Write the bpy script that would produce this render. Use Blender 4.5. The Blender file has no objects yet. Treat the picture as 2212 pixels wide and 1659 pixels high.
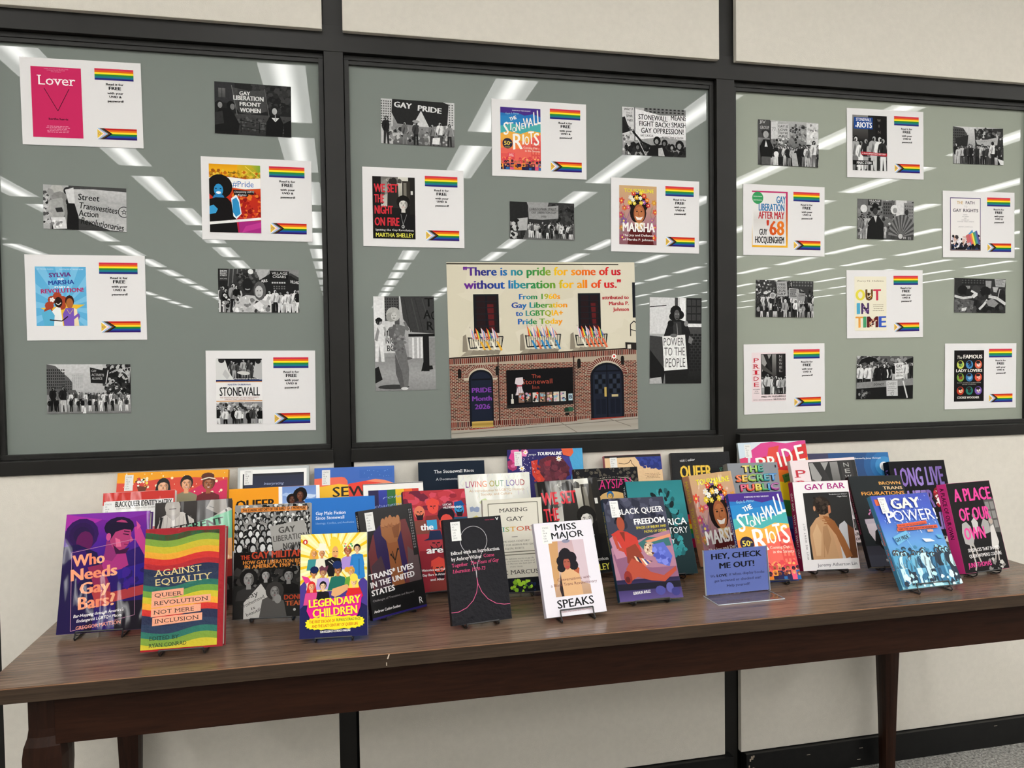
import bpy, math, random
from mathutils import Vector, Matrix
import mathutils.geometry
sc = bpy.context.scene
C = sc.collection
PI = math.pi
# ------------------------------------------------------------------ camera
def rows(yaw, pitch, roll):
    cy, sy = math.cos(yaw), math.sin(yaw)
    f = Vector((sy*math.cos(pitch), cy*math.cos(pitch), math.sin(pitch)))
    r = Vector((cy, -sy, 0)); u = r.cross(f)
    c, s = math.cos(roll), math.sin(roll)
    return c*r+s*u, -s*r+c*u, f
_r, _u, _f = rows(0.217365, -0.031043, -0.013933)
cd = bpy.data.cameras.new('camera'); cam = bpy.data.objects.new('camera', cd); C.objects.link(cam)
cd.sensor_width = 36.0; cd.lens = 36.0*1660/2212; cd.clip_start = 0.05; cd.clip_end = 100
M = Matrix.Identity(4)
for i in range(3):
    M[i][0] = _r[i]; M[i][1] = _u[i]; M[i][2] = -_f[i]
M[0][3], M[1][3], M[2][3] = 0.0, -2.15201, 1.294
cam.matrix_world = M
sc.camera = cam
# ------------------------------------------------------------------ world, exposure
w = bpy.data.worlds.new('world'); sc.world = w; w.use_nodes = True
w.node_tree.nodes['Background'].inputs[0].default_value = (.9, .93, 1, 1)
w.node_tree.nodes['Background'].inputs[1].default_value = 0.0
sc.view_settings.view_transform = 'Standard'; sc.view_settings.look = 'None'
sc.view_settings.gamma = 1.0; sc.view_settings.use_curve_mapping = False
sc.view_settings.exposure = 0.73
LAMP = 9.0             # brightness of the fluorescent troffers

# ------------------------------------------------------------------ small helpers
def s2l(v): return v/12.92 if v <= .04045 else ((v+.055)/1.055)**2.4
_cc = {}
def hx(c):
    if isinstance(c, tuple): return tuple(s2l(v) for v in c[:3])
    if c not in _cc:
        h = c if len(c) == 6 else ''.join(x*2 for x in c)
        _cc[c] = tuple(s2l(int(h[i:i+2], 16)/255) for i in (0, 2, 4))
    return _cc[c]
def g2(v): v = max(0, min(255, int(v))); return '%02x%02x%02x' % (v, v, v)
def mixc(a, b, t):
    A = [int(a[i:i+2], 16) for i in (0, 2, 4)]; B = [int(b[i:i+2], 16) for i in (0, 2, 4)]
    t = max(0, min(1, t)); return '%02x%02x%02x' % tuple(int(x+(y-x)*t) for x, y in zip(A, B))
def ramp(cols, t):
    t = max(0, min(.9999, t))*(len(cols)-1); i = int(t); return mixc(cols[i], cols[i+1], t-i)

def mat(name, col=(.5, .5, .5), rough=.5, metal=0, spec=.5, coat=0, coat_r=.03, coat_ior=1.5, attr=False,
        noise=None, bump=None, stretch=(1, 1, 1), wood=None, grain=0):
    m = bpy.data.materials.new(name); m.use_nodes = True
    nt = m.node_tree; N = nt.nodes; L = nt.links; b = N['Principled BSDF']
    b.inputs['Base Color'].default_value = (*col, 1); b.inputs['Roughness'].default_value = rough
    b.inputs['Metallic'].default_value = metal; b.inputs['Specular IOR Level'].default_value = spec
    b.inputs['Coat Weight'].default_value = coat; b.inputs['Coat Roughness'].default_value = coat_r
    b.inputs['Coat IOR'].default_value = coat_ior
    tc = N.new('ShaderNodeTexCoord'); mp = N.new('ShaderNodeMapping'); mp.inputs['Scale'].default_value = stretch
    L.new(tc.outputs['Object'], mp.inputs['Vector'])
    src = None
    if attr:
        a = N.new('ShaderNodeAttribute'); a.attribute_name = 'ink'; src = a.outputs['Color']
    if noise or grain:                       # (scale, darkest multiplier, detail)
        sca, lo, det = noise or (900, 1-grain, 2)
        n = N.new('ShaderNodeTexNoise'); n.inputs['Scale'].default_value = sca; n.inputs['Detail'].default_value = det
        L.new(mp.outputs[0], n.inputs['Vector'])
        r = N.new('ShaderNodeMapRange'); r.inputs[1].default_value = .3; r.inputs[2].default_value = .7
        r.inputs[3].default_value = lo; r.inputs[4].default_value = 1+(1-lo)*.4
        L.new(n.outputs[0], r.inputs[0])
        x = N.new('ShaderNodeMix'); x.data_type = 'RGBA'; x.blend_type = 'MULTIPLY'; x.inputs[0].default_value = 1
        if src: L.new(src, x.inputs[6])
        else: x.inputs[6].default_value = (*col, 1)
        L.new(r.outputs[0], x.inputs[7]); src = x.outputs[2]
    if wood:                                 # dark colour, light colour
        n = N.new('ShaderNodeTexNoise'); n.inputs['Scale'].default_value = 26; n.inputs['Detail'].default_value = 6
        n.inputs['Roughness'].default_value = .62; n.inputs['Distortion'].default_value = .6
        L.new(mp.outputs[0], n.inputs['Vector'])
        n2 = N.new('ShaderNodeTexNoise'); n2.inputs['Scale'].default_value = 3.0; n2.inputs['Detail'].default_value = 3
        L.new(mp.outputs[0], n2.inputs['Vector'])
        ad = N.new('ShaderNodeMath'); ad.operation = 'MULTIPLY_ADD'; ad.inputs[1].default_value = .5
        L.new(n2.outputs[0], ad.inputs[0]); L.new(n.outputs[0], ad.inputs[2])
        cr = N.new('ShaderNodeValToRGB'); e = cr.color_ramp.elements
        e[0].position = .50; e[0].color = (*wood[0], 1); e[1].position = .98; e[1].color = (*wood[1], 1)
        L.new(ad.outputs[0], cr.inputs[0]); src = cr.outputs[0]
    if src: L.new(src, b.inputs['Base Color'])
    if bump:                                 # (scale, strength, distance, detail)
        n = N.new('ShaderNodeTexNoise'); n.inputs['Scale'].default_value = bump[0]; n.inputs['Detail'].default_value = bump[3]
        L.new(mp.outputs[0], n.inputs['Vector'])
        bp = N.new('ShaderNodeBump'); bp.inputs['Strength'].default_value = bump[1]; bp.inputs['Distance'].default_value = bump[2]
        L.new(n.outputs[0], bp.inputs['Height']); L.new(bp.outputs[0], b.inputs['Normal'])
        if coat: L.new(bp.outputs[0], b.inputs['Coat Normal'])
    return m
def glassmat(name, col=(.93, .95, .97)):
    m = bpy.data.materials.new(name); m.use_nodes = True; N = m.node_tree.nodes; L = m.node_tree.links
    for n in list(N): N.remove(n)
    o = N.new('ShaderNodeOutputMaterial'); g = N.new('ShaderNodeBsdfGlossy'); g.inputs['Roughness'].default_value = .02
    t = N.new('ShaderNodeBsdfTransparent'); t.inputs[0].default_value = (*col, 1)
    f = N.new('ShaderNodeFresnel'); f.inputs[0].default_value = 1.49; x = N.new('ShaderNodeMixShader')
    ge = N.new('ShaderNodeNewGeometry'); iv = N.new('ShaderNodeMath'); iv.operation = 'SUBTRACT'; iv.inputs[0].default_value = 1; L.new(ge.outputs['Backfacing'], iv.inputs[1])
    mu = N.new('ShaderNodeMath'); mu.operation = 'MULTIPLY'; L.new(iv.outputs[0], mu.inputs[0]); L.new(f.outputs[0], mu.inputs[1]); L.new(mu.outputs[0], x.inputs[0]); L.new(t.outputs[0], x.inputs[1]); L.new(g.outputs[0], x.inputs[2]); L.new(x.outputs[0], o.inputs[0])
    return m

def link(o, parent=None, **kw):
    C.objects.link(o)
    if parent: o.parent = parent
    for k, v in kw.items(): o[k] = v
    return o
def empty(name, loc=(0, 0, 0), parent=None, mw=None, **kw):
    o = bpy.data.objects.new(name, None); o.empty_display_size = .05; link(o, parent, **kw)
    if mw is not None: o.matrix_world = mw
    else: o.location = loc
    return o
class MB:
    def __init__(s): s.v = []; s.f = []
    def box(s, x0, x1, y0, y1, z0, z1):
        b = len(s.v)
        s.v += [(x, y, z) for z in (z0, z1) for y in (y0, y1) for x in (x0, x1)]
        s.f += [tuple(b+i for i in q) for q in ((0, 2, 3, 1), (4, 5, 7, 6), (0, 1, 5, 4), (2, 6, 7, 3), (0, 4, 6, 2), (1, 3, 7, 5))]
        return s
    def prism(s, pts, a, b, ax=1):           # polygon extruded from a to b along axis ax
        n = len(pts); k = len(s.v)
        for t in (a, b):
            for p in pts:
                q = list(p); q.insert(ax, t); s.v.append(tuple(q))
        s.f += [tuple(range(k, k+n)), tuple(range(k+2*n-1, k+n-1, -1))]
        s.f += [(k+i, k+n+i, k+n+(i+1) % n, k+(i+1) % n) for i in range(n)]
        return s
    def tube(s, pts, r, n=6):
        pts = [Vector(p) for p in pts]; k = len(s.v)
        for i, p in enumerate(pts):
            d = (pts[min(i+1, len(pts)-1)]-pts[max(i-1, 0)]).normalized()
            a = d.orthogonal().normalized() if i == 0 else (a-d*a.dot(d)).normalized()
            b = d.cross(a)
            for j in range(n):
                t = 2*PI*j/n; s.v.append(tuple(p+(a*math.cos(t)+b*math.sin(t))*r))
        for i in range(len(pts)-1):
            for j in range(n):
                q = (j+1) % n; s.f.append((k+i*n+j, k+i*n+q, k+(i+1)*n+q, k+(i+1)*n+j))
        s.f += [tuple(range(k+n-1, k-1, -1)), tuple(range(k+(len(pts)-1)*n, k+len(pts)*n))]
        return s
    def build(s, name, m, parent=None, bevel=0, seg=2, smooth=False, **kw):
        me = bpy.data.meshes.new(name); me.from_pydata(s.v, [], s.f); me.update(calc_edges=True)
        import bmesh
        bm = bmesh.new(); bm.from_mesh(me); bmesh.ops.recalc_face_normals(bm, faces=bm.faces)
        if bevel: bmesh.ops.bevel(bm, geom=bm.edges[:], offset=bevel, segments=seg, affect='EDGES', profile=.7)
        bm.to_mesh(me); bm.free()
        if smooth: me.shade_smooth()
        me.materials.append(m)
        return link(bpy.data.objects.new(name, me), parent, **kw)

# ------------------------------------------------------------------ lettering: glyph shapes taken from the built-in font
CH = "ABCDEFGHIJKLMNOPQRSTUVWXYZabcdefghijklmnopqrstuvwxyz0123456789.,!?'#&*+-:/\"()"
GL = {}; ADV = {}
def make_glyphs():
    tmp = bpy.data.collections.new('tmp'); C.children.link(tmp); obs = {}
    def mk(key, body, off):
        cu = bpy.data.curves.new('g', 'FONT'); cu.body = body; cu.resolution_u = 2; cu.offset = off; cu.fill_mode = 'FRONT'
        o = bpy.data.objects.new('g', cu); tmp.objects.link(o); obs[key] = o
    mk('HH', 'HH', 0)
    for c in CH:
        mk(('n', c), c, 0); mk(('a', c), 'H'+c+'H', 0)
    dg = bpy.context.evaluated_depsgraph_get(); dat = {}
    for k, o in obs.items():
        me = o.evaluated_get(dg).to_mesh()
        dat[k] = ([(v.co.x, v.co.y) for v in me.vertices], [tuple(p.vertices) for p in me.polygons])
        o.evaluated_get(dg).to_mesh_clear()
    cap = max(p[1] for p in dat[('n', 'H')][0]); hh = max(p[0] for p in dat['HH'][0])
    for k, o in obs.items():
        cu = o.data; bpy.data.objects.remove(o); bpy.data.curves.remove(cu)
    bpy.data.collections.remove(tmp)
    for k, (v, f) in dat.items():
        if k == 'HH': continue
        st, c = k
        if st == 'a': ADV[c] = (max(p[0] for p in v)-hh)/cap; continue
        V = [(x/cap, y/cap) for x, y in v]; GL[k] = (V, f, [0]*len(f))
        if st == 'n':
            for k2, offs in (('b', ((-.028, 0), (.028, .012))), ('x', ((-.06, -.012), (-.02, .012), (.02, -.012), (.06, .012)))):
                VV = []; FF = []; LL = []
                for li, (ox, oy) in enumerate(offs): q0 = len(VV); VV += [(x+ox, y+oy) for x, y in V]; FF += [tuple(q0+i for i in p) for p in f]; LL += [li]*len(f)
                GL[(k2, c)] = (VV, FF, LL)
        if st == 'n':                        # a seriffed cut: slabs where stems end
            V2 = list(V); F2 = list(f); cnt = {}
            for p in f:
                for a, b in zip(p, p[1:]+p[:1]): cnt[tuple(sorted((a, b)))] = cnt.get(tuple(sorted((a, b))), 0)+1
            for (a, b), q in cnt.items():
                if q != 1: continue
                (x0, y0), (x1, y1) = V[a], V[b]
                if abs(y0-y1) < .01 and .05 < abs(x0-x1) < .26 and (abs(y0) < .03 or abs(y0-1) < .12 or abs(y0-.70) < .1):
                    lo, hi = min(x0, x1)-.12, max(x0, x1)+.12; up = .075 if y0 < .3 else -.075
                    k2 = len(V2); V2 += [(lo, y0), (hi, y0), (hi, y0+up), (lo, y0+up)]; F2.append((k2, k2+1, k2+2, k2+3))
            GL[('s', c)] = (V2, F2, [0]*len(f)+[1+i % 2 for i in range(len(F2)-len(f))])
    ADV[' '] = .42
make_glyphs()

# ------------------------------------------------------------------ flat print: coloured shapes laid one over another, each a few microns higher
STEP = 4e-6
class Art:
    """x 0..100 over the width, y 0..100 down the height; circles keep their shape; sizes of text in % of height (cap height)"""
    def __init__(s, w, h, x0=None, y0=0.0, z=0.0):
        s.w, s.h, s.z = w, h, z; s.x0 = -w/2 if x0 is None else x0; s.y0 = y0
        s.V = []; s.F = []; s.K = []; s.k = 0; s.win = (0, 0, 100, 100); s.rr = random.Random(7)
    def clip(s, *b): s.win = b if b else (0, 0, 100, 100)
    def _add(s, P, cols, dk=0):
        x0, y0, x1, y1 = s.win; n = len(P)
        if all(x0 <= p[0] <= x1 and y0 <= p[1] <= y1 for p in P): pass
        else:
            cur = [(*p, *c) for p, c in zip(P, cols)]
            for ax, lim, sg in ((0, x0, 1), (0, x1, -1), (1, y0, 1), (1, y1, -1)):
                out = []
                for i in range(len(cur)):
                    a, b = cur[i-1], cur[i]; da, db = (a[ax]-lim)*sg, (b[ax]-lim)*sg
                    if (da >= 0) != (db >= 0):
                        t = da/(da-db); out.append(tuple(u+(v-u)*t for u, v in zip(a, b)))
                    if db >= 0: out.append(b)
                cur = out
                if len(cur) < 3: return
            P = [c[:2] for c in cur]; cols = [c[2:] for c in cur]
        b = len(s.V); z = s.z+(s.k+dk)*STEP
        s.V += [(s.x0+p[0]/100*s.w, s.y0+(1-p[1]/100)*s.h, z) for p in P]
        s.F.append(tuple(range(b, b+len(P)))); s.K += [(*c, 1) for c in cols]
    def p(s, P, col, up=1):
        s.k += up
        if callable(col): cols = [hx(col(*q)) for q in P]
        else: cols = [hx(col)]*len(P)
        s._add(P, cols); return s
    def r(s, x0, y0, x1, y1, col, up=1): return s.p([(x0, y0), (x0, y1), (x1, y1), (x1, y0)], col, up)
    def grad(s, x0, y0, x1, y1, cols, horiz=False):
        s.k += 1; n = len(cols)-1
        for i in range(n):
            a, b = i/n, (i+1)/n
            if horiz: P = [(x0+(x1-x0)*a, y0), (x0+(x1-x0)*a, y1), (x0+(x1-x0)*b, y1), (x0+(x1-x0)*b, y0)]; k = (0, 0, 1, 1)
            else: P = [(x0, y0+(y1-y0)*a), (x0, y0+(y1-y0)*b), (x1, y0+(y1-y0)*b), (x1, y0+(y1-y0)*a)]; k = (0, 1, 1, 0)
            s._add(P, [hx(cols[i+q]) for q in k])
        return s
    def asp(s): return s.w/s.h
    def e(s, cx, cy, rx, ry, col, n=12, rot=0, up=1):   # rx in x%, ry in y%
        c, q = math.cos(rot), math.sin(rot); A = s.asp(); P = []
        for i in range(n):
            t = -2*PI*i/n; x, y = rx*math.cos(t), ry*math.sin(t)/A
            x, y = x*c-y*q, x*q+y*c; P.append((cx+x, cy+y*A))
        return s.p(P, col, 1)
    def c(s, cx, cy, r, col, n=14, up=1): return s.e(cx, cy, r, r*s.asp(), col, n, 0, up)
    def l(s, P, wd, col, up=1):              # polyline, wd in x%
        s.k += 1; A = s.asp(); par = 0
        for (x0, y0), (x1, y1) in zip(P, P[1:]):
            par ^= 1
            dx, dy = x1-x0, (y1-y0)/A; d = math.hypot(dx, dy) or 1; nx, ny = -dy/d*wd/2, dx/d*wd/2*A
            cc = hx(col((x0+x1)/2, (y0+y1)/2) if callable(col) else col)
            Q = [(x0+nx, y0+ny), (x1+nx, y1+ny), (x1-nx, y1-ny), (x0-nx, y0-ny)]
            s._add(Q[::-1], [cc]*4, par)
        s.k += 1; return s
    def t(s, txt, x0, x1, y, cap, col, st='n', rot=0, sh=0, up=1, al=None, lsp=0):
        """text with its baseline at y, fitted between x0 and x1 (or natural width when x1 is None), rot in degrees counter-clockwise"""
        A = s.asp(); adv = [ADV.get(c, .5)+lsp for c in txt]; tot = sum(adv) or 1
        cx = cap*s.h/s.w                      # cap height in x%
        kx = cx if x1 is None else (x1-x0)/tot
        if x1 is None and al == 'c': x0 -= tot*kx/2
        if x1 is None and al == 'r': x0 -= tot*kx
        s.k += up; pen = 0; ro = math.radians(rot); cr, sr = math.cos(ro), math.sin(ro)
        for i, ch in enumerate(txt):
            g = GL.get((st, ch))
            if g:
                V, F, LL = g; Q = []; nl = {'n': 1, 'b': 2, 'x': 4, 's': 3}[st]; base = (i % 2)*nl
                for gx, gy in V:
                    X = (pen+gx+gy*sh)*kx; Y = gy*cx
                    Q.append((x0+X*cr-Y*sr, y-(X*sr+Y*cr)*A))
                if callable(col):
                    u = col(i/max(1, len(txt)-1)) ; cc = hx(u)
                else: cc = hx(col)
                for f, li in zip(F, LL): s._add([Q[j] for j in f], [cc]*len(f), base+li)
            pen += adv[i]
        s.k += {'n': 1, 'b': 3, 'x': 7, 's': 5}[st]
        return s
    def lines(s, x0, x1, y0, y1, n, col, wd=.45, ragged=.3, al='l'):
        s.k += 1; hgt = (y1-y0)/n
        for i in range(n):
            q = 1-s.rr.random()*ragged; m = (x1-x0)*(1-q); a, b = (x0, x1-m) if al == 'l' else (x0+m/2, x1-m/2); x = a
            while x < b:
                ww = min(b-x, (x1-x0)*(.06+.12*s.rr.random()))
                s._add([(x, y0+hgt*i), (x, y0+hgt*(i+wd)), (x+ww, y0+hgt*(i+wd)), (x+ww, y0+hgt*i)], [hx(col)]*4); x += ww+(x1-x0)*.03
        return s
    def blobs(s, x0, y0, x1, y1, n, a, b, cols, seed=1, sq=1.0):
        R = random.Random(seed)
        for i in range(n):
            s.k += 1
            cx, cy = R.uniform(x0, x1), R.uniform(y0, y1); r = R.uniform(a, b); m = R.randint(5, 8); t0 = R.random()*6
            s._add([(cx+r*R.uniform(.6, 1.1)*math.cos(t0-2*PI*j/m), cy+s.asp()*sq*r*R.uniform(.6, 1.1)*math.sin(t0-2*PI*j/m)) for j in range(m)], [hx(R.choice(cols))]*m)
        return s
    def man(s, x, y, h, skin, hair, top, leg, seed=0, arms=True):   # standing figure: feet at y, height h (% of height)
        R = random.Random(seed); u = h/100; X = lambda q: q*u/s.asp(); g = R.uniform(-2, 2)
        s.p([(x-X(9), y-h*.5), (x-X(10), y), (x-X(3), y), (x, y-h*.42), (x+X(4), y), (x+X(11), y), (x+X(9), y-h*.5)], leg)
        s.p([(x-X(13), y-h*.83), (x-X(10), y-h*.47), (x+X(10), y-h*.47), (x+X(13), y-h*.83), (x+X(4), y-h*.87), (x-X(4), y-h*.87)], top)
        if arms:
            s.l([(x-X(12), y-h*.8), (x-X(15+g), y-h*.62), (x-X(9+g), y-h*.5)], X(5), top); s.l([(x+X(12), y-h*.8), (x+X(16), y-h*.64), (x+X(13+g*3), y-h*.5)], X(5), skin)
        s.e(x, y-h*.93, X(7.5), u*9.0, hair, 9); s.e(x+X(g*.5), y-h*.915, X(5.4), u*6.6, skin, 8); s.e(x+X(g*.5+R.choice([-2, 2])), y-h*.90, X(2.6), u*4.6, hair, 6)
        s.p([(x-X(3), y-h*.80), (x-X(11), y-h*.5), (x-X(4), y-h*.47), (x+X(1), y-h*.7)], mixc(top if len(top) == 6 else ''.join(c+c for c in top), '000000', .35))
        return s
    def head(s, x, y, r, skin, hair, dark='201812', afro=0, smile=True, cloth=None, long=False):   # close-up head, r in x%
        A = s.asp()
        if cloth: s.p([(x-r*2.1, y+r*3.4*A), (x-r*1.8, y+r*1.9*A), (x-r*.6, y+r*1.35*A), (x+r*.6, y+r*1.35*A), (x+r*1.8, y+r*1.9*A), (x+r*2.1, y+r*3.4*A)], cloth)
        if afro: s.c(x, y-r*.25*A, r*afro, hair, 18)
        else: s.e(x, y-r*.25*A, r*1.08, r*1.25*A, hair, 14)
        if long: s.p([(x-r*1.1, y-r*.3*A), (x-r*1.45, y+r*1.7*A), (x+r*1.45, y+r*1.7*A), (x+r*1.1, y-r*.3*A)], hair)
        s.p([(x-r*.35, y+r*.6*A), (x-r*.4, y+r*1.6*A), (x+r*.4, y+r*1.6*A), (x+r*.35, y+r*.6*A)], skin)
        s.e(x, y, r*.82, r*1.1*A, skin, 16)
        D = mixc(skin, dark, .34); D2 = mixc(skin, dark, .62); sk = mixc(skin, 'ffffff', .16)
        s.p([(x+r*.3, y-r*.9*A), (x+r*.72, y-r*.5*A), (x+r*.81, y), (x+r*.66, y+r*.6*A), (x+r*.2, y+r*1.05*A), (x+r*.46, y+r*.4*A), (x+r*.42, y-r*.2*A)], D)
        s.p([(x-r*.52, y-r*.02*A), (x-r*.2, y+r*.06*A), (x-r*.26, y+r*.36*A), (x-r*.54, y+r*.3*A)], sk); s.e(x, y-r*.56*A, r*.36, r*.2*A, sk, 10)
        if not afro: s.p([(x-r*.86, y-r*.2*A), (x-r*.7, y-r*.95*A), (x, y-r*1.25*A), (x+r*.7, y-r*.95*A), (x+r*.86, y-r*.2*A), (x+r*.6, y-r*.6*A), (x+r*.1, y-r*.78*A), (x-r*.45, y-r*.68*A)], hair)
        for q in (-1, 1):
            s.e(x+q*r*.33, y-r*.1*A, r*.15, r*.065*A, mixc(skin, 'ffffff', .55), 8, up=1 if q < 0 else 0)
        for q in (-1, 1):
            s.e(x+q*r*.33, y-r*.1*A, r*.07, r*.065*A, dark, 7, up=1 if q < 0 else 0); s.l([(x+q*r*.18, y-r*.27*A), (x+q*r*.38, y-r*.33*A), (x+q*r*.54, y-r*.25*A)], r*.07, hair if not afro else dark, up=0); s.l([(x+q*r*.18, y-r*.15*A), (x+q*r*.48, y-r*.16*A)], r*.035, dark, up=0)
        s.p([(x-r*.05, y-r*.06*A), (x+r*.08, y-r*.04*A), (x+r*.16, y+r*.26*A), (x-r*.12, y+r*.27*A)], D); s.l([(x-r*.12, y+r*.28*A), (x+r*.15, y+r*.28*A)], r*.05, D2)
        LP = mixc(skin, '8a1c22', .5)
        if smile:
            s.p([(x-r*.34, y+r*.46*A), (x-r*.12, y+r*.42*A), (x+r*.12, y+r*.42*A), (x+r*.34, y+r*.46*A), (x+r*.18, y+r*.68*A), (x-r*.18, y+r*.68*A)], LP)
            s.p([(x-r*.26, y+r*.48*A), (x+r*.26, y+r*.48*A), (x+r*.12, y+r*.6*A), (x-r*.12, y+r*.6*A)], 'f0ebe4')
        else: s.p([(x-r*.24, y+r*.54*A), (x, y+r*.49*A), (x+r*.24, y+r*.54*A), (x, y+r*.65*A)], LP)
        return s
    def crowd(s, x0, y0, x1, y1, rows, n, tall, seed, tones=None, sk=None):
        R = random.Random(seed); tones = tones or [12, 18, 26, 60, 150, 225, 240]; col = lambda v: v if isinstance(v, str) else g2(v)
        for j in range(rows):
            f = j/max(1, rows-1); yy = y0+(y1-y0)*f; hh = tall*(.55+.45*f)
            n2 = int(n*1.5)
            for i in range(n2):
                x = x0+(x1-x0)*(i+R.uniform(.1, .9))/n2
                s.man(x, yy+R.uniform(-1, 1), hh*R.uniform(.88, 1.1), col(R.choice(sk or [120, 165, 190, 205])), col(R.choice([15, 25, 40])) if not sk else R.choice(['201510', '100c0c', '3a2415']), col(R.choice(tones)), col(R.choice(tones)), R.random())
        return s
    def mesh(s, name, m, parent=None, **kw):
        me = bpy.data.meshes.new(name); me.from_pydata(s.V, [], s.F)
        a = me.color_attributes.new('ink', 'FLOAT_COLOR', 'POINT'); a.data.foreach_set('color', [q for c in s.K for q in c])
        me.materials.append(m); o = link(bpy.data.objects.new(name, me), parent, **kw)
        return o
# ================================================================== printed pictures (flyer covers and photographs)
RB = ['d8334f', 'e8641b', 'fbe52b', '2c8a3a', '1d7a8c', '2b2a7c']
PR = ['c8201f', 'ee7b1a', 'fbe233', '1f8033', '1b4fa0', '31176b']
RAIN = ['6a2d8f', '2a2f80', '1f5cae', '2f8cb0', '2f8a48', '5a9a3a', 'f2c020', 'f0a01c', 'e8641c', 'd82a2a', 'c81c30']

def art_lover(a):
    a.r(0, 0, 100, 100, 'cf2a62'); a.t('THREE UNTITLED PLACES FOR LOVER', 26, 75, 3.2, 1.1, 'eaa0bb'); a.t('A CLASSIC NOVEL REISSUED', 32, 68, 5.2, 1.1, 'eaa0bb'); a.t('WITH A NEW PREFACE', 40, 60, 7.2, 1.1, 'eaa0bb')
    a.t('Lover', 12, 88, 25.5, 13.5, 'fbf3f4', 's'); a.l([(25, 30), (51, 62), (75, 30)], 1.3, '3a1326'); a.t('bertha harris', 32, 71, 75, 3, '3a1326', 'x')
    a.lines(26, 74, 83.5, 94, 5, 'ea9ab6', .4, .3, 'c')
def art_hashpride(a):
    a.grad(0, 0, 100, 22, ['e8a012', 'f0b41c', 'd88a1a']); a.grad(55, 0, 100, 20, ['e0b020', 'c8b428', '7aa838'], True)
    a.blobs(0, 8, 100, 20, 60, 2, 5, ['c86a12', 'b8901a', 'e8c040', 'a05a14'], 3); a.grad(0, 20, 100, 100, ['e0641c', 'c83018', 'b82a20', 'b8204a'])
    a.blobs(45, 40, 100, 78, 90, 2, 6, ['a81a14', 'd84a20', 'e87a28', '8a1410'], 5); a.l([(70, 2), (100, 20)], 1.2, 'f0d860'); a.l([(80, 2), (100, 14)], 1, 'd8a820')
    a.t('Research', 37, 58, 13, 2.4, '2a2408', 'b'); a.p([(0, 20), (20, 18), (45, 19), (70, 21), (100, 19), (100, 34), (70, 36), (45, 34), (0, 36)], 'f4f2ee')
    a.t('#Pride', 45, 87, 32.5, 8.5, '2a6fb8', 'n'); a.p([(46, 37), (88, 38), (86, 44), (76, 43), (74, 47), (48, 45)], '181416'); a.t('Championing LGBTQ', 48, 87, 41.5, 2.8, 'f0eeee', 'n', 2, .3); a.t('Rights', 54, 72, 46, 2.8, 'f0eeee', 'n', 2, .3)
    a.c(20, 33, 25, '14100f', 18); a.e(18, 38, 9, 9, '2f8fc8', 12); a.p([(10, 45), (26, 45), (30, 50), (6, 50)], '2a80bc'); a.e(18, 42, 5, 2, 'f2f6fa', 8); a.e(13, 36, 2, .8, '10202c', 6); a.e(22, 36, 2, .8, '10202c', 6)
    a.p([(0, 52), (12, 49), (34, 49), (48, 60), (55, 100), (0, 100)], '120f10'); a.p([(42, 50), (52, 44), (58, 52), (62, 72), (52, 80), (46, 76)], 'e8f2f8'); a.p([(44, 52), (52, 48), (57, 55), (60, 72), (51, 77), (45, 70)], '2f8fc8')
    a.p([(0, 62), (8, 60), (16, 66), (12, 72), (0, 74)], '3a9bd0'); a.p([(56, 84), (100, 82), (100, 100), (58, 100)], 'a82a80'); a.p([(70, 90), (100, 84), (100, 92), (62, 100)], 'c03a90')
    a.p([(0, 85), (100, 77), (100, 80.5), (0, 89)], 'f2f0ee'); a.t('Rebecca Crane', 40, 58, 83.6, 1.4, '444', 'n', 2)
def art_sylvia(a):
    a.r(0, 0, 100, 100, '5fb0dc')
    for i in range(14):
        t0 = i*PI/7; a.p([(55, 70), (55+110*math.cos(t0), 70+110*math.sin(t0)), (55+110*math.cos(t0+.2), 70+110*math.sin(t0+.2))], '7cc2e6', 0 if i else 1)
    a.t('JOY MICHAEL ELLISON', 4, 36, 5, 1.6, 'dceef8', 'n'); a.t('ILLUSTRATED BY TESHIKA SILVER', 48, 95, 5, 1.6, 'dceef8', 'n')
    a.t('SYLVIA', 27, 70, 18, 7, '6a2a7c', 'x', 3); a.t('AND', 43, 56, 22.5, 3, 'f4f8fa', 'x'); a.t('MARSHA', 25, 76, 31, 7, '2a4a9c', 'x', 3); a.t('START A', 37, 66, 36, 3, 'f4f8fa', 'x')
    a.t('REVOLUTION!', 10, 95, 45.5, 7, 'b02a6a', 'x', 3)
    a.p([(8, 70), (38, 68), (50, 50), (62, 64), (96, 64), (70, 76), (84, 100), (20, 100), (30, 78)], 'f0c23a')
    for x, y in ((26, 66), (32, 56), (42, 50), (52, 56), (24, 76), (50, 66)): a.c(x, y, 9, 'a8442a', 10)
    a.e(44, 60, 8, 9, '2a1812', 12); a.l([(39, 62), (44, 64.5), (49, 61)], 1.6, 'f4f0ea'); a.p([(30, 76), (40, 68), (48, 70), (52, 100), (16, 100), (22, 84)], 'eef0ee'); a.p([(10, 78), (28, 72), (36, 82), (34, 100), (16, 100)], '5ab0d4')
    for q in range(5): t0 = q*1.257; a.e(32+3*math.cos(t0), 56+3*math.sin(t0)*.8, 2.6, 1.6, 'f6f4f0', 7, t0)
    a.e(66, 58, 9, 10, '3a1e18', 12); a.e(66, 62, 7, 9, 'b06a38', 12); a.p([(58, 70), (76, 70), (86, 84), (78, 100), (54, 100), (52, 80)], '7a58b8'); a.p([(74, 70), (80, 72), (84, 100), (74, 100)], 'f2e0b8')
    a.l([(56, 84), (72, 88), (84, 80)], 5, '7a58b8'); a.l([(60, 72), (66, 80), (72, 72)], .8, 'e8c860'); a.l([(26, 90), (50, 92), (62, 84)], 2.4, '24120c')
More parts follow.
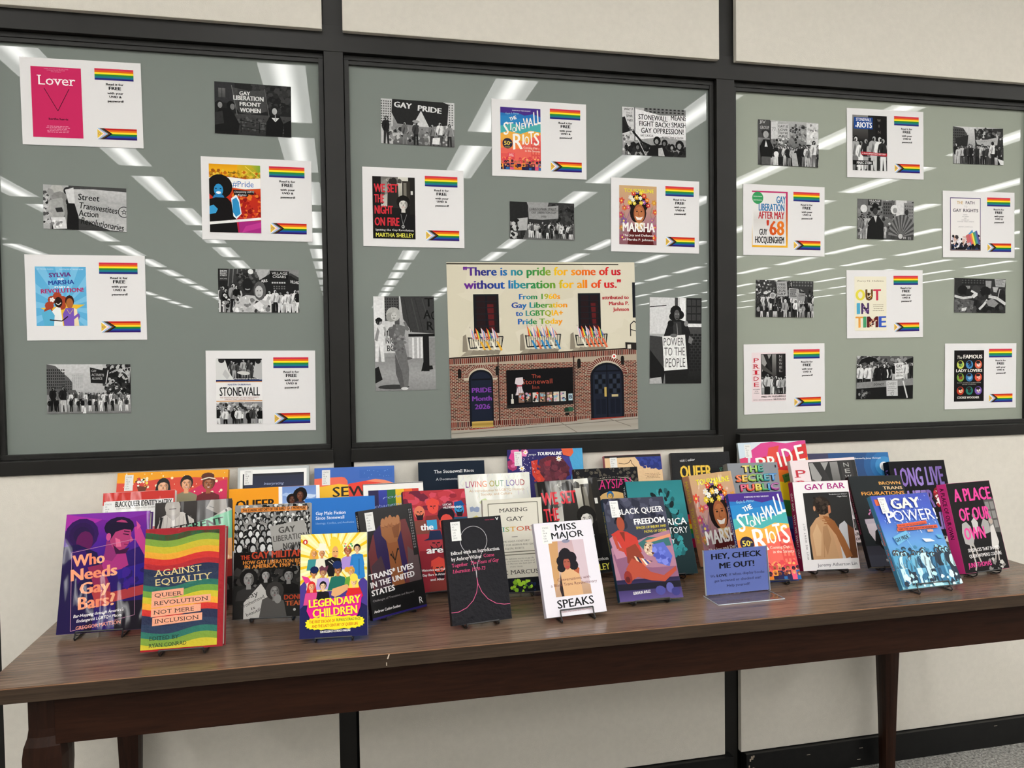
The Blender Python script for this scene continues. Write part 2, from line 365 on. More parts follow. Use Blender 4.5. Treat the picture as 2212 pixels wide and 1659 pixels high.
def art_stonebook(a):
    a.r(0, 0, 100, 100, 'eeeceb'); a.clip(0, 0, 100, 34); a.r(0, 0, 100, 34, '121214'); a.crowd(28, 22, 80, 30, 2, 5, 26, 3, [200, 170, 60, 120])
    a.p([(0, 0), (20, 2), (28, 20), (40, 34), (0, 34)], 'd8d8d6'); a.c(12, 2, 7, '2a2a2a'); a.p([(20, 16), (30, 26), (24, 32), (14, 24)], 'c0c0c0'); a.p([(86, 4), (100, 2), (100, 34), (80, 28)], 'b8b8b8'); a.c(92, 4, 6, '1c1c1c'); a.e(60, 22, 14, 3, 'd0d0cc', 10, .1); a.clip()
    a.r(0, 32.5, 100, 35, '1c2f66'); a.t('INTRODUCTION BY THE AUTHOR', 38, 92, 32, 1.8, 'e8e8e8', 'b'); a.r(0, 35, 100, 36, 'd8903a'); a.t('MARTIN DUBERMAN', 25, 75, 41, 2.4, '2a3f7c', 'b'); a.t('STONEWALL', 7, 95, 57, 13, '141416', 'b')
    a.t('THE DEFINITIVE STORY OF THE LGBTQ RIGHTS', 8, 92, 60.6, 1.8, 'a06050', 'n'); a.t('UPRISING THAT CHANGED AMERICA', 18, 83, 63.2, 1.8, 'a06050', 'n'); a.r(0, 64.5, 100, 65.6, 'd8903a')
    a.clip(0, 67, 100, 100); a.r(0, 67, 100, 100, '88888a'); a.blobs(0, 67, 100, 84, 50, 2, 5, ['2a2a2a', 'b8b8b8', 'd8d8d8', '555'], 4); a.crowd(-4, 100, 104, 108, 2, 5, 34, 8); a.clip()
def photo_face(a, x, y, r): a.head(x, y, r, 'd8d4ce', '181614', '1c1a18', 0, True, '121214')
def art_fire(a):
    a.r(0, 0, 100, 100, '191716'); a.grad(20, 0, 60, 48, ['6a6864', 'a8a6a0', 'c8c6be']); a.grad(60, 0, 84, 40, ['d8d6cc', 'b8b4a8', '8a867c']); a.r(70, 6, 92, 46, '34302a'); a.r(73, 9, 80, 40, '78746a'); a.r(88, 0, 100, 60, '22201e'); a.r(90, 22, 95, 28, 'd8d6d0')
    a.blobs(22, 2, 70, 46, 22, 3, 8, ['4a4844', '8c8a84', 'b8b6ae', '2a2826'], 9); a.e(50, 8, 8, 7, '2c2a28'); a.p([(36, 14), (60, 12), (62, 50), (34, 50)], '2a2826'); a.c(72, 40, 16, '161412', 16)
    a.p([(50, 66), (62, 58), (84, 58), (100, 70), (100, 100), (44, 100)], '161516'); a.head(72, 44, 12, 'd6d2cc', '161412', '1c1a18', 0, True)
    a.c(71, 80, 3.6, 'd8d8d8'); a.c(71, 80, 2.6, '222'); a.l([(71, 77), (71, 83)], .7, 'd8d8d8'); a.l([(66, 60), (71, 77), (80, 60)], .6, 'b8b8b8')
    a.r(0, 86, 100, 100, '0e0d0e')
    for tx, y, x1 in (('WE SET', 25, 60), ('THE', 42, 27), ('NIGHT', 60, 47), ('ON FIRE', 79, 62)): a.t(tx, 4, x1, y, 13, 'd2323e', 'x')
    a.t('Igniting the Gay Revolution', 6, 96, 87.3, 3.0, 'f2f0ee', 's'); a.t('MARTHA SHELLEY', 6, 96, 97.3, 6.4, 'e8e25a', 'b')
def art_riots(a, book=True):
    a.r(0, 0, 100, 100, '4a2f86'); a.p([(0, 9), (22, 10), (40, 8), (60, 12), (82, 9), (100, 13), (100, 42), (0, 42)], '2a76bc'); a.p([(0, 14), (25, 13), (40, 18), (70, 16), (100, 21), (100, 45), (0, 45)], '2f86c4')
    a.p([(0, 30), (30, 26), (60, 30), (100, 24), (100, 50), (0, 50)], '4fb0b0'); a.p([(0, 42), (20, 38), (50, 42), (75, 36), (100, 38), (100, 62), (0, 62)], 'f2b24a'); a.p([(0, 54), (40, 52), (70, 55), (100, 50), (100, 100), (0, 100)], 'f48a4a')
    a.p([(0, 66), (20, 62), (22, 66), (50, 66), (52, 60), (72, 58), (74, 48), (100, 42), (100, 100), (0, 100)], 'ee6a5e'); a.r(76, 52, 100, 86, 'e0544e')
    for i in range(3):
        for j in range(4): a.r(79+i*7, 56+j*7, 83+i*7, 60+j*7, 'f07a66', 0 if i+j else 1)
    a.r(0, 74, 26, 88, 'e65c56'); a.blobs(0, 80, 100, 88, 40, 3, 6, ['f48a5a', 'e04a50', 'f8a868', 'd83c50'], 2)
    R = random.Random(5); a.clip(0, 0, 100, 100)
    for j in range(2):
        for i in range(12):
            x = i*9+R.uniform(-1, 3); y = 87+j*6+R.uniform(-1, 1); c = R.choice(['1f1c3c', '26224a', '2d6aa8', 'e8842a', 'e85a7a', '26224a', 'f4a23a'])
            a.p([(x-5, y+14), (x-4.5, y+3), (x+4.5, y+3), (x+5, y+14)], c); a.c(x, y, 3.4, R.choice(['1f1c3c', 'b86a48', '8a4a34', '1f1c3c', 'd88a60']), 9); a.c(x, y+.8, 2, R.choice(['c88058', '8a4a34', '5a3024', 'e0a070']), 7)
    a.r(18, 73, 34, 80, 'e84a58'); a.t('GAY', 20, 32, 76.3, 2, 'f4e0d8', 'b'); a.t('POWER', 20, 32, 79, 2, 'f4e0d8', 'b')
    a.t('FOREWORD BY FRED SARGEANT', 29, 75, 5.5, 1.6, 'e8e4f4', 'b'); a.t('Gayle E. Pitman', 12, 46, 11.5, 3.0, '9ad0e8', 'n', 2, .2)
    W = 'fbf8f2'
    a.t('THE', 24, 42, 22, 5.4, W, 'x', 20)
    for (ch, x0, x1, y, cap) in (('S', 7, 21, 45, 20), ('T', 19, 32, 37, 12), ('O', 29, 39, 40, 8), ('N', 38, 50, 38, 14), ('E', 51, 59, 34, 9), ('W', 57, 76, 33, 16), ('A', 70, 81, 29, 12), ('L', 82, 92, 27, 21), ('L', 91, 102, 25, 22)): a.t(ch, x0, x1, y, cap, W, 'b', 6, .12)
    for (ch, x0, x1, y, cap) in (('R', 28, 54, 68, 25), ('I', 52, 60, 59, 16), ('O', 59, 72, 60, 14), ('T', 70, 84, 58, 20), ('S', 82, 97, 60, 20)): a.t(ch, x0, x1, y, cap, W, 'b', 6, .12)
    a.c(17, 58, 12.5, '221f34', 22); a.c(17, 58, 11.4, '2a2740', 22); a.t('50', 8, 23, 61, 6.4, 'f2d65a', 'b'); a.t('th', 22, 27, 57.6, 2, 'f2d65a', 'b'); a.lines(10, 25, 63, 66, 2, 'b8a860')
    a.t('Coming Out', 56, 92, 65.5, 3.2, 'f8d8c8', 'b'); a.t('in the Streets', 60, 98, 70.5, 3.2, 'f8d8c8', 'b')
def art_marsha(a):
    a.grad(0, 0, 100, 100, ['cda878', 'c89a86', 'a87a86', '8a5a62'])
    R = random.Random(11)
    def flower(x, y, r, c, cc='f0d060'):
        for q in range(6): t0 = q*1.047+x; a.e(x+r*.6*math.cos(t0), y+r*.6*a.asp()*math.sin(t0), r*.5, r*.34*a.asp(), c, 7, t0, 0 if q else 1)
        a.c(x, y, r*.3, cc, 8)
    for x, y, r, c in ((6, 26, 8, 'd8503a'), (14, 38, 7, 'e06a40'), (4, 50, 8, 'c84a5a'), (12, 60, 9, '8a5a9c'), (93, 28, 7, 'd89a3a'), (96, 44, 7, 'd85a3a'), (88, 58, 6, 'b86a9a'), (6, 72, 7, 'e0804a'), (95, 70, 7, 'c05a7a'), (8, 88, 8, '9a4a6a'), (92, 88, 8, 'd8503a')): flower(x, y, r, c)
    for i in range(26): x = R.choice([R.uniform(0, 22), R.uniform(80, 100)]); y = R.uniform(30, 95); a.l([(x, y), (x+R.uniform(-8, 8), y-R.uniform(8, 16))], .8, R.choice(['6a4a8a', '5a7a4a', '7a8a5a', '8a3a4a']))
    a.e(52, 30, 26, 17, '1a1210', 16); a.e(50, 46, 22, 18, '1e1412', 16); a.p([(26, 78), (38, 66), (66, 66), (86, 76), (92, 100), (22, 100)], '5a1c1c'); a.p([(40, 62), (66, 62), (60, 74), (48, 74)], 'e0c08a')
    a.e(53, 47, 15, 16, 'a8613c', 16); a.e(53, 49, 12.5, 14, 'bc7448', 14); a.p([(43, 52), (47, 58), (58, 58), (63, 52), (53, 54)], 'f8f2ea'); a.l([(52, 44), (50, 50), (55, 50.5)], 1, '7a3c22')
    for q in (-1, 1): a.e(53+q*6, 43.5, 2.6, 1.1, '241210', 8); a.l([(53+q*3, 41), (53+q*9.5, 41)], .8, '2a1410')
    for x, y, r, c in ((30, 20, 6, 'e8e2da'), (38, 13, 6, 'd83a34'), (48, 10, 6, '6a4a9c'), (58, 12, 6, 'e8c83a'), (66, 17, 6.5, 'd84a34'), (74, 24, 6, 'e8822a'), (28, 29, 6, 'e8c83a'), (36, 24, 5.5, 'f0eee8'), (46, 20, 6, 'e8b83a'), (56, 21, 5, 'f4f0e8'), (65, 28, 6, '9a5ab0'), (77, 33, 6, 'c83a3a'), (24, 37, 5, 'd85a8a'), (40, 30, 5, 'e8d04a'), (58, 29, 5.5, 'e8c83a')): flower(x, y, r, c, 'f8e8a0')
    a.t('TOURMALINE', 13, 92, 11.5, 6, 'f2e838', 'b'); a.t('MARSHA', 8, 94, 78, 15, 'fbf8f4', 'x'); a.t('The Joy and Defiance', 9, 92, 86, 3.6, 'f8f2ee', 'b'); a.t('of Marsha P. Johnson', 9, 92, 93.5, 3.6, 'f8f2ee', 'b')
def art_doc(a):
    a.r(0, 0, 100, 100, '1d1c1c'); a.grad(0, 0, 45, 45, ['8a8884', '504e4c', '262424']); a.r(66, 0, 100, 62, '161414'); a.t('W', 72, 82, 11, 5, '8a8682', 'n'); a.t('I', 74, 80, 21, 5, '6a6662', 'n'); a.t('N', 73, 82, 32, 5, '6a6662', 'n')
    for i in range(12): a.l([(0, 40+i*4), (14, 41+i*4)], 1.2, '6a6866')
    a.crowd(6, 98, 96, 104, 2, 5, 62, 21, [225, 200, 170, 120, 40, 235]); a.r(4, 4, 58, 25, '204a92'); a.t('STONEWALL', 10, 54, 10.5, 5, 'f2f4f8', 'b'); a.t('&', 7, 13, 21.5, 3, 'f2f4f8'); a.t('RIOTS', 12, 56, 22.6, 9.5, 'f6f8fa', 'x')
    a.p([(24, 66), (100, 68), (100, 73.5), (24, 71.5)], 'b02a36'); a.t('A DOCUMENTARY HISTORY', 27, 96, 70.4, 2.6, 'f4e4e4', 'b', -1); a.r(0, 82, 58, 90, '0c0c0c'); a.t('MARC STEIN', 11, 54, 88.4, 4.4, 'f2f2f2', 'b'); a.r(11, 91, 18, 94, 'e8e8e8')
def art_may68(a):
    a.r(0, 0, 100, 100, 'e8e6e4'); a.grad(4, 30, 95, 96, ['eae8e6', 'd8d4d0', 'e6e4e2', 'ece9e8'])
    G = ['c0286a', 'b83a4a', 'c8602a', 'dc8a1c', 'eeb42a']; a.grad(95, 0, 100, 100, G); a.r(0, 0, 100, 2.6, 'bf2768'); a.grad(0, 96.5, 100, 100, ['eeb02a', 'f0b834']); a.grad(0, 60, 1.6, 100, ['e8e6e4', 'e8c888', 'f0b834'])
    a.c(16, 12.5, 15.5, '3a9a5c', 20); a.t('HELEN MORGAN', 4, 28, 11, 1.8, 'dff0e4', 'b'); a.t('MARY MONKTON', 4, 28, 17.5, 1.8, 'dff0e4', 'b')
    a.t('GAY', 68, 94, 21, 12.5, '2272a8', 'x'); a.t('LIBERATION', 18, 91, 35, 12.5, '2272a8', 'x'); a.t('AFTER MAY', 18, 90, 49, 12.5, 'b82a34', 'x'); a.t("'68", 40, 90, 78, 25, lambda q: ramp(['c83a22', 'd85a22', 'e87a22'], q), 'x'); a.t('GUY', 20, 42, 78, 10.5, '141414', 'x'); a.t('HOCQUENGHEM', 8, 90, 92.5, 11.5, '141414', 'x')
def art_path(a):
    a.grad(0, 0, 100, 100, ['3a2a6a', '4a3a7a', '6a4a5a', '5a3a3a']); a.r(1.8, 1.4, 98, 98.6, 'ece8e6')
    a.t('THE', 22, 42, 12, 5.4, 'c8a050', 'b'); a.t('PATH', 50, 80, 12, 5.4, '3c3444', 'b'); a.t('TO', 46, 56, 18.4, 3.4, 'a8a4a8'); a.t('GAY', 8, 36, 27, 6, '3c3444', 'b'); a.t('RIGHTS', 42, 92, 27, 6, '3c3444', 'b')
    for y, x0, x1, tx in ((33, 42, 56, 'HOW'), (36.4, 39, 60, 'ACTIVISM'), (39.6, 45, 53, 'AND'), (43, 36, 62, 'COMING OUT'), (46, 22, 78, 'CHANGED PUBLIC OPINION'), (56, 27, 73, 'JEREMIAH J GARRETSON')): a.t(tx, x0, x1, y, 1.7, '8a868c')
    a.clip(2, 60, 98, 98.4); a.blobs(4, 72, 96, 92, 70, 3, 7, ['e8e4e8', 'd8b8b0', '3a3438', '1a181c', 'b89078', 'c8c0d0'], 6); a.p([(56, 70), (72, 60), (90, 96), (66, 90)], '5a9ac8')
    for i, c in enumerate(RB): a.p([(60+i*4.5, 70-i*1.4), (64.5+i*4.5, 68.6-i*1.4), (76+i*4.5, 92-i), (70+i*4.5, 93-i)], mixc(c, 'd8d8e8', .25))
    a.p([(50, 72), (60, 68), (66, 84), (56, 86)], 'c86a6a'); a.blobs(0, 90, 100, 100, 60, 4, 8, ['16141a', '242028', '121014', '2c3a5a'], 8); a.clip()
def art_outintime(a):
    a.r(0, 0, 100, 100, 'ece6d0'); a.t('Perry N. Halkitis', 9, 92, 9.6, 2.8, '8a7c60', 's')
    a.c(18, 34, 15, 'e6d94e', 20); a.e(18, 34, 7, 6.5, 'ece6d0', 12); a.t('U', 33, 58, 44, 20, '6a4a20', 'x'); a.blobs(40, 30, 54, 40, 14, 2, 4, ['c08a30', '2a1c10', '8a6a30'], 3); a.t('T', 59, 82, 44, 20, 'cf3550', 'x')
    a.t('I', 4, 19, 69, 20, '52aacc', 'x'); a.t('N', 19, 46, 69, 20, '4a3060', 'x'); a.blobs(25, 54, 42, 66, 10, 2, 3, ['8a5a9a', '2a1c3a', 'b090c0'], 4); a.lines(56, 92, 52, 66, 4, '9a9078', .25, .2, 'c')
    a.t('T', 3, 26, 94, 20, 'e8a24a', 'x'); a.t('I', 24, 38, 94, 20, '4aa070', 'x'); a.t('M', 36, 75, 94, 20, '5a1a1e', 'x'); a.blobs(42, 76, 68, 92, 14, 2, 4, ['c88a6a', '2a1014', 'e0b090', '7a2a2a'], 5); a.t('E', 73, 98, 94, 20, '3a5cc0', 'x')
def art_pridebook(a):
    a.r(0, 0, 100, 100, 'ecdcde'); a.r(27, 3, 100, 86, '1a1919'); a.grad(60, 4, 72, 60, ['8a8886', '5a5856', '2a2828']); a.p([(28, 4), (58, 4), (30, 40)], '9a9896'); a.p([(34, 4), (46, 4), (60, 34), (52, 36)], '262424'); a.p([(28, 22), (60, 42), (60, 46), (28, 34)], '4a4846'); a.r(76, 4, 94, 40, '2a2828')
    for i, ch in enumerate('NEWEL'): a.t(ch, 80, 90, 11+i*7.4, 5, 'b0aeac', 'n')
    a.clip(27, 40, 100, 86); a.crowd(28, 84, 100, 92, 2, 6, 46, 17, [200, 220, 160, 60, 30]); a.clip()
    for i, ch in enumerate('PRIDE'): a.t(ch, 3, 21, 20+i*12.4, 8.6, 'c8293a', 's')
    a.t('PHOTOGRAPHS', 3, 23, 76, 1.8, '444'); a.t('AFTER', 8, 18, 79.6, 1.6, '444'); a.t('STONEWALL', 5, 21, 83.6, 1.8, '444')
    a.t('FRED W. McDARRAH', 27, 99, 92, 3.4, '2c2628', 'b'); a.t('WITH A NEW FOREWORD BY', 3, 60, 97.6, 2, '5a4a4c'); a.t('HILTON ALS', 63, 99, 97.6, 3, '2c2628', 'b')
def art_lovers(a):
    a.r(0, 0, 100, 100, '141213'); a.t('The', 8, 26, 17, 6.4, 'e8e4dc', 'n', 0, .3); a.t('FAMOUS', 30, 94, 16, 7.2, 'f0ece4', 'x'); a.t('LADY LOVERS', 6, 94, 42.5, 5.6, 'f0ece4', 'x')
    cs = [('c8d060', '5a9a5a'), ('4a8ac0', '1a3a5a'), ('e0684a', 'f4d8d0'), ('7aa040', '8a3a20'), ('3a7ab0', '8ac0e0'), ('d8543a', 'f0b0a0'), ('b83a24', 'f0d8b0'), ('2a7a6a', '1a2a2a'), ('7a5ab0', 'f0dce0')]
    for i, (c1, c2) in enumerate(cs):
        x = 21+(i % 3)*30; y = (28, 53, 79)[i//3]; a.c(x, y, 12, c1, 18); a.c(x+1, y, 6.4, c2, 12); a.e(x-1, y-4.4, 7.4, 3, '2a2020', 10); a.blobs(x-5, y-2, x+5, y+3, 5, 1, 2, ['2a2020', c1], i)
    a.t('BLACK WOMEN & QUEER DESIRE', 10, 90, 64.4, 1.8, 'b8b4ac'); a.t('BEFORE STONEWALL', 27, 74, 67.6, 1.8, 'b8b4ac'); a.t('COOKIE WOOLNER', 10, 84, 94.5, 4.2, 'e8e4dc', 'x')

# ---- black and white photographs
def bg(a, top, bot): a.grad(0, 0, 100, 100, [g2(top), g2((top+bot)/2), g2(bot)])
def wins(a, x0, y0, x1, y1, nx, ny, c, f=.55):
    a.k += 1
    for i in range(nx):
        for j in range(ny):
            w, h = (x1-x0)/nx, (y1-y0)/ny; a.r(x0+w*i, y0+h*j, x0+w*(i+f), y0+h*(j+f), c, 0)
def ph_women(a):
    bg(a, 34, 26); a.blobs(50, 0, 100, 50, 120, 2, 6, ['1a1a1a', '303030', '3a3a3a', '252525'], 4); a.r(0, 0, 26, 40, '303032'); a.grad(5, 12, 14, 30, ['686868', '484848']); a.l([(9.5, 12), (9.5, 30)], .6, '222')
    a.grad(26, 60, 100, 100, ['444444', '2c2c2c']); a.blobs(28, 66, 92, 92, 90, 1, 2.6, ['545454', '3a3a3a', '2a2a2a'], 9)
    a.p([(22, 9), (44, 14), (65, 11), (68, 52), (60, 56), (46, 60), (32, 57), (25, 44)], '464646'); a.p([(30, 12), (40, 14), (36, 58), (30, 54)], '393939'); a.l([(22, 5), (29, 62)], 1, '6a6a6a'); a.l([(65, 8), (71, 64)], 1, '5a5a5a')
    W = 'e2e2e0'; a.t('GAY', 32, 46, 23, 7, W, 'x'); a.t('LIBERATION', 24, 64, 33, 8.5, W, 'x'); a.t('FRONT', 32, 60, 44, 7.5, W, 'x'); a.t('WOMEN', 33, 60, 56, 8, W, 'x')
    a.p([(0, 66), (6, 52), (16, 50), (24, 58), (32, 80), (30, 100), (0, 100)], '121212'); a.e(6, 44, 5, 8, '1a1a1a'); a.e(7, 45, 3, 6, '8c8c8c'); a.e(21, 45, 5.4, 9, '101010'); a.e(23, 47, 3, 6, '787878'); a.p([(0, 60), (10, 56), (12, 80), (0, 84)], '2e2e2e')
    a.e(78, 48, 5, 9, '1c1c1c'); a.e(78, 51, 3.4, 6.6, 'b4b4b4'); a.p([(67, 74), (72, 60), (85, 60), (90, 76), (88, 100), (66, 100)], '0e0e0e'); a.p([(74, 64), (84, 64), (79, 72)], 'd8d8d8'); a.l([(79, 58), (79, 70)], 1, 'a0a0a0'); a.p([(90, 74), (100, 66), (100, 100), (90, 100)], '101010')
    a.l([(32, 72), (92, 84)], .7, '101010'); a.l([(34, 84), (90, 96)], .7, '101010'); a.l([(58, 74), (58, 96)], .7, '101010'); a.l([(34, 68), (34, 96)], .8, '101010')
def ph_street(a):
    bg(a, 170, 120); a.grad(36, 4, 100, 100, ['c8c8c8', 'a8a8a8', 'd0d0d0']); a.p([(30, 0), (100, 0), (100, 9), (60, 6), (30, 8)], '444444'); a.p([(40, 60), (60, 86), (80, 98), (100, 100), (36, 100)], '3a3a3a'); a.p([(44, 6), (62, 10), (100, 50), (100, 60), (60, 30)], 'b4b4b4'); a.p([(36, 20), (60, 60), (100, 92), (100, 98), (60, 84), (36, 70)], 'bcbcbc')
    K = '161616'
    for tx, x0, x1, y, cap, ro in (('Street', 41, 67, 31, 14, -3), ('Transvestites', 42, 89, 50, 14, -7), ('Action', 42, 66, 68, 14, -3), ('Revolutionaries', 44, 97, 85, 15, -9)): a.t(tx, x0, x1, y, cap, K, 'b', ro)
    a.c(97, 55, 7.4, K, 20); a.c(97, 55, 6.4, 'bcbcbc', 20)
    for q in range(5): t0 = q*1.2566-PI/2; a.p([(97+4.4*math.cos(t0), 55+7.4*math.sin(t0)), (97+1.4*math.cos(t0+.7), 55+2.6*math.sin(t0+.7)), (97+1.4*math.cos(t0-.7), 55+2.6*math.sin(t0-.7))], K, 0 if q else 1)
    a.r(0, 0, 8, 100, 'b0b0b0'); a.blobs(0, 10, 9, 90, 30, 1.5, 4, ['181818', 'c8c8c8', '505050'], 3); a.p([(20, 22), (34, 20), (42, 70), (42, 100), (10, 100), (12, 50)], '141414')
    a.e(16, 14, 9, 16, 'b8b8b4', 12); a.p([(9, 20), (20, 14), (30, 20), (27, 34), (12, 36)], '8a8a88'); a.e(8.5, 17, 4, 8, '9a9a98', 10); a.p([(8, 34), (22, 28), (28, 44), (24, 74), (12, 76), (7, 50)], 'a6a6a4'); a.l([(25, 34), (27, 60), (26, 92)], 3.4, '8c8c8a'); a.l([(9, 38), (7, 60), (12, 80)], 3, 'b2b2b0')
    a.p([(9, 74), (26, 72), (28, 98), (12, 100)], 'dedede'); a.blobs(11, 78, 26, 96, 14, 1, 2.4, ['b0b0b0', 'f4f4f4', '8a8a8a'], 5); a.p([(14, 52), (22, 50), (24, 60), (16, 62)], '2c2c2c'); a.c(29, 12, 5, '242424'); a.p([(26, 10), (36, 4), (38, 40), (30, 40)], 'd8d8d8')
def ph_village(a):
    bg(a, 60, 40); a.r(0, 0, 12, 60, '1c1c1c'); a.r(1, 2, 12, 27, '303030'); a.t('SHOW', 2.4, 11, 7, 4, 'e0e0e0', 'x'); a.t('BIGGEST', 2.4, 11, 12, 3.4, 'e0e0e0', 'b'); a.t('STREET', 2.4, 11, 17, 3.4, 'e0e0e0', 'b'); a.t('BARGAINS', 2.4, 11, 24, 2.6, 'b0b0b0', 'n'); a.p([(48, 0), (100, 0), (100, 18), (90, 8), (62, 16)], '888888'); a.p([(46, 0), (64, 0), (52, 40), (46, 40)], 'b4b4b4')
    for i in range(6): a.l([(14+i*5, 0), (12+i*5, 40)], 1.2, '707070')
    a.p([(50, 26), (64, 10), (90, 14), (100, 26), (100, 70), (50, 70)], '1e1e1e'); a.p([(64, 3), (88, 4), (86, 24), (64, 20)], '101010'); a.t('VILLAGE', 66, 86, 11.5, 6, 'e4e4e4', 'n', -1); a.t('CIGARS', 67, 84, 19.4, 6, 'e4e4e4', 'n', -1); a.t('ARS', 53, 61, 31, 6.4, 'd8d8d8', 'x', 8); a.t('VILLAG', 89, 100, 31, 6.5, 'd8d8d8', 'x', -7); wins(a, 66, 29, 84, 34, 6, 1, 'c8c8c8', .7); wins(a, 68, 38, 84, 48, 5, 2, '6a6a6a', .6)
    a.crowd(0, 96, 26, 100, 2, 4, 62, 5); a.crowd(60, 96, 102, 102, 2, 6, 52, 6, [20, 40, 190, 220, 235]); a.blobs(0, 60, 30, 96, 30, 1, 3, ['e0e0e0', '1a1a1a', '8a8a8a'], 7)
    a.p([(18, 100), (22, 70), (34, 60), (48, 62), (62, 72), (64, 100)], 'c4c4c4'); a.blobs(20, 66, 62, 98, 36, 1.5, 4, ['f0f0f0', '7a7a7a', 'b0b0b0', '303030'], 8); a.c(36, 28, 15, '303030', 18); a.blobs(24, 8, 48, 40, 40, 1.5, 3, ['4a4a4a', '222', '5c5c5c'], 3); a.e(36, 38, 6.4, 17, '1c1c1c', 14); a.l([(33, 46), (36, 47.5), (39, 46)], 1, 'c0c0c0'); a.c(40, 6, 3.4, 'e8e8e8')
    a.e(51, 50, 7.6, 22, '5a5a5a', 14); a.e(50, 52, 5, 14, 'bebebe', 12); a.e(48, 50, .9, 1.2, '1a1a1a', 6); a.e(52, 50, .9, 1.2, '1a1a1a', 6); a.l([(48.6, 60), (52, 60)], .6, '303030'); a.p([(42, 84), (50, 74), (56, 84), (50, 98)], 'e4e4e4')
def ph_alliance(a):
    bg(a, 205, 160); a.p([(0, 0), (10, 3), (26, 28), (34, 46), (34, 60), (0, 62)], '5a5a5a'); wins(a, 0, 10, 22, 52, 9, 7, '1e1e1e'); wins(a, 22, 34, 33, 54, 4, 4, '303030'); a.r(30, 18, 44, 52, 'bcbcbc'); wins(a, 30, 22, 43, 50, 6, 9, 'a4a4a4')
    a.p([(66, 14), (80, 0), (100, 0), (100, 70), (70, 66)], '222222'); a.blobs(68, 2, 100, 60, 120, 1.5, 4, ['101010', '2c2c2c', 'b8b8b8', '404040', '181818'], 4)
    for i in range(5): a.l([(72+i*6, 20-i*3), (84+i*4, 10-i), (98, 22+i*4)], .8, 'c0c0c0')
    a.grad(0, 62, 100, 100, ['8a8a8a', 'a6a6a6', '7c7c7c']); a.p([(44, 88), (46, 88), (46, 100), (42, 100)], 'f0f0f0'); a.p([(51, 6), (66, 12), (76, 2), (72, 40), (52, 38)], '1b1b1b'); a.t('GAY', 53, 59, 16, 5, 'b4b4b4', 'b'); a.t('ACTIVISTS', 53, 68, 24, 5, 'b4b4b4', 'b', -2); a.t('ALLIANCE', 53.4, 66, 31.4, 5, 'b4b4b4', 'b', -1); a.l([(70, 40), (73, 12)], 1, 'd8d8d8')
    a.crowd(24, 72, 98, 82, 3, 12, 24, 5, [20, 235, 225, 60, 120]); a.crowd(0, 96, 100, 100, 1, 9, 46, 12, [15, 230, 50, 235, 30]); a.man(8, 94, 48, '707070', '101010', '141414', '101010', 3); a.man(20, 97, 52, '707070', '101010', '1a1a1a', 'b8b8b8', 5)
def ph_gaypride(a):
    bg(a, 200, 90); a.r(0, 0, 16, 100, 'c4c4c4'); wins(a, 0, 4, 15, 60, 5, 10, '5a5a5a'); a.r(88, 0, 100, 60, 'd0d0d0'); wins(a, 88, 4, 100, 54, 3, 9, '777'); a.blobs(10, 60, 90, 96, 90, 1.5, 4, ['2a2a2a', '606060', 'c0c0c0', '909090'], 3)
    a.p([(15, 0), (84, 0), (92, 4), (90, 52), (62, 58), (22, 54), (14, 30)], '242424'); a.t('GAY', 17, 41, 17, 12, 'e2e2e2', 'x', -4); a.t('PRIDE', 49, 82, 22, 12, 'e2e2e2', 'x', -4); a.p([(54, 22), (65, 58), (42, 58)], 'd4d4d4')
    for x, sh, t, l, h in ((7, 'a8a8a8', '1c1c1c', '2a2a2a', 62), (32, '9a9a9a', '6a6a6a', '7a7a7a', 52), (47, '8a8a8a', '3c3c3c', '202020', 54), (69, 'a8a8a8', '7c7c7c', '3a3a3a', 50), (80, 'b0b0b0', 'e4e4e4', '4a4a4a', 56), (93, 'a0a0a0', '8a8a8a', '2c2c2c', 52)): a.man(x, 101, h, sh, '161616', t, l, x)
    a.e(47, 47, 5, 3, '9a9a9a'); a.p([(70, 82), (80, 80), (79, 96), (69, 96)], 'e8e8e8')
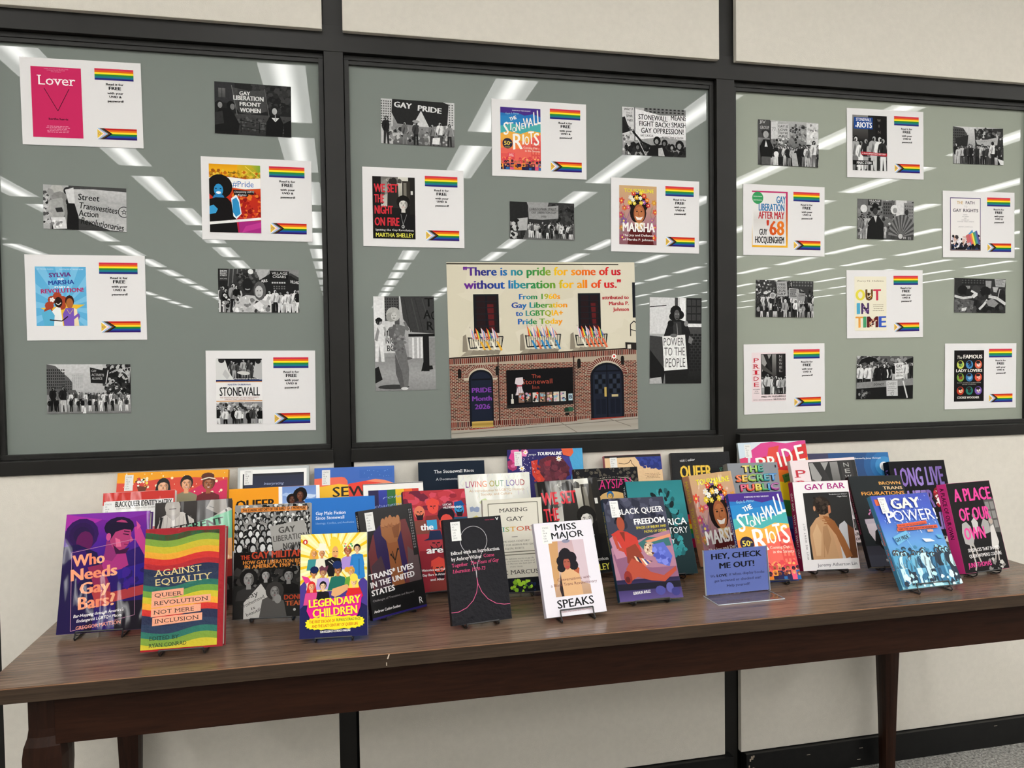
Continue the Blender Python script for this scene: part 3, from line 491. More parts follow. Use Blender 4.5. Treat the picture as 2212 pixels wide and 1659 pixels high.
def ph_smash(a):
    bg(a, 180, 150); a.r(0, 0, 18, 70, 'd2d2d2'); a.t('WAY P', 3, 17, 7, 5, '333', 'b'); a.t('THAT', 6, 15, 14, 4, '555', 'n'); a.t('SPIR', 6, 16, 21, 5, '333', 'b'); a.t('NEI', 8, 16, 30, 5, '333', 'b'); a.blobs(0, 34, 20, 96, 40, 1.5, 4, ['d8d8d8', '666', 'a8a8a8'], 5); a.p([(0, 22), (4, 20), (12, 50), (0, 56)], '1a1a1a')
    a.r(34, 0, 100, 14, '777'); wins(a, 36, 0, 100, 12, 10, 2, '2c2c2c'); a.p([(19, 2), (60, 14), (100, 12), (100, 64), (60, 60), (20, 68)], 'ecebec'); a.r(19, 0, 20, 70, '222')
    K = '121214'; a.t('STONEWALL', 25, 71, 24, 10.5, K, 'b', -2); a.t('MEANS', 76, 101, 23, 10, K, 'b', 1); a.t('FIGHT BACK!', 26, 75, 38, 10.5, K, 'b', -1); a.t('SMASH', 77, 101, 38, 10.5, K, 'b'); a.t('GAY OPPRESSION!', 29, 97, 53, 11, K, 'b', .5); a.t('GAY CAUCUS', 28, 48, 60, 4.6, K, 'b', -1); a.t('AGAINST WAR & FASCISM', 62, 96, 62, 4, K, 'b')
    a.blobs(10, 76, 100, 100, 60, 3, 7, ['101010', '1c1c1c', '2a2a2a', '161616'], 3); R = random.Random(4)
    for x, y, r in ((24, 82, 5), (54, 68, 6), (66, 72, 5), (78, 80, 4.4), (90, 76, 7), (44, 84, 4)): a.e(x, y, r, r*1.6, '121212', 10); a.e(x-.6, y+1.6, r*.5, r*.9, g2(R.choice([110, 150, 170])), 8)
    a.p([(38, 100), (44, 78), (62, 76), (72, 90), (72, 100)], '141414'); a.l([(20, 56), (36, 100)], .9, 'e0e0e0'); a.l([(0, 24), (24, 64)], .8, '303030'); a.l([(16, 50), (30, 72), (44, 80)], 3, '141414'); a.p([(56, 84), (62, 82), (66, 100), (56, 100)], 'c0c0c0'); a.man(6, 100, 24, '444', '222', '1a1a1a', '1a1a1a')
def ph_march1970(a):
    bg(a, 50, 40); a.r(0, 0, 28, 60, '222'); a.blobs(60, 0, 100, 60, 90, 2, 5, ['181818', '2e2e2e', '444', '3a3a3a'], 3); a.p([(26, 0), (60, 0), (58, 14), (28, 10)], '9a9a9a'); a.p([(28, 9), (51, 13), (75, 7), (75, 42), (50, 47), (29, 45)], '9c9c9c'); a.p([(28, 20), (75, 18), (75, 24), (28, 26)], '8a8a8a')
    a.t('CHRISTOPHER STREET', 30, 72, 22, 6, '2a2a2a', 'b', 1); a.t('GAY LIBERATION DAY', 33, 72, 31, 5.4, '2a2a2a', 'b', 1); a.t('1970', 48, 56, 41, 5, '2a2a2a', 'b'); a.grad(20, 70, 100, 100, ['585858', '707070']); a.crowd(0, 84, 100, 96, 3, 13, 40, 4, [25, 40, 60, 190, 220, 90]); a.crowd(44, 98, 100, 104, 1, 6, 56, 7, [20, 40, 200, 230, 60]); a.p([(11, 46), (27, 42), (26, 76), (12, 78)], 'b2b2b2'); a.blobs(0, 50, 11, 98, 24, 1.5, 4, ['c8c8c8', '1c1c1c', '888'], 6)
def ph_dancer(a):
    bg(a, 200, 120); a.grad(0, 64, 100, 100, ['8a8a8a', 'a2a2a2', '8c8c8c']); a.r(0, 0, 22, 34, 'e4e4e4'); a.r(18, 0, 42, 30, '505050'); wins(a, 18, 2, 42, 22, 6, 7, '2a2a2a'); a.p([(44, 0), (100, 0), (100, 40), (62, 38), (48, 24)], '3a3a3a')
    for i in range(6): a.l([(50+i*6, 2), (60+i*7, 38)], 1.4, g2(48+12*(i % 3)))
    a.t('T', 84, 98, 11, 9, '0e0e0e', 'b'); a.t('A', 82, 94, 24, 9, '0e0e0e', 'b'); a.t('R', 86, 98, 36, 9, '0e0e0e', 'b'); a.t('G', 94, 104, 25, 9, '0e0e0e', 'b'); a.p([(56, 40), (100, 40), (100, 43), (56, 43)], '111'); a.r(56, 43, 100, 66, 'b4b4b4'); a.r(80, 42, 90, 80, '161616'); a.p([(76, 80), (96, 78), (94, 70), (80, 70)], '141414'); a.r(90, 44, 100, 74, '8a8a8a')
    for x in (62, 70, 76): a.r(x, 44, x+3, 66, 'e4e4e4')
    a.r(10, 26, 34, 60, 'd0d0d0'); a.t('MIC', 16, 32, 42, 6, '1a1a1a', 'b'); a.t('NIG', 18, 34, 50, 6, '1a1a1a', 'b'); a.t('BO', 20, 34, 58, 6, '1a1a1a', 'b'); a.man(8, 69, 46, 'a0a0a0', '222', 'dcdcdc', 'e4e4e4', 2); a.e(8, 25, 6, 2, '161616'); a.e(54, 66, 8, 1.4, '5c5c5c'); a.e(30, 96, 26, 2.6, '383838'); a.p([(0, 76), (6, 74), (12, 88), (0, 92)], '1c1c1c')
    B = '6e6e6e'; a.p([(24, 33), (40, 30), (52, 32), (48, 48), (52, 60), (56, 78), (54, 96), (46, 96), (44, 80), (34, 60), (30, 48)], B); a.blobs(28, 34, 52, 60, 30, 1.5, 3.5, ['8a8a8a', '5a5a5a', '787878'], 4); a.p([(33, 60), (44, 80), (48, 98), (42, 98), (34, 82)], '5a5a5a'); a.l([(25, 34), (28, 44), (34, 30)], 5, '606060'); a.l([(50, 33), (56, 36), (50, 27)], 4, '707070')
    a.c(32, 19, 12, 'b4b4b0', 14); a.c(28, 22, 8, '9c9c98', 12); a.e(33, 21, 4.6, 4.4, 'c8c8c4', 12); a.l([(31, 23), (35, 23)], .9, '222'); a.l([(30, 20), (32, 20)], .9, '222'); a.l([(34, 20), (36, 20)], .9, '222'); a.e(48, 98, 6, 1.6, 'd8d8d8')
def ph_power(a):
    bg(a, 215, 120); a.r(0, 0, 100, 42, 'd8d8d8'); a.l([(0, 11), (32, 9)], 1.6, '161616'); a.l([(0, 46), (30, 46)], 1.4, '161616'); a.r(48, 0, 54, 40, '444'); a.r(58, 0, 68, 36, 'f0f0f0'); a.r(70, 0, 100, 30, '222'); wins(a, 72, 2, 100, 28, 3, 3, '3c3c3c', .8); a.r(64, 30, 100, 34, 'e8e8e8'); a.grad(68, 34, 100, 100, ['4a4a4a', '303030', '181818'])
    a.k += 1
    for j in range(13):
        for i in range(4): a.r(70+i*8+(j % 2)*4, 42+j*3.4, 76+i*8+(j % 2)*4, 44.6+j*3.4, '1e1e1e', 0)
    a.p([(0, 44), (30, 46), (24, 100), (0, 100)], '3c3c3c'); a.p([(0, 60), (30, 84), (26, 100), (0, 92)], '161616'); a.p([(0, 94), (22, 92), (24, 100), (0, 100)], 'b4b4b4'); a.p([(26, 46), (36, 28), (52, 24), (70, 28), (78, 40), (76, 86), (70, 100), (30, 100)], '1c1c1c'); a.p([(44, 28), (60, 28), (62, 46), (46, 46)], '343434'); a.l([(52, 30), (54, 46)], 1.2, '8a8a8a')
    for x, y, r in ((50, 16, 11), (44, 22, 7), (58, 20, 8), (40, 30, 6)): a.c(x, y, r, '121212', 12)
    a.e(52, 20, 5.4, 6, '585858', 12); a.l([(50, 24), (55, 24)], 1, '1a1a1a'); a.l([(49, 19), (51.5, 19)], 1, 'c0c0c0'); a.l([(53.5, 19), (56, 19)], 1, 'c0c0c0'); a.e(70, 30, 4, 3.4, '909090'); a.p([(76, 44), (84, 48), (80, 54), (74, 52)], '787878')
    a.p([(24, 45), (68, 43), (73, 83), (28, 85)], 'ececea'); K = '505050'; a.t('POWER', 26, 66, 56, 9, K, 'n', 1); a.t('TO THE', 28, 68, 67.5, 9.4, K, 'n', 1); a.t('PEOPLE', 30, 69, 81, 10.4, K, 'n', 1); a.e(46, 44, 7, 2.2, '6c6c6c')
def ph_group(a):
    bg(a, 180, 60); a.blobs(20, 36, 100, 96, 120, 1.2, 3, ['161616', 'c8c8c8', '5a5a5a', 'e4e4e4', '2a2a2a'], 22); a.r(0, 0, 20, 40, '4a4a4a'); a.t('JIV', 3, 12, 8, 6, 'c0c0c0', 'b'); a.t('GROUP', 3, 18, 21, 7, 'b8b8b8', 'b'); a.blobs(54, 4, 84, 40, 70, 1.5, 3.6, ['2c2c2c', '8a8a8a', '5c5c5c', 'b0b0b0'], 3); a.r(80, 2, 100, 50, 'd8d8d8'); a.blobs(82, 6, 100, 46, 20, 1, 3, ['888', 'b8b8b8', 'f0f0f0'], 5); a.r(19, 2, 20.4, 60, '1a1a1a'); a.p([(21, 4), (32, 2), (32, 40), (21, 42)], 'd4d4d4'); a.t('77', 22, 29, 24, 8, '999', 'b'); a.p([(31, 8), (50, 6), (52, 38), (32, 40)], 'c6c6c6')
    for i, tx in enumerate(('GAY IS', 'LOVE', 'THAT WE', 'ARE')): a.t(tx, 33, 49, 15+i*7.4, 5, '3a3a3a', 'b')
    a.crowd(18, 92, 102, 102, 3, 11, 46, 4, [20, 30, 60, 220, 190, 120]); a.e(12, 26, 7, 5, '303030'); a.e(12, 33, 4.6, 8, 'a8a8a8', 12); a.p([(2, 60), (8, 44), (18, 44), (24, 60), (22, 84), (4, 84)], '121212'); a.p([(12, 46), (15, 60), (10, 60)], 'e0e0e0'); a.r(5, 82, 20, 100, '5a5a5a'); a.c(29, 75, 4, 'f0f0f0'); a.p([(54, 72), (62, 70), (66, 100), (56, 100)], 'b4b4b4'); a.man(92, 100, 58, '909090', '141414', 'e4e4e4', '6a6a6a')
def ph_banner(a):
    bg(a, 215, 120); a.p([(0, 0), (20, 4), (28, 20), (26, 60), (0, 60)], '4c4c4c'); wins(a, 0, 8, 24, 50, 6, 6, '1c1c1c'); a.p([(42, 4), (100, 0), (100, 60), (44, 50)], '2e2e2e'); a.blobs(46, 4, 100, 40, 60, 1.5, 4, ['1a1a1a', '6a6a6a', 'b8b8b8', '3a3a3a'], 4); a.p([(4, 32), (30, 22), (28, 52), (6, 54)], '262626'); a.p([(44, 34), (68, 32), (90, 24), (88, 46), (66, 50), (48, 46)], 'b4b4b4'); a.t('LIBERATION', 50, 84, 41, 5, '8a8a8a', 'n', 3)
    a.crowd(2, 98, 102, 104, 2, 11, 54, 5, [18, 26, 40, 200, 60, 20]); a.man(78, 100, 62, '222', '101010', 'e6e6e6', '222'); a.p([(88, 84), (100, 88), (100, 100), (94, 100)], 'e4e4e4')
def ph_fan(a):
    bg(a, 150, 70); a.blobs(0, 0, 100, 70, 130, 1.5, 4, ['1c1c1c', '3a3a3a', '8a8a8a', 'd0d0d0', '606060'], 21); a.r(18, 0, 42, 16, '2e2e2e'); a.t('VILLAGE', 20, 40, 6, 5, 'd8d8d8', 'b'); a.t('CIGARS', 22, 38, 13, 5, 'd8d8d8', 'b'); a.p([(0, 0), (18, 0), (18, 30), (0, 24)], '6c6c6c'); a.p([(44, 4), (66, 2), (62, 50), (44, 40)], '5a5a5a'); wins(a, 46, 8, 62, 40, 4, 4, '2a2a2a'); a.r(68, 0, 82, 40, 'd8d8d8'); a.p([(82, 6), (100, 6), (100, 60), (84, 50)], '888'); wins(a, 84, 12, 100, 52, 4, 5, '5a5a5a'); a.c(11, 24, 6, 'e0e0e0'); a.crowd(-4, 98, 22, 104, 2, 3, 64, 6, [200, 180, 120, 60]); a.crowd(46, 98, 104, 104, 1, 5, 62, 4, [190, 60, 150])
    a.p([(16, 100), (18, 60), (26, 44), (38, 44), (46, 60), (46, 100)], '161616'); a.l([(18, 64), (8, 82), (0, 90)], 4, '8c8c8c'); a.e(31, 24, 9.5, 4, '101010'); a.e(31, 18, 5.6, 9, '121212'); a.e(31, 30, 4.2, 9, '3a3a3a', 12); a.p([(28, 42), (34, 42), (32, 58)], 'd0d0d0'); a.e(65, 24, 7, 12, 'e0e0e0'); a.e(66, 26, 4, 7, '9a9a9a'); a.e(87, 30, 3.6, 7, '2c2c2c')
    a.k += 1
    for i in range(22):
        t0 = PI*1.02+i*PI*.98/22; t1 = t0+PI*.98/22; c = g2(70 if i % 2 else 125)
        X = lambda t, r: 76+26*r*math.cos(t)+4*r; Y = lambda t, r: 92+56*r*math.sin(t)
        a._add([(X(t0, .16), Y(t0, .16)), (X(t1, .16), Y(t1, .16)), (X(t1, 1), Y(t1, 1)), (X(t0, 1), Y(t0, 1))], [hx(c)]*4)
    a.c(76, 91, 4, 'c8c8c8')
def ph_signs(a):
    bg(a, 60, 50); a.blobs(0, 0, 100, 40, 160, 1, 3, ['1a1a1a', 'b8b8b8', '707070', 'd8d8d8', '2c2c2c'], 4); a.r(62, 0, 100, 22, '3a3a3a'); wins(a, 64, 2, 100, 18, 7, 2, '6c6c6c'); a.crowd(0, 70, 104, 82, 3, 15, 42, 5, [20, 220, 190, 60, 40]); a.crowd(0, 100, 104, 104, 1, 9, 60, 9, [15, 225, 200, 40, 160])
    a.p([(34, 4), (52, 2), (54, 42), (36, 44)], 'b0b0b0')
    for i, tx in enumerate(('I FEEL', 'GOOD', 'LEGAL', 'GAY')): a.t(tx, 36, 51, 14+i*8.6, 6, '1c1c1c', 'b')
    a.p([(56, 20), (72, 22), (71, 50), (56, 48)], 'a8a8a8'); a.lines(58, 70, 24, 46, 4, '222', .5, .2); a.p([(72, 34), (85, 34), (84, 56), (71, 54)], '9a9a9a'); a.t('LES-BIANS', 73, 84, 42, 5, '222', 'b'); a.c(28, 42, 5, 'd8d8d8'); a.c(28, 42, 4, 'b0b0b0'); a.lines(25, 31, 38, 46, 3, '333')
    a.man(50, 106, 54, 'b0b0b0', 'e8e8e8', '9a9a9a', 'b4b4b4'); a.man(68, 100, 46, '888', '303030', 'f0f0f0', '222')
def ph_arms(a):
    bg(a, 60, 30); a.blobs(0, 20, 100, 60, 90, 1.5, 4, ['161616', '3a3a3a', '8a8a8a', '2a2a2a'], 23); a.r(0, 0, 100, 30, '303030'); a.r(14, 2, 60, 20, '202020'); wins(a, 14, 4, 60, 18, 8, 2, '4a4a4a'); a.p([(60, 6), (72, 6), (71, 28), (61, 26)], '9c9c9c'); a.p([(78, 0), (100, 2), (98, 24), (80, 22)], 'aaaaaa'); a.lines(80, 97, 4, 20, 4, '6a6a6a'); a.r(22, 22, 30, 32, '8c8c8c'); a.p([(74, 24), (86, 24), (82, 40), (76, 38)], 'b4b4b4')
    R = random.Random(5)
    for x, y, r, c in ((16, 36, 10, '141414'), (42, 32, 8, '3c3c3c'), (60, 38, 10, '161616'), (92, 44, 8, '202020'), (30, 42, 8, '202020')): a.e(x, y, r, r*1.6, c)
    a.blobs(0, 52, 100, 100, 90, 4, 8, ['161616', '222222', '303030', '1a1a1a', '424242'], 6); a.p([(0, 62), (20, 58), (38, 66), (34, 100), (0, 100)], '5c5c5c'); a.blobs(0, 64, 36, 98, 40, 1, 3, ['3a3a3a', '787878', '4c4c4c'], 7)
    a.l([(0, 52), (16, 58), (34, 54), (40, 44)], 4, 'c8c8c8'); a.l([(32, 36), (44, 46), (36, 56)], 3.4, 'd8d8d8'); a.l([(66, 52), (82, 56), (100, 74)], 5, 'cacaca'); a.l([(64, 62), (56, 78), (48, 90)], 4, 'd0d0d0'); a.p([(60, 66), (74, 58), (86, 72), (78, 84), (66, 80)], '8c8c8c'); a.l([(88, 30), (84, 60)], 1.2, 'c8c8c8'); a.p([(14, 88), (24, 84), (22, 94), (14, 96)], 'e0e0e0')
def ph_umbrella(a):
    bg(a, 90, 30); a.blobs(0, 0, 100, 30, 70, 2, 5, ['5c5c5c', '888', 'b8b8b8', '3a3a3a'], 4); a.crowd(0, 60, 100, 66, 2, 9, 50, 5, [225, 20, 16, 190, 30]); a.p([(2, 20), (8, 8), (22, 1), (34, 6), (38, 14), (28, 13), (22, 18), (14, 15)], '141414'); a.l([(24, 14), (24, 44)], .8, 'b0b0b0'); a.p([(86, 10), (100, 2), (100, 14), (90, 16)], '181818')
    for x, c, t in ((6, 'd8d8d8', 'e0e0e0'), (20, '9a9a9a', 'e8e8e8'), (37, 'b0b0b0', '161616'), (55, '8c8c8c', '121212'), (48, 'e4e4e4', '1c1c1c')): a.man(x, 84, 66, c, '1c1c1c', t, '141414', x)
    a.p([(67, 17), (82, 15), (83, 52), (68, 54)], 'e4e4e4'); a.t('GAY', 69, 80, 27, 7, '222', 'b')
    for i in range(3): a.t(('RIGHTS', 'NOW', 'LIBERATION')[i], 69, 81, 34+i*7, 4.4, '444', 'b', 0, .2)
    a.p([(0, 62), (100, 52), (100, 68), (0, 76)], '8a8a8a'); a.t('DO NOT', 30, 48, 69, 5, '222', 'b', 1); a.r(0, 76, 100, 100, '121212'); a.p([(0, 76), (100, 68), (100, 100), (0, 100)], '151515'); a.blobs(4, 80, 24, 98, 20, 1, 3, ['555', '222', '909090'], 5); a.p([(52, 58), (72, 57), (73, 93), (53, 93)], 'cacaca'); a.t('DYKES', 54, 69, 68, 6.4, '666', 'n'); a.lines(55, 70, 71, 84, 3, '888'); a.c(63, 88, 3, '777'); a.c(63, 88, 2.2, 'cacaca'); a.l([(82, 58), (90, 98)], 2.4, 'd8d8d8')

# ---- the big poster of the brick tavern front
def art_poster(a):
    a.r(0, 0, 100, 100, 'd9d2bd'); a.blobs(0, 0, 100, 52, 60, 6, 14, ['dcd5c1', 'd6cfb9', 'dad3be'], 3); a.l([(0, .8), (91, 1.4)], .6, '3a342c')
    rb = lambda q: ramp(RAIN, q)
    sh = lambda lo, hi: (lambda q: ramp(RAIN, lo+(hi-lo)*q))
    a.t('"There is no pride for some of us', 8.3, 92.3, 7.6, 4.7, rb, 'x'); a.t('without liberation for all of us."', 8.8, 92.3, 15.1, 4.7, rb, 'x')
    a.t('From 1960s', 36.7, 58.8, 21.4, 3.1, sh(.22, .72), 'x'); a.t('Gay Liberation', 32.7, 62.6, 26.3, 3.1, sh(.15, .72), 'x'); a.t('to LGBTQIA+', 35, 60.2, 31.0, 3.1, sh(.18, .7), 'x'); a.t('Pride Today', 35.8, 59.6, 35.8, 3.1, sh(.2, .72), 'x')
    for tx, x0, y in (('attributed to', 81.6, 21.9), ('Marsha P.', 85.2, 25.4), ('Johnson', 87.7, 28.9)): a.t(tx, x0, 96.4, y, 2.1, 'b3202c', 'x')
    for x0, x1 in ((13.6, 25.8), (68.8, 80.2)):
        a.r(x0-.5, 18.2, x1+.4, 40.6, '16161a'); a.r(x0+1, 19.4, x1-1, 40, '241416'); a.p([(x0+6.4, 24), (x1-2.4, 24), (x1-2, 40), (x0+7.4, 38)], '5a1a1c'); a.l([((x0+x1)/2, 18.5), ((x0+x1)/2, 40.4)], 1, '14141a')
        for j in range(6): a.l([(x0+.6, 19+j*3.5), (x1-.6, 19+j*3.5)], .5, '1c1c22')
    a.r(98.4, 12, 100, 33, '1c1e24'); a.l([(97, 44), (97, 37), (99, 35), (100, 36)], .5, '222'); a.l([(97, 40), (100, 41), ], .4, '222')
    for bi, (x0, x1, y0, y1, n) in enumerate(((9.9, 28, 42.6, 49, 5), (39.6, 58.6, 42, 49, 6), (66.4, 84, 42.4, 48.6, 6))):
        a.p([(x0-2.6, 42), (x0-1, 41), (x0, 51), (x0-3, 51)], '8d8474'); a.p([(x0-4, 53.5), (x0, 50), (x0+14, 51), (x0+16, 52.6), (x0+3, 53)], '9c9382'); K = '17171b'
        a.l([(x0, y0+.6), (x1, y0)], .5, K); a.l([(x0+1, y1), (x1-1, y1-.8)], .6, K); a.l([(x0, y0), (x0+1, y1)], .4, K); a.l([(x1, y0), (x1-1, y1)], .4, K); a.k += 1
        for i in range(16): x = x0+(x1-x0)*(i+.5)/16; a.l([(x, y0), (x*.96+.04*(x0+x1)/2, y1-.4)], .25, K, 0)
        R = random.Random(bi+3)
        for i in range(n):
            x = x0+1+(x1-x0-4)*i/n; y = y0-1.2
            a.l([(x, y-4.6), (x+1.6, y+3.6)], .18, '3a342c'); C6 = ['e04a3a', 'f09a3a', 'f4e04a', '4aa05a', '3a6ac0', '7a4a9c'] if (i+bi) % 2 else ['f0e8e0', 'e89ab8', '6ab8e0', 'f0c8b0', 'c84a3a']
            for j, c in enumerate(C6): u = 2.6/len(C6); d = R.uniform(1.5, 3.4); a.p([(x+j*u*.9, y-4+j*.6), (x+(j+1)*u*.9, y-3.4+j*.6), (x+(j+1)*u+1, y+d), (x+j*u+.8, y+d-.4)], c, 0 if j else 1)
            x2 = x+2; a.p([(x2, y1-4), (x2+1.3, y1-3.6), (x2+3.4, y1+1.4), (x2+2.4, y1+1.8)], R.choice(['f0ead8', 'e0704a', '3a8ac0', 'e8b03a'])); a.p([(x2-.5, y1+1), (x2+2.4, y1+1.6), (x2+1.4, y1+4), (x2-2, y1+3.4)], '8d8474')
    # brickwork
    a.p([(0, 54.6), (38, 53.4), (100, 51.4), (100, 94), (50, 94.4), (0, 96)], 'b0a08e'); R = random.Random(2); a.k += 1; cols = ['6a2a20', '783226', '56201a', '80382a', '64241c', '441c1a']
    for j in range(44):
        y = 58.6+j*.84
        for i in range(52): a.r(i*1.96-(j % 2)*.98, y, i*1.96-(j % 2)*.98+1.66, y+.62, R.choice(cols), 0)
    a.k += 1
    for yy, sl in ((54.6, -3.2), (90.6, -.6)):
        a.p([(0, yy), (100, yy+sl), (100, yy+sl+3.6), (0, yy+3.6)], 'a39282'); a.k += 1
        for i in range(96): x = i*1.04; y = yy+sl*x/100; a.r(x, y+.3, x+.72, y+3.3, R.choice(cols), 0)
    a.l([(0, 54.4), (38, 53.2), (100, 51.2)], .7, '2a1a16'); a.p([(93.8, 47.6), (100, 48), (100, 52.4), (94, 51.6)], '25221f'); a.r(95, 49, 97, 51.4, 'd8d2c4')
    for x in (24.6, 64.8): a.r(x, 55, x+.7, 93, '3a2420')
    def arch(x0, x1, yt, yb, c, n=12):
        cx, rx, ry = (x0+x1)/2, (x1-x0)/2, (x1-x0)/2*a.asp()*.8; a.p([(x1, yb)]+[(cx+rx*math.cos(PI*i/n), yt+ry-ry*math.sin(PI*i/n)) for i in range(n+1)]+[(x0, yb)], c)
        return cx, rx, ry
    for x0, x1, yt in ((7.2, 24.2, 58.4), (71.6, 94.8, 55.6)):
        cx, rx, ry = arch(x0, x1, yt, yt+9, 'c2b6a4'); a.k += 1
        for i in range(26): t0 = PI*i/26; t1 = t0+.085; a._add([(cx+rx*q*math.cos(t), yt+ry-ry*q*math.sin(t)) for t, q in ((t0, .74), (t0, .98), (t1, .98), (t1, .74))], [hx('6e3026')]*4)
    arch(9.6, 22, 61.4, 93.6, '12141c'); arch(10.6, 21.2, 62.6, 93.4, '1a2030'); a.r(11, 66.5, 21, 67.4, '0e1018'); a.grad(10.6, 91, 21.6, 94.4, ['d0b060', '9a7c38', 'c8a858']); a.p([(9.6, 95.2), (22, 94.6), (22, 96), (9.6, 96.6)], 'a8432e')
    V = '7a3fa0'; a.t('PRIDE', 10.9, 21.1, 74.4, 2.7, V, 'x'); a.t('Month', 10.9, 21.3, 79.2, 2.7, V, 'x'); a.t('2026', 12.3, 20.3, 83.9, 2.7, V, 'x')
    arch(74, 92.4, 59.4, 92.6, '10121a'); arch(75.4, 91.2, 60.6, 92.2, '1b202e'); a.r(75.4, 64, 91.2, 64.8, '0e1018'); a.l([(83.2, 60.6), (83.2, 92)], .5, '0c0e14')
    for x in (76.4, 84.4):
        a.k += 1
        for i in range(3):
            for j in range(4): a.r(x+i*2.1, 66.4+j*2.9, x+i*2.1+1.7, 68.9+j*2.9, '0b0d12' if (i+j) % 2 else '2c3442', 0)
        a.r(x+.4, 81, x+2.8, 90, '141824'); a.r(x+3.4, 81, x+5.8, 90, '141824')
    a.r(81.6, 74, 82.8, 79.6, 'c0a45c'); a.r(85.6, 78.4, 89.2, 79.8, 'c8b888'); a.p([(74, 92.2), (92.6, 91.8), (92, 93.4), (75, 93.8)], '8a3226'); a.c(87.4, 55.8, 1.3, 'f4f0e8'); a.c(87.4, 55.8, .6, 'e0302a')
    for x, y in ((5, 63), (24.4, 62), (68, 59), (92, 58)): a.p([(x-1, y-1), (x+1, y-1), (x+.8, y+3), (x-.8, y+3)], '1a1614'); a.c(x, y-1.4, .9, '1a1614')
    # shop window
    a.p([(29, 62.2), (64.6, 61.4), (64.6, 83.2), (29, 84.4)], '0d0c0e'); a.p([(29, 82.4), (64.6, 81.2), (64.6, 83.2), (29, 84.4)], '1d1b1c'); N1 = 'a84a3a'; a.t('The', 42.3, 47.2, 67.2, 2.2, N1, 'n'); a.t('Stonewall', 37, 53.6, 70.6, 2.8, N1, 'n'); a.t('Inn', 42.4, 46.4, 73.6, 2.2, N1, 'n')
    a.p([(34, 66.8), (37.6, 66.4), (38, 70), (36.8, 71), (38.2, 76.6), (33.6, 76.8), (35.2, 71), (33.4, 70)], 'd8ccd0'); a.r(34.4, 71, 37.2, 71.8, 'a83a4a'); a.k += 1
    for i in range(4): a.l([(34.4+i*.9, 72), (34.2+i*1.1, 76.4)], .2, '8a7a8a', 0)
    a.r(31.6, 76, 32.2, 81.4, 'c8c8c0'); a.r(31.2, 79, 32.6, 81.6, 'd8d4c8'); R = random.Random(8)
    for i in range(7):
        x = 35.2+i*3.72; a.r(x, 75.6, x+3, 81.2, R.choice(['c8c4bc', '8a6a5a', '3a3430', 'd0c8c0'])); a.blobs(x+.4, 76, x+2.6, 80.6, 9, .4, .9, ['d84a3a', '2a4a7a', 'e0c8a0', '1a1a1c', '8ab0c0', 'c89ab0'], i)
    a.r(61.8, 77, 64, 81, 'c0d8e0'); a.t('B', 62.2, 63.8, 80, 2.2, '1a2a4a', 'x')
    a.p([(0, 96), (24, 95), (50, 94), (100, 92.2), (100, 100), (0, 100)], 'a8a196'); a.grad(0, 96.4, 100, 100, ['a29b8e', 'b0aaa0']); a.l([(0, 97.4), (100, 93.6)], .3, '6a645c'); a.l([(57, 93.6), (66, 100)], .3, '7a746a'); a.l([(84, 93), (96, 98)], .3, '7a746a'); a.e(62.4, 86.2, 2.2, 1.4, '2e5a44'); a.e(60.6, 86.4, 1.3, 1.3, '1c3a2c'); a.r(59.8, 88, 62, 89.6, '141414'); a.p([(66, 92.6), (73, 92), (73, 93.6), (66, 94.2)], 'a49a8c')
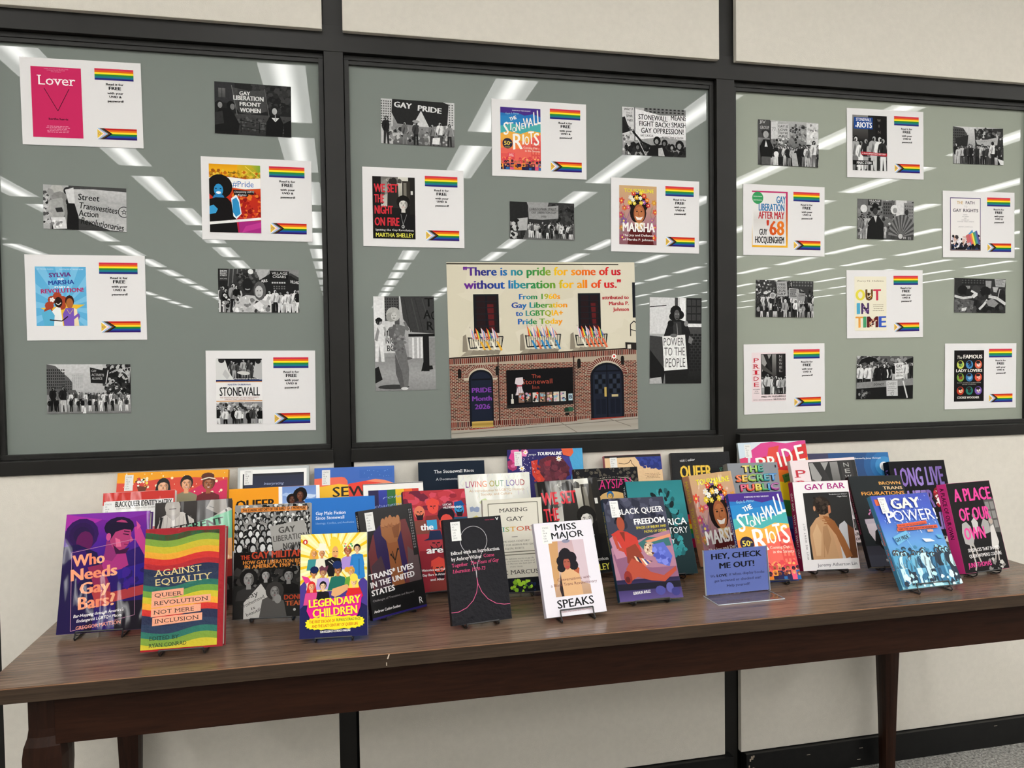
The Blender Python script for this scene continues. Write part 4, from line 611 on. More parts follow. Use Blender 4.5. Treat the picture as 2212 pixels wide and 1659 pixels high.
# ================================================================== book covers
def bk_bars(a):
    a.grad(0, 0, 100, 100, ['7a1f8c', '4a1a8c', '33157a', '241048', '160c24']); a.p([(0, 0), (60, 0), (30, 10), (0, 14)], 'a02a9a'); a.p([(0, 0), (100, 0), (100, 2), (60, 8)], '7a2a9c')
    for r, c in ((20, '2e1052'), (15, '2a0e48'), (10, '241040')): a.e(20, 18, r, r*.7, c, 14)
    a.e(24, 24, 10, 9, '5a1450'); a.p([(0, 28), (16, 26), (40, 34), (50, 60), (30, 100), (0, 100)], '1c0f44'); a.p([(8, 32), (24, 30), (36, 44), (20, 60)], '321060')
    a.p([(44, 40), (56, 34), (76, 34), (92, 30), (100, 50), (100, 100), (40, 100)], '271264'); a.p([(48, 36), (60, 32), (74, 36), (78, 46), (62, 52), (46, 50)], 'a8307a'); a.p([(50, 24), (62, 28), (64, 36), (58, 42), (48, 40)], '8a2a6c')
    a.e(64, 13, 18, 9, '1a0c30', 14); a.e(66, 20, 13, 13.5, 'a8386c', 16); a.p([(52, 12), (58, 8), (78, 10), (80, 16), (70, 15), (60, 17), (54, 24)], '180b2c'); a.e(52, 21, 3, 3.4, 'c04a86', 10); a.p([(78, 20), (82, 25), (78, 27)], 'b8487c'); a.p([(58, 28), (66, 33), (78, 31), (74, 36), (62, 36)], '3a1038'); a.l([(69, 19), (76, 20)], 1.2, '2a0c2c'); a.l([(70, 16.6), (77, 17.6)], 1.3, '2a0c2c'); a.l([(71, 28), (76, 28.5)], 1.2, '7a1c4a'); a.p([(60, 22), (66, 24), (68, 30), (62, 30)], 'd8648c')
    a.p([(82, 14), (88, 12), (96, 24), (100, 36), (96, 38), (84, 24)], 'b83a86'); a.p([(84, 8), (90, 13), (86, 16)], 'c8508c'); a.p([(30, 46), (46, 44), (58, 62), (60, 74), (48, 78)], '8c2450'); a.p([(34, 62), (60, 68), (100, 63), (100, 71), (64, 76), (44, 80)], 'b03a40'); a.p([(64, 50), (100, 44), (100, 62), (70, 64)], '2c1884'); a.grad(66, 76, 100, 100, ['1c1226', '120c1a']); a.blobs(70, 44, 98, 64, 10, 3, 7, ['3a1a8a', '241464'], 5); a.l([(10, 33), (84, 24), (89, 88), (16, 98), (10, 33)], .5, 'c08aa8')
    O = lambda q: ramp(['f5a07a', 'f08a68', 'f5b088'], q)
    for tx, x0, x1, y, cap in (('Who', 13, 50, 45, 9.4), ('Needs', 11, 66, 57, 9.4), ('Gay', 23, 58, 68.5, 9.4), ('Bars?', 22, 66, 81, 10)): a.t(tx, x0, x1, y, cap, O, 'x', 5)
    a.t("Bar-Hopping through America's", 18, 76, 87.4, 2.4, 'f6f0f2', 'b', 5, .25); a.t('Endangered LGBTQ+ Places', 22, 74, 91.4, 2.4, 'f6f0f2', 'b', 5, .25); a.t('GREGGOR MATTSON', 22, 74, 97.4, 2.9, 'e89888', 'b', 5)
def bk_equality(a):
    a.r(0, 0, 100, 100, '9c1e28'); S = ['2a7048', '7a9a3a', 'c0b02e', 'e0a030', 'c8302c', 'a8242c', '222c48', '28344e', '2a6a5c', '6e9a3c', 'c8b82e', 'e8a434', 'c8322c', '262c48', '2a3852', '2c6e60', '7a9a3a', 'c8b832']
    a.clip(0, 3, 93, 98.6); y = 1.5; hs = [5, 5.4, 5.4, 5, 5, 4.4, 6, 7.4, 4.6, 5, 5, 5, 5, 7, 6, 5, 5.4, 6]
    for c, h in zip(S, hs):
        for i in range(12):
            x0, x1 = i*8, i*8+8.2; f = lambda x: y+2.2*math.sin(x/14-.6)-x*.018+2.4
            a._add([(x0, f(x0)), (x0, f(x0)+h+3), (x1, f(x1)+h+3), (x1, f(x1))], [hx(c)]*4)
        a.k += 1; y += h
    a.clip(); Y = 'd8c48a'
    for tx, x0, x1, yy in (('AGAINST', 14, 72, 40), ('EQUALITY', 14, 84, 47.5)): a.t(tx, x0, x1, yy, 5.2, Y, 's', 4)
    for tx, x0, x1, yy, b in (('QUEER', 14, 48, 57.5, 50), ('REVOLUTION', 14, 81, 64, 84), ('NOT MERE', 14, 64, 71.4, 72), ('INCLUSION', 16, 70, 78.6, 74)):
        a.p([(x0-3, yy-5.4), (b, yy-7), (b, yy-1), (x0-3, yy+1.4)], 'e8a284'); a.t(tx, x0, x1, yy-.6, 3.2, '2a1c22', 's', 2)
    a.t('EDITED BY', 10, 46, 91.4, 3, '203028', 's', 1); a.t('RYAN CONRAD', 10, 56, 97, 3, '203028', 's', 1)
def bk_family(a):
    a.r(0, 0, 100, 100, 'd84a3a'); a.p([(0, 0), (100, 0), (100, 7), (80, 6.6), (62, 5.4), (45, 5.6), (30, 7.4), (12, 9.6), (0, 9)], 'efa21a'); a.p([(62, 20), (80, 11), (100, 9), (100, 40), (60, 40)], 'd02a5a'); R = random.Random(3)
    for i in range(44): a.c(R.uniform(2, 98), R.uniform(1, 20), R.choice([.4, .7, 1.3]), 'f8e8c0', 7, 0 if i else 1)
    a.p([(18, 12), (28, 12), (26, 17), (20, 17)], '6a3420'); a.blobs(18, 5, 27, 12, 26, 1, 2, ['1a1a14', 'e8d050', 'f4f0e0', 'c83a3a'], 3); a.head(42, 13.6, 5.6, 'e8b088', '16110f', '2a1a14', 0, True, '8a3a5a', True); a.head(63, 11.6, 5.4, 'e2a47a', '17110e', '2a1a14', 0, True, '8a8468'); a.head(83, 12.4, 5.4, '9c5a36', '5a2a1a', '2a140c', 0, True, '6a1c24'); a.e(82, 5.6, 6, 3.4, '5a2a1a', 12); a.l([(76, 8.4), (83, 6.6), (89, 8)], 1, 'e8dcc8'); a.e(14, 30, 4, 5, 'c88a5a')
def bk_identity(a):
    a.r(0, 0, 100, 100, 'c83a34'); a.p([(4, 8), (98, 8), (98, 100), (4, 100)], 'e4e2e0'); a.p([(0, 12), (7, 12), (7, 100), (0, 100)], 'd8d4d0'); a.t('BLACK QUEER IDENTITY MATRIX', 17, 96, 13.8, 5.2, '161616', 'x', 0); a.t('TOWARDS AN INTEGRATED QUEER OF COLOR', 18, 90, 16.2, 1.5, '77706c'); a.p([(10, 34), (96, 34), (96, 90), (10, 90)], 'b02a34')
def bk_suspenders(a):
    a.r(0, 0, 100, 100, '24201f'); a.grad(0, 0, 100, 26, ['3c3836', '2a2625']); a.p([(2, 26), (8, 14), (20, 10), (36, 10), (50, 18), (52, 40), (2, 40)], 'c4beb8'); a.k += 1
    for i in range(9): a.l([(6+i*5, 14), (4+i*5.4, 38)], .5, '8a8682', 0)
    a.l([(9, 14), (4, 36)], 3, '242222'); a.l([(40, 12), (46, 36)], 3, '242222'); a.p([(14, 4), (32, 4), (32, 13), (23, 18), (14, 12)], 'a8a29c'); a.e(22.5, 5, 10, 8, 'b0aaa4', 14); a.l([(18, 6.5), (27, 6.5)], 1, '3a3634'); a.p([(72, 0), (78, 0), (92, 0), (94, 10), (86, 16), (76, 12), (66, 8)], '8c8680'); a.p([(76, 16), (96, 8), (100, 10), (100, 26), (74, 30)], 'b8b2ac'); a.l([(92, 10), (98, 22)], 2.4, '242222'); a.l([(70, 6), (76, 8)], 1, '2a2624')
    a.p([(0, 30), (30, 26), (68, 18), (100, 11), (100, 40), (0, 44)], '74b894'); a.t('DIFFERENT', 8, 90, 31.5, 6.4, '141414', 'x', 8); a.p([(0, 44), (100, 38), (100, 64), (0, 68)], 'e8a870'); a.t('from the', 60, 90, 48, 3, '4a3a2a', 'b', 3); a.p([(0, 64), (100, 58), (100, 74), (0, 80)], '9a2c28'); a.r(0, 76, 100, 100, '171413'); a.blobs(10, 78, 98, 98, 20, 2, 5, ['2c2826', '4a4644', '1a1817'], 5)
def bk_interp(a):
    a.r(0, 0, 100, 100, 'b9bfbe'); a.r(3, 2.4, 97, 97, 'f0f0ee'); a.r(7, 6, 93, 95, '141824'); a.grad(10, 8, 92, 60, ['1c2238', '242c50', '1a2038']); a.t('Interpreting', 36, 64, 16.5, 2.4, '9aa8cc', 'n', 0, .3); a.t('SEXUALITY', 20, 84, 34, 6, 'c8d0e0', 's')
def bk_orange(a):
    a.r(0, 0, 100, 100, 'f0f0ee'); a.r(0, 0, 54, 62, 'ee9c20'); a.grad(58, 0, 96, 60, ['7090cc', '9ab4e0', 'b8cce8']); a.blobs(58, 6, 96, 26, 18, 3, 7, ['c8d8ee', 'a8c0e4'], 4, .4); a.t('QUEER', 7, 50, 21, 9, '241a12', 'x'); a.t('BLACK HISTORY', 7, 50, 36, 6, '241a12', 'x')
    a.head(69, 14, 4, '5a3424', '17100e', '120b08', 1.6, False, '2a2430'); a.c(79, 7, 6.4, '14100f'); a.head(78, 10, 4.4, '6a3e2a', '14100f', '120b08', 1.8, False, '3a3040')
def bk_sewing(a):
    a.r(0, 0, 100, 100, '3a66b8'); a.r(56, 3, 98, 11, '2f62b4'); R = random.Random(4)
    for i in range(14): a.c(R.uniform(60, 96), R.uniform(3, 11), .4, '8ab4e8', 6, 0 if i else 1)
    a.p([(0, 10), (34, 9), (38, 10), (41, 13), (43, 50), (0, 50)], 'ee6a50'); a.p([(42, 16), (60, 14), (74, 12.4), (90, 15), (100, 18), (100, 60), (42, 60)], 'e8402e'); a.p([(64, 14), (76, 12.2), (88, 13.6), (100, 17), (100, 20), (80, 15.6)], 'f08a68'); a.p([(6, 18), (30, 15.6), (42, 17), (44, 60), (6, 60)], 'f4be2a'); a.p([(60, 34), (100, 28), (100, 60), (60, 60)], 'f09a2a'); a.t('SEWING', 22, 104, 28, 9.2, '16110f', 'b', 1); a.t('THE RAINBOW', 20, 90, 44, 8, '16110f', 'b', 1)
def bk_militants(a):
    a.r(0, 0, 100, 100, '8e8c8a'); a.blobs(0, 0, 100, 42, 260, 1.6, 4, ['161616', 'e0e0de', '2a2a2a', 'b8b6b4', '4a4a4a', '0e0e0e'], 3); R = random.Random(9)
    for j in range(6):
        for i in range(12): x, y = i*9+R.uniform(-3, 4), 8+j*6+R.uniform(-1, 1); r = 2+j*.5; a.e(x, y, r*1.25, r*1.1, '141414', 8); a.e(x+.5, y+.8, r*.8, r*.8, g2(R.choice([150, 190, 215])), 8)
    a.r(8, 2.6, 96, 6.4, 'd8863a'); a.t('THE CLASSIC HISTORY OF THE EARLY GAY MOVEMENT', 10, 95, 5.8, 2.4, '241812', 'x', .6); a.p([(46, 20), (92, 15), (99, 32), (52, 43)], 'a09e9a')
    a.t('GAY', 58, 80, 26.4, 5.4, '4a4846', 'x', 4); a.t('LIBERATION', 51, 97, 34, 5, '4a4846', 'b', 5); a.t('NOW', 64, 86, 41, 5.4, '4a4846', 'x', 4)
    a.r(0, 42, 100, 58, '181615'); Q = 'c04428'; a.t('THE', 9, 21, 48.4, 3.6, Q, 'x'); a.t('GAY MILITANTS', 23, 104, 48.2, 6, Q, 'x', 1); a.t('HOW GAY LIBERATION BEGAN', 12, 100, 52.8, 3.2, 'd88a3c', 'x'); a.t('IN AMERICA, 1969 - 1971', 14, 96, 56.6, 3.2, 'd88a3c', 'x', .6)
    a.r(0, 58, 100, 100, '2a2928'); a.blobs(0, 58, 100, 70, 60, 3, 7, ['161616', '6a6866', '3a3836', '101010'], 5); a.head(20, 66, 8, '9a9896', '1c1b1a', '161514', 1.5, False, '3a3938'); a.head(42, 63, 6, 'a8a6a4', '161514', '161514', 0, False, '2a2928', True); a.head(72, 64, 7, '8c8a88', '141312', '101010', 0, False, '161514')
    a.p([(14, 86), (36, 70), (46, 80), (50, 100), (14, 100)], 'd4d2ce'); a.t('Gay', 14, 34, 84, 4.4, '3a3836', 'n', 18); a.t('brotherhood', 12, 44, 91, 3, '3a3836', 'n', 24); a.t('is', 24, 30, 92.6, 2.6, '3a3836', 'n', 20); a.t('beautiful', 18, 42, 98, 3, '3a3836', 'n', 20)
    a.p([(34, 100), (38, 84), (52, 80), (66, 86), (70, 100)], '5c5a58'); a.head(54, 78, 7, '8a8886', '3a3836', '161514', 1.7, False); a.e(58, 84, 4.6, 4, '9a9896'); a.t('DONN', 66, 92, 85, 4, 'c04a2c', 'x'); a.t('TEAL', 68, 90, 90.4, 4, 'c8643a', 'x'); a.c(80, 94, 1.8, 'c8c6c4', 10)
def bk_bluefic(a):
    a.r(0, 0, 100, 100, '2f74c4'); a.t('Gay Male Fiction', 15, 58, 18.4, 3.5, 'e8f0fa', 'b'); a.t('Since Stonewall', 15, 56, 23.5, 3.5, 'e8f0fa', 'b'); a.t('Ideology, Conflict, and Aesthetics', 15, 70, 28.7, 2.2, '9cc0ea', 'n'); a.t('Les Brookes', 15, 40, 92, 2.6, 'e8f0fa')
def bk_framed(a):
    a.r(0, 0, 100, 100, 'eceae6'); a.l([(0, .6), (100, .6)], 1.2, '24211f'); a.clip(8, 7, 92, 93)
    for i, c in enumerate(['2b1d5c', '2a3a9c', '2c6a30', 'e8c020', 'e8641c', 'c82a24']): a.grad(8+i*14+(6 if i else 0)-3, 7, 26+i*14, 93, [c, mixc(c, '101010', .5)])
    a.r(8, 7, 24, 93, '1e1546')
    for i, tx in enumerate(('roles', 'changing', 'community', 'happiness', 'courage')): a.t(tx, 30-(i % 2)*14, 70-(i % 2)*6, 17+i*9, 3, '8a9ad0', 'n', 4, .3)
    a.clip()
def bk_legendary(a):
    a.r(0, 0, 100, 100, 'f4e8a0')
    for i in range(40):
        t0 = i*2*PI/40; a.p([(50, 28), (50+100*math.cos(t0), 28+80*math.sin(t0)), (50+100*math.cos(t0+.07), 28+80*math.sin(t0+.07))], 'e8c01c' if i % 2 else 'f8f0c0', 0 if i else 1)
    a.p([(0, 50), (8, 44), (10, 52), (22, 56), (80, 56), (90, 46), (94, 44), (100, 48), (100, 100), (0, 100)], '4a3a8c'); a.p([(0, 72), (10, 66), (14, 74), (88, 74), (90, 68), (100, 72), (100, 100), (0, 100)], '1f2152')
    def fig(x, y, r, sk, hr, cl, hd=0, lg=False, wide=2.2):
        A = a.asp(); a.p([(x-r*wide, y+r*5*A), (x-r*1.7, y+r*1.8*A), (x, y+r*1.3*A), (x+r*1.7, y+r*1.8*A), (x+r*wide, y+r*5*A)], cl); a.head(x, y, r, sk, hr, '1c1614', hd, True, None, lg)
    fig(20, 19, 5, 'd8965c', 'e0a83a', '3a8a8c', 0, True); fig(32, 19, 5, 'd08850', 'e8e0c8', 'e4e0cc'); a.p([(24, 14), (42, 15), (41, 16.6), (23, 15.6)], 'f0ead4'); a.p([(28, 9), (38, 10), (38, 15), (27, 14.6)], 'f0ead4')
    fig(71, 18, 5.4, 'b86c44', '7a3a28', 'a88ad0'); a.blobs(64, 10, 78, 15, 16, 1, 2, ['e85a6a', '4aa05a', 'f4f0e8', 'e8c84a'], 4); fig(85, 16, 5, 'e0b084', '1a1614', '2a7ac0'); a.p([(78, 23), (94, 23), (97, 44), (88, 46), (80, 42)], '2e80c4'); a.l([(88, 26), (88, 42)], .8, '163a6a')
    for x, y, r in ((52, 10, 8), (48, 15, 6), (57, 15, 7), (46, 22, 5), (60, 22, 5), (50, 7, 6), (55, 26, 4)): a.c(x, y, r, 'f0d040', 12)
    a.e(52, 19, 5, 6.6, 'e0a468', 12); a.l([(49, 18), (51, 18)], .9, '222'); a.l([(53.4, 18), (55.4, 18)], .9, '222'); a.l([(50.4, 22.4), (54, 22.4)], 1.2, 'c8283a'); a.p([(36, 26), (48, 23), (60, 25), (62, 32), (52, 36), (50, 42), (42, 42), (38, 34)], '141214'); a.l([(42, 27), (58, 36)], .7, 'e8e0d0'); a.l([(46, 26), (60, 34)], .7, 'e8e0d0')
    fig(20, 38, 5, 'c8844c', '101018', 'e8dcc0'); a.e(21, 35, 6.4, 3.6, '14204a'); fig(34, 38, 5, 'c08858', '8a4a5a', 'b8a0d8'); a.p([(28, 33), (32, 31), (36, 33), (42, 31), (40, 36), (29, 36)], '6a3a4a'); fig(56, 36, 6, 'b8743c', '14203a', '1f6a5c', 0, False, 2.6); a.e(55, 31, 7, 4, '182a5a'); fig(76, 38, 5, 'e0a468', 'd89a3a', '6aa03a'); a.c(70, 36, 4, 'e0a030'); a.p([(2, 40), (12, 42), (16, 46), (8, 48)], 'e03a8a'); a.p([(48, 54), (70, 50), (74, 54), (60, 60), (52, 62), (46, 60)], 'e0a874')
    fig(17, 51, 5.4, 'e8a878', 'd02a2c', 'd84a8a', 0, True); fig(34, 51, 5, 'f0c8a0', '141218', '17141c'); a.p([(68, 60), (74, 52), (88, 52), (94, 62), (88, 66), (74, 66)], 'd8282c'); fig(80, 48, 5.4, 'f0c090', 'f0d850', 'd8282c', 0, True, 2); a.e(80, 44, 6, 4, 'f0d850'); a.c(7, 7.4, 3.6, 'c82a30', 16); a.e(7, 7.6, 1.4, 1.6, 'f4f0e8', 8)
    P = 'e0208c'; a.p([(12, 66), (92, 60), (90, 72), (84, 82), (18, 85), (10, 74)], P)
    for dx, dy, c, st in ((1.0, .7, 'c01878', 'x'), (0, 0, 'f8e838', 'x')): a.t('LEGENDARY', 13+dx, 90+dx, 71+dy, 7.2, c, st, 3); a.t('CHILDREN', 19+dx, 86+dx, 80.6+dy, 7.6, c, st, 3)
    n = 44; a.p([(52+(42+(2.2 if i % 2 else 0))*math.copysign(abs(math.cos(-2*PI*i/n))**.6, math.cos(-2*PI*i/n)), 86.4+(5.6+(1 if i % 2 else 0))*math.copysign(abs(math.sin(-2*PI*i/n))**.6, math.sin(-2*PI*i/n))) for i in range(n)], 'f8e428')
    a.t('THE FIRST DECADE OF', 14, 52, 86, 2.6, 'c8321c', 'b', 1); a.t("RUPAUL'S DRAG RACE", 54, 90, 85.2, 2.6, '3a5a2c', 'b', 1); a.t('AND THE LAST CENTURY OF QUEER LIFE', 18, 86, 90.2, 2.6, 'c8321c', 'b', 1); a.t('TOM FITZGERALD & LORENZO MARQUEZ', 30, 75, 95.4, 1.9, 'f4f4f4', 'x', 1)
def bk_trans(a):
    a.r(0, 0, 100, 100, '181618'); a.grad(0, 0, 100, 26, ['2a2829', '1e1c1d']); a.p([(8, 40), (20, 24), (36, 18), (44, 16), (46, 60), (20, 76), (8, 76)], '6a2c30'); a.p([(66, 14), (84, 14), (94, 40), (98, 76), (60, 78)], '6a3234'); a.p([(22, 22), (34, 16), (48, 20), (46, 76), (30, 60), (22, 44)], '2a1c4a'); a.p([(56, 30), (72, 22), (76, 60), (64, 76), (54, 60)], '30204c'); a.p([(80, 40), (98, 50), (98, 76), (74, 76)], '5a484a'); a.p([(10, 52), (30, 44), (40, 78), (12, 78)], '45303a')
    a.p([(42, 26), (62, 22), (64, 40), (66, 78), (42, 80), (44, 44)], '8c5430'); a.p([(36, 16), (42, 12), (64, 10), (74, 16), (72, 24), (62, 34), (46, 34), (36, 26)], '96603a')
    for i in range(5): a.e(41+i*7, 14.4-(i % 3), 4, 4.6, 'a8714a', 10, .2); a.l([(38+i*7, 18), (42+i*7, 19)], .6, '5a341e')
    a.p([(56, 20), (72, 17), (66, 30), (58, 30)], '7c4a2a'); a.l([(51, 42), (54, 54)], 1.2, '181010'); a.l([(48, 45), (54, 51), (61, 41)], 2, '181010'); a.c(62, 41, 1.8, '181010'); a.c(48, 45, 1.8, '181010')
    a.r(90, 4, 98, 50, '1a1819')
    for i in range(2): a.k += 1; [a.r(92+i*3, 5+j*2.6, 93.4+i*3, 6.6+j*2.6, '8a8688', 0) for j in range(15)]
    a.r(0, 74, 100, 100, '0f0e10'); a.r(0, 98, 100, 100, '2a1f6a'); W = 'f4f2f2'; a.t('TRANS* LIVES', 4, 86, 64, 5, W, 'x', 2.5); a.t('IN THE UNITED', 4, 86, 71.4, 5, W, 'x', 2.5); a.t('STATES', 4, 46, 78.6, 5, W, 'x', 2); a.t('Challenges of Transition and Beyond', 4, 80, 84, 1.8, '9a9698'); a.t('Andrew Cutler-Seeber', 4, 52, 94, 2.4, W, 'b'); a.t('R', 86, 94, 95.6, 6, W, 'n')
def bk_navy(a): a.r(0, 0, 100, 100, '14202f'); a.t('The Stonewall Riots', 23, 84, 11, 2.9, 'eef0f2', 's'); a.t('A Documentary History', 26, 80, 18, 2.2, 'c8ccd2', 's')
def bk_red(a):
    a.r(0, 0, 100, 100, 'a8323c'); a.blobs(0, 0, 100, 20, 30, 6, 14, ['b83a44', '8c2836', 'c8485a', '6a2438'], 3, .7); D = '24141f'
    def man(x, y, r, sk, hat=None, beard=True):
        A = a.asp(); a.p([(x-r*1.9, y+r*4*A), (x-r*1.4, y+r*1.5*A), (x+r*1.4, y+r*1.5*A), (x+r*1.9, y+r*4*A)], mixc(sk, D, .5)); a.e(x, y, r, r*1.25*A, sk, 14)
        if beard: a.p([(x-r*.8, y+r*.1*A), (x-r*.5, y+r*1.4*A), (x+r*.5, y+r*1.4*A), (x+r*.8, y+r*.1*A), (x+r*.4, y+r*.5*A), (x-r*.4, y+r*.5*A)], D)
        a.l([(x-r*.5, y-r*.15*A), (x-r*.1, y-r*.1*A)], r*.16, D); a.l([(x+r*.1, y-r*.1*A), (x+r*.5, y-r*.15*A)], r*.16, D); a.l([(x, y), (x+r*.14, y+r*.4*A)], r*.1, D)
        if hat == 'cap': a.p([(x-r*1.2, y-r*.3*A), (x-r*1.1, y-r*1.1*A), (x, y-r*1.6*A), (x+r*1.1, y-r*1.1*A), (x+r*1.2, y-r*.3*A), (x, y-r*.55*A)], 'd8473c')
        if hat == 'dark': a.p([(x-r*1.6, y-r*.5*A), (x-r*.9, y-r*.8*A), (x-r*.7, y-r*1.7*A), (x+r*.7, y-r*1.7*A), (x+r*.9, y-r*.8*A), (x+r*1.6, y-r*.5*A)], '1e2a4a')
        if hat == 'mohawk': a.p([(x-r, y-r*.6*A), (x-r*.9, y-r*1.5*A), (x+r*.6, y-r*1.8*A), (x+r*1.2, y-r*.8*A)], '14508c')
    man(24, 22, 8.5, 'd8785a'); man(46, 17, 9, 'd84a40', 'cap', False); man(88, 21, 8, '2a8cc0', 'mohawk'); man(66, 34, 12, 'd0483e', None, False); a.e(66, 26, 14, 8, '1e1420'); a.e(66, 32, 10, 7, 'd0483e'); a.r(34, 30, 50, 40, '3a9ac8'); man(46, 54, 12, 'a83840', 'dark'); a.p([(20, 60), (60, 62), (70, 100), (10, 100)], '8a2430'); man(84, 60, 12, 'c84440'); man(48, 78, 11, 'd8503c', 'cap')
    W = 'f0f0f0'; a.t('LUCAS', 62, 76, 16.4, 2, W, 'b'); a.t('HILDERBRAND', 62, 92, 19.4, 2, W, 'b'); a.t('the', 24, 44, 40, 6.4, W, 'x'); a.t('b', 58, 68, 48, 9, W, 'x'); a.t('are', 30, 56, 63, 6.4, W, 'x'); a.t('ours', 62, 96, 63, 6.4, '7ac0e0', 'x'); a.t('Histories and Cultures of', 20, 72, 80, 2.2, W, 'b'); a.t('Gay Bars in America, 1960', 20, 74, 84.6, 2.2, W, 'b'); a.t('and After', 32, 54, 89.4, 2.2, W, 'b')
def bk_loud(a):
    a.r(0, 0, 100, 100, 'e6e6de'); R = random.Random(6)
    for i in range(60): x, y = R.uniform(0, 100), R.uniform(0, 26); a.l([(x, y), (x+R.uniform(-6, 6), y-R.uniform(2, 7))], .5, R.choice(['d0d8c8', 'd8ccd8', 'ccd8dc', 'e0d8c4']), 0 if i else 1)
    a.t('LIVING OUT LOUD', 9, 93, 13.6, 6.4, lambda q: ramp(['7a3a8a', 'c03a5a', 'd85a3a', 'e8a02a', '7aa040', '3a7ab0', '6a4a9a', 'b04a4a'], q), 'n'); a.t('An Introduction to LGBTQ History,', 14, 92, 18.6, 2.5, 'c8a070', 'n'); a.t('Society, and Culture', 30, 74, 22.6, 2.5, 'c8a070', 'n')
    a.blobs(0, 30, 100, 100, 130, 3, 9, ['e8d87a', 'd8c05a', 'b8b8d0', 'c8d8a0', 'e8e0b0', '9aa8c8', 'd8d0e0'], 4)
def bk_tourm(a):
    a.r(0, 0, 100, 100, '2a2464'); a.p([(84, 0), (100, 0), (100, 60), (74, 60), (80, 20)], '4aa0d0'); a.p([(72, 0), (87, 0), (88, 4), (84, 7.6), (74, 6)], 'e0603a'); a.p([(70, 6), (82, 8), (86, 20), (80, 34), (60, 36)], '3a3a8a'); a.p([(42, 10), (54, 6.6), (72, 8), (82, 18), (74, 32), (50, 34), (40, 20)], '5c2434'); a.blobs(44, 10, 78, 31, 34, 3, 6, ['6a2a3a', '4a1c2c', '7c3440', '58222e'], 4); a.p([(31, 11), (40, 9.6), (38, 18), (48, 28), (42, 34), (32, 24)], 'c83a2c'); a.blobs(33, 11, 42, 30, 10, 2, 3, ['a82c24', 'd84a34'], 6); a.p([(48, 12), (58, 10), (56, 16), (50, 16)], '8a2a3a')
    for x, y, r, c in ((10, 6, 11, 'd8408c'), (6, 14, 8, 'c83a7a'), (22, 4, 7, 'e05a9c'), (12, 10, 5, 'b02a5c')): a.blobs(x-r*.4, y-r*.3, x+r*.4, y+r*.3, 9, r*.4, r*.7, [c, mixc(c, 'ffffff', .2), mixc(c, '000000', .2)], int(x))
    R = random.Random(2)
    for i in range(34): a.c(R.uniform(10, 36), R.uniform(3, 22), .5, 'e8e0f4', 6, 0 if i else 1)
    for x, y, r in ((24, 2.6, 3.4), (18.5, 17.4, 4), (68, 9.2, 4)):
        for q in range(8): t0 = q*.785; a.e(x+r*.55*math.cos(t0), y+r*.55*a.asp()*math.sin(t0), r*.5, r*.2*a.asp(), 'f4f0ea', 6, t0, 0 if q else 1)
        a.c(x, y, r*.3, 'e8b83a', 8)
    a.t('WRITTEN BY', 28, 38, 5.6, 1.1, 'f0f0f4', 'b', 0, .2); a.t('TOURMALINE', 39.5, 72, 5.8, 3, 'f6f6fa', 'x', 0, .18)
def bk_making(a):
    a.r(0, 0, 100, 100, 'dcd8ca'); a.r(0, 96, 100, 100, '1a1a24'); a.r(0, 84.6, 100, 100, '14161e'); a.blobs(40, 86, 74, 99, 26, 2, 5, ['8cc030', 'a8d83a', '5a8a2a', '1c2030'], 4); a.blobs(72, 86, 100, 99, 12, 2, 5, ['1c2a4a', '24304a'], 6)
    for P in ([(9, 4.4), (93, 4.4), (93, 57), (9, 57), (9, 4.4)], [(9, 60), (93, 60)]): a.l(P, 1.5, '7c7a6c')
    K = '3a3834'; a.t('MAKING', 27, 76, 14, 4, K, 's'); a.t('GAY', 38, 67, 24, 4.6, K, 's'); a.t('HISTORY', 18, 90, 35, 4.8, lambda q: ramp(['3a6ab0', '4a9a8a', '8aa040', 'd8a030', 'd8642a', 'b83a2a', 'b03040'], q), 's'); a.l([(46, 41), (56, 41)], .7, K)
    a.t('THE HALF-CENTURY', 28, 76, 46.6, 1.8, '6a685e', 's'); a.t('FIGHT FOR LESBIAN AND GAY', 22, 84, 50.4, 1.8, '6a685e', 's'); a.t('EQUAL RIGHTS', 34, 66, 54.2, 1.8, '6a685e', 's')
    for i, tx in enumerate(('One of the definitive works on gay life,', 'politics, and history, by many oral', 'histories in Marcus, the best part of')): a.t(tx, 20, 82, 65+i*2.6, 1.5, '7a786e', 'n', 0, .2)
    a.t('STUDS TERKEL', 40, 62, 73.4, 1.3, '8a887c'); a.t('ERIC MARCUS', 12, 88, 80.6, 4.2, K, 's')
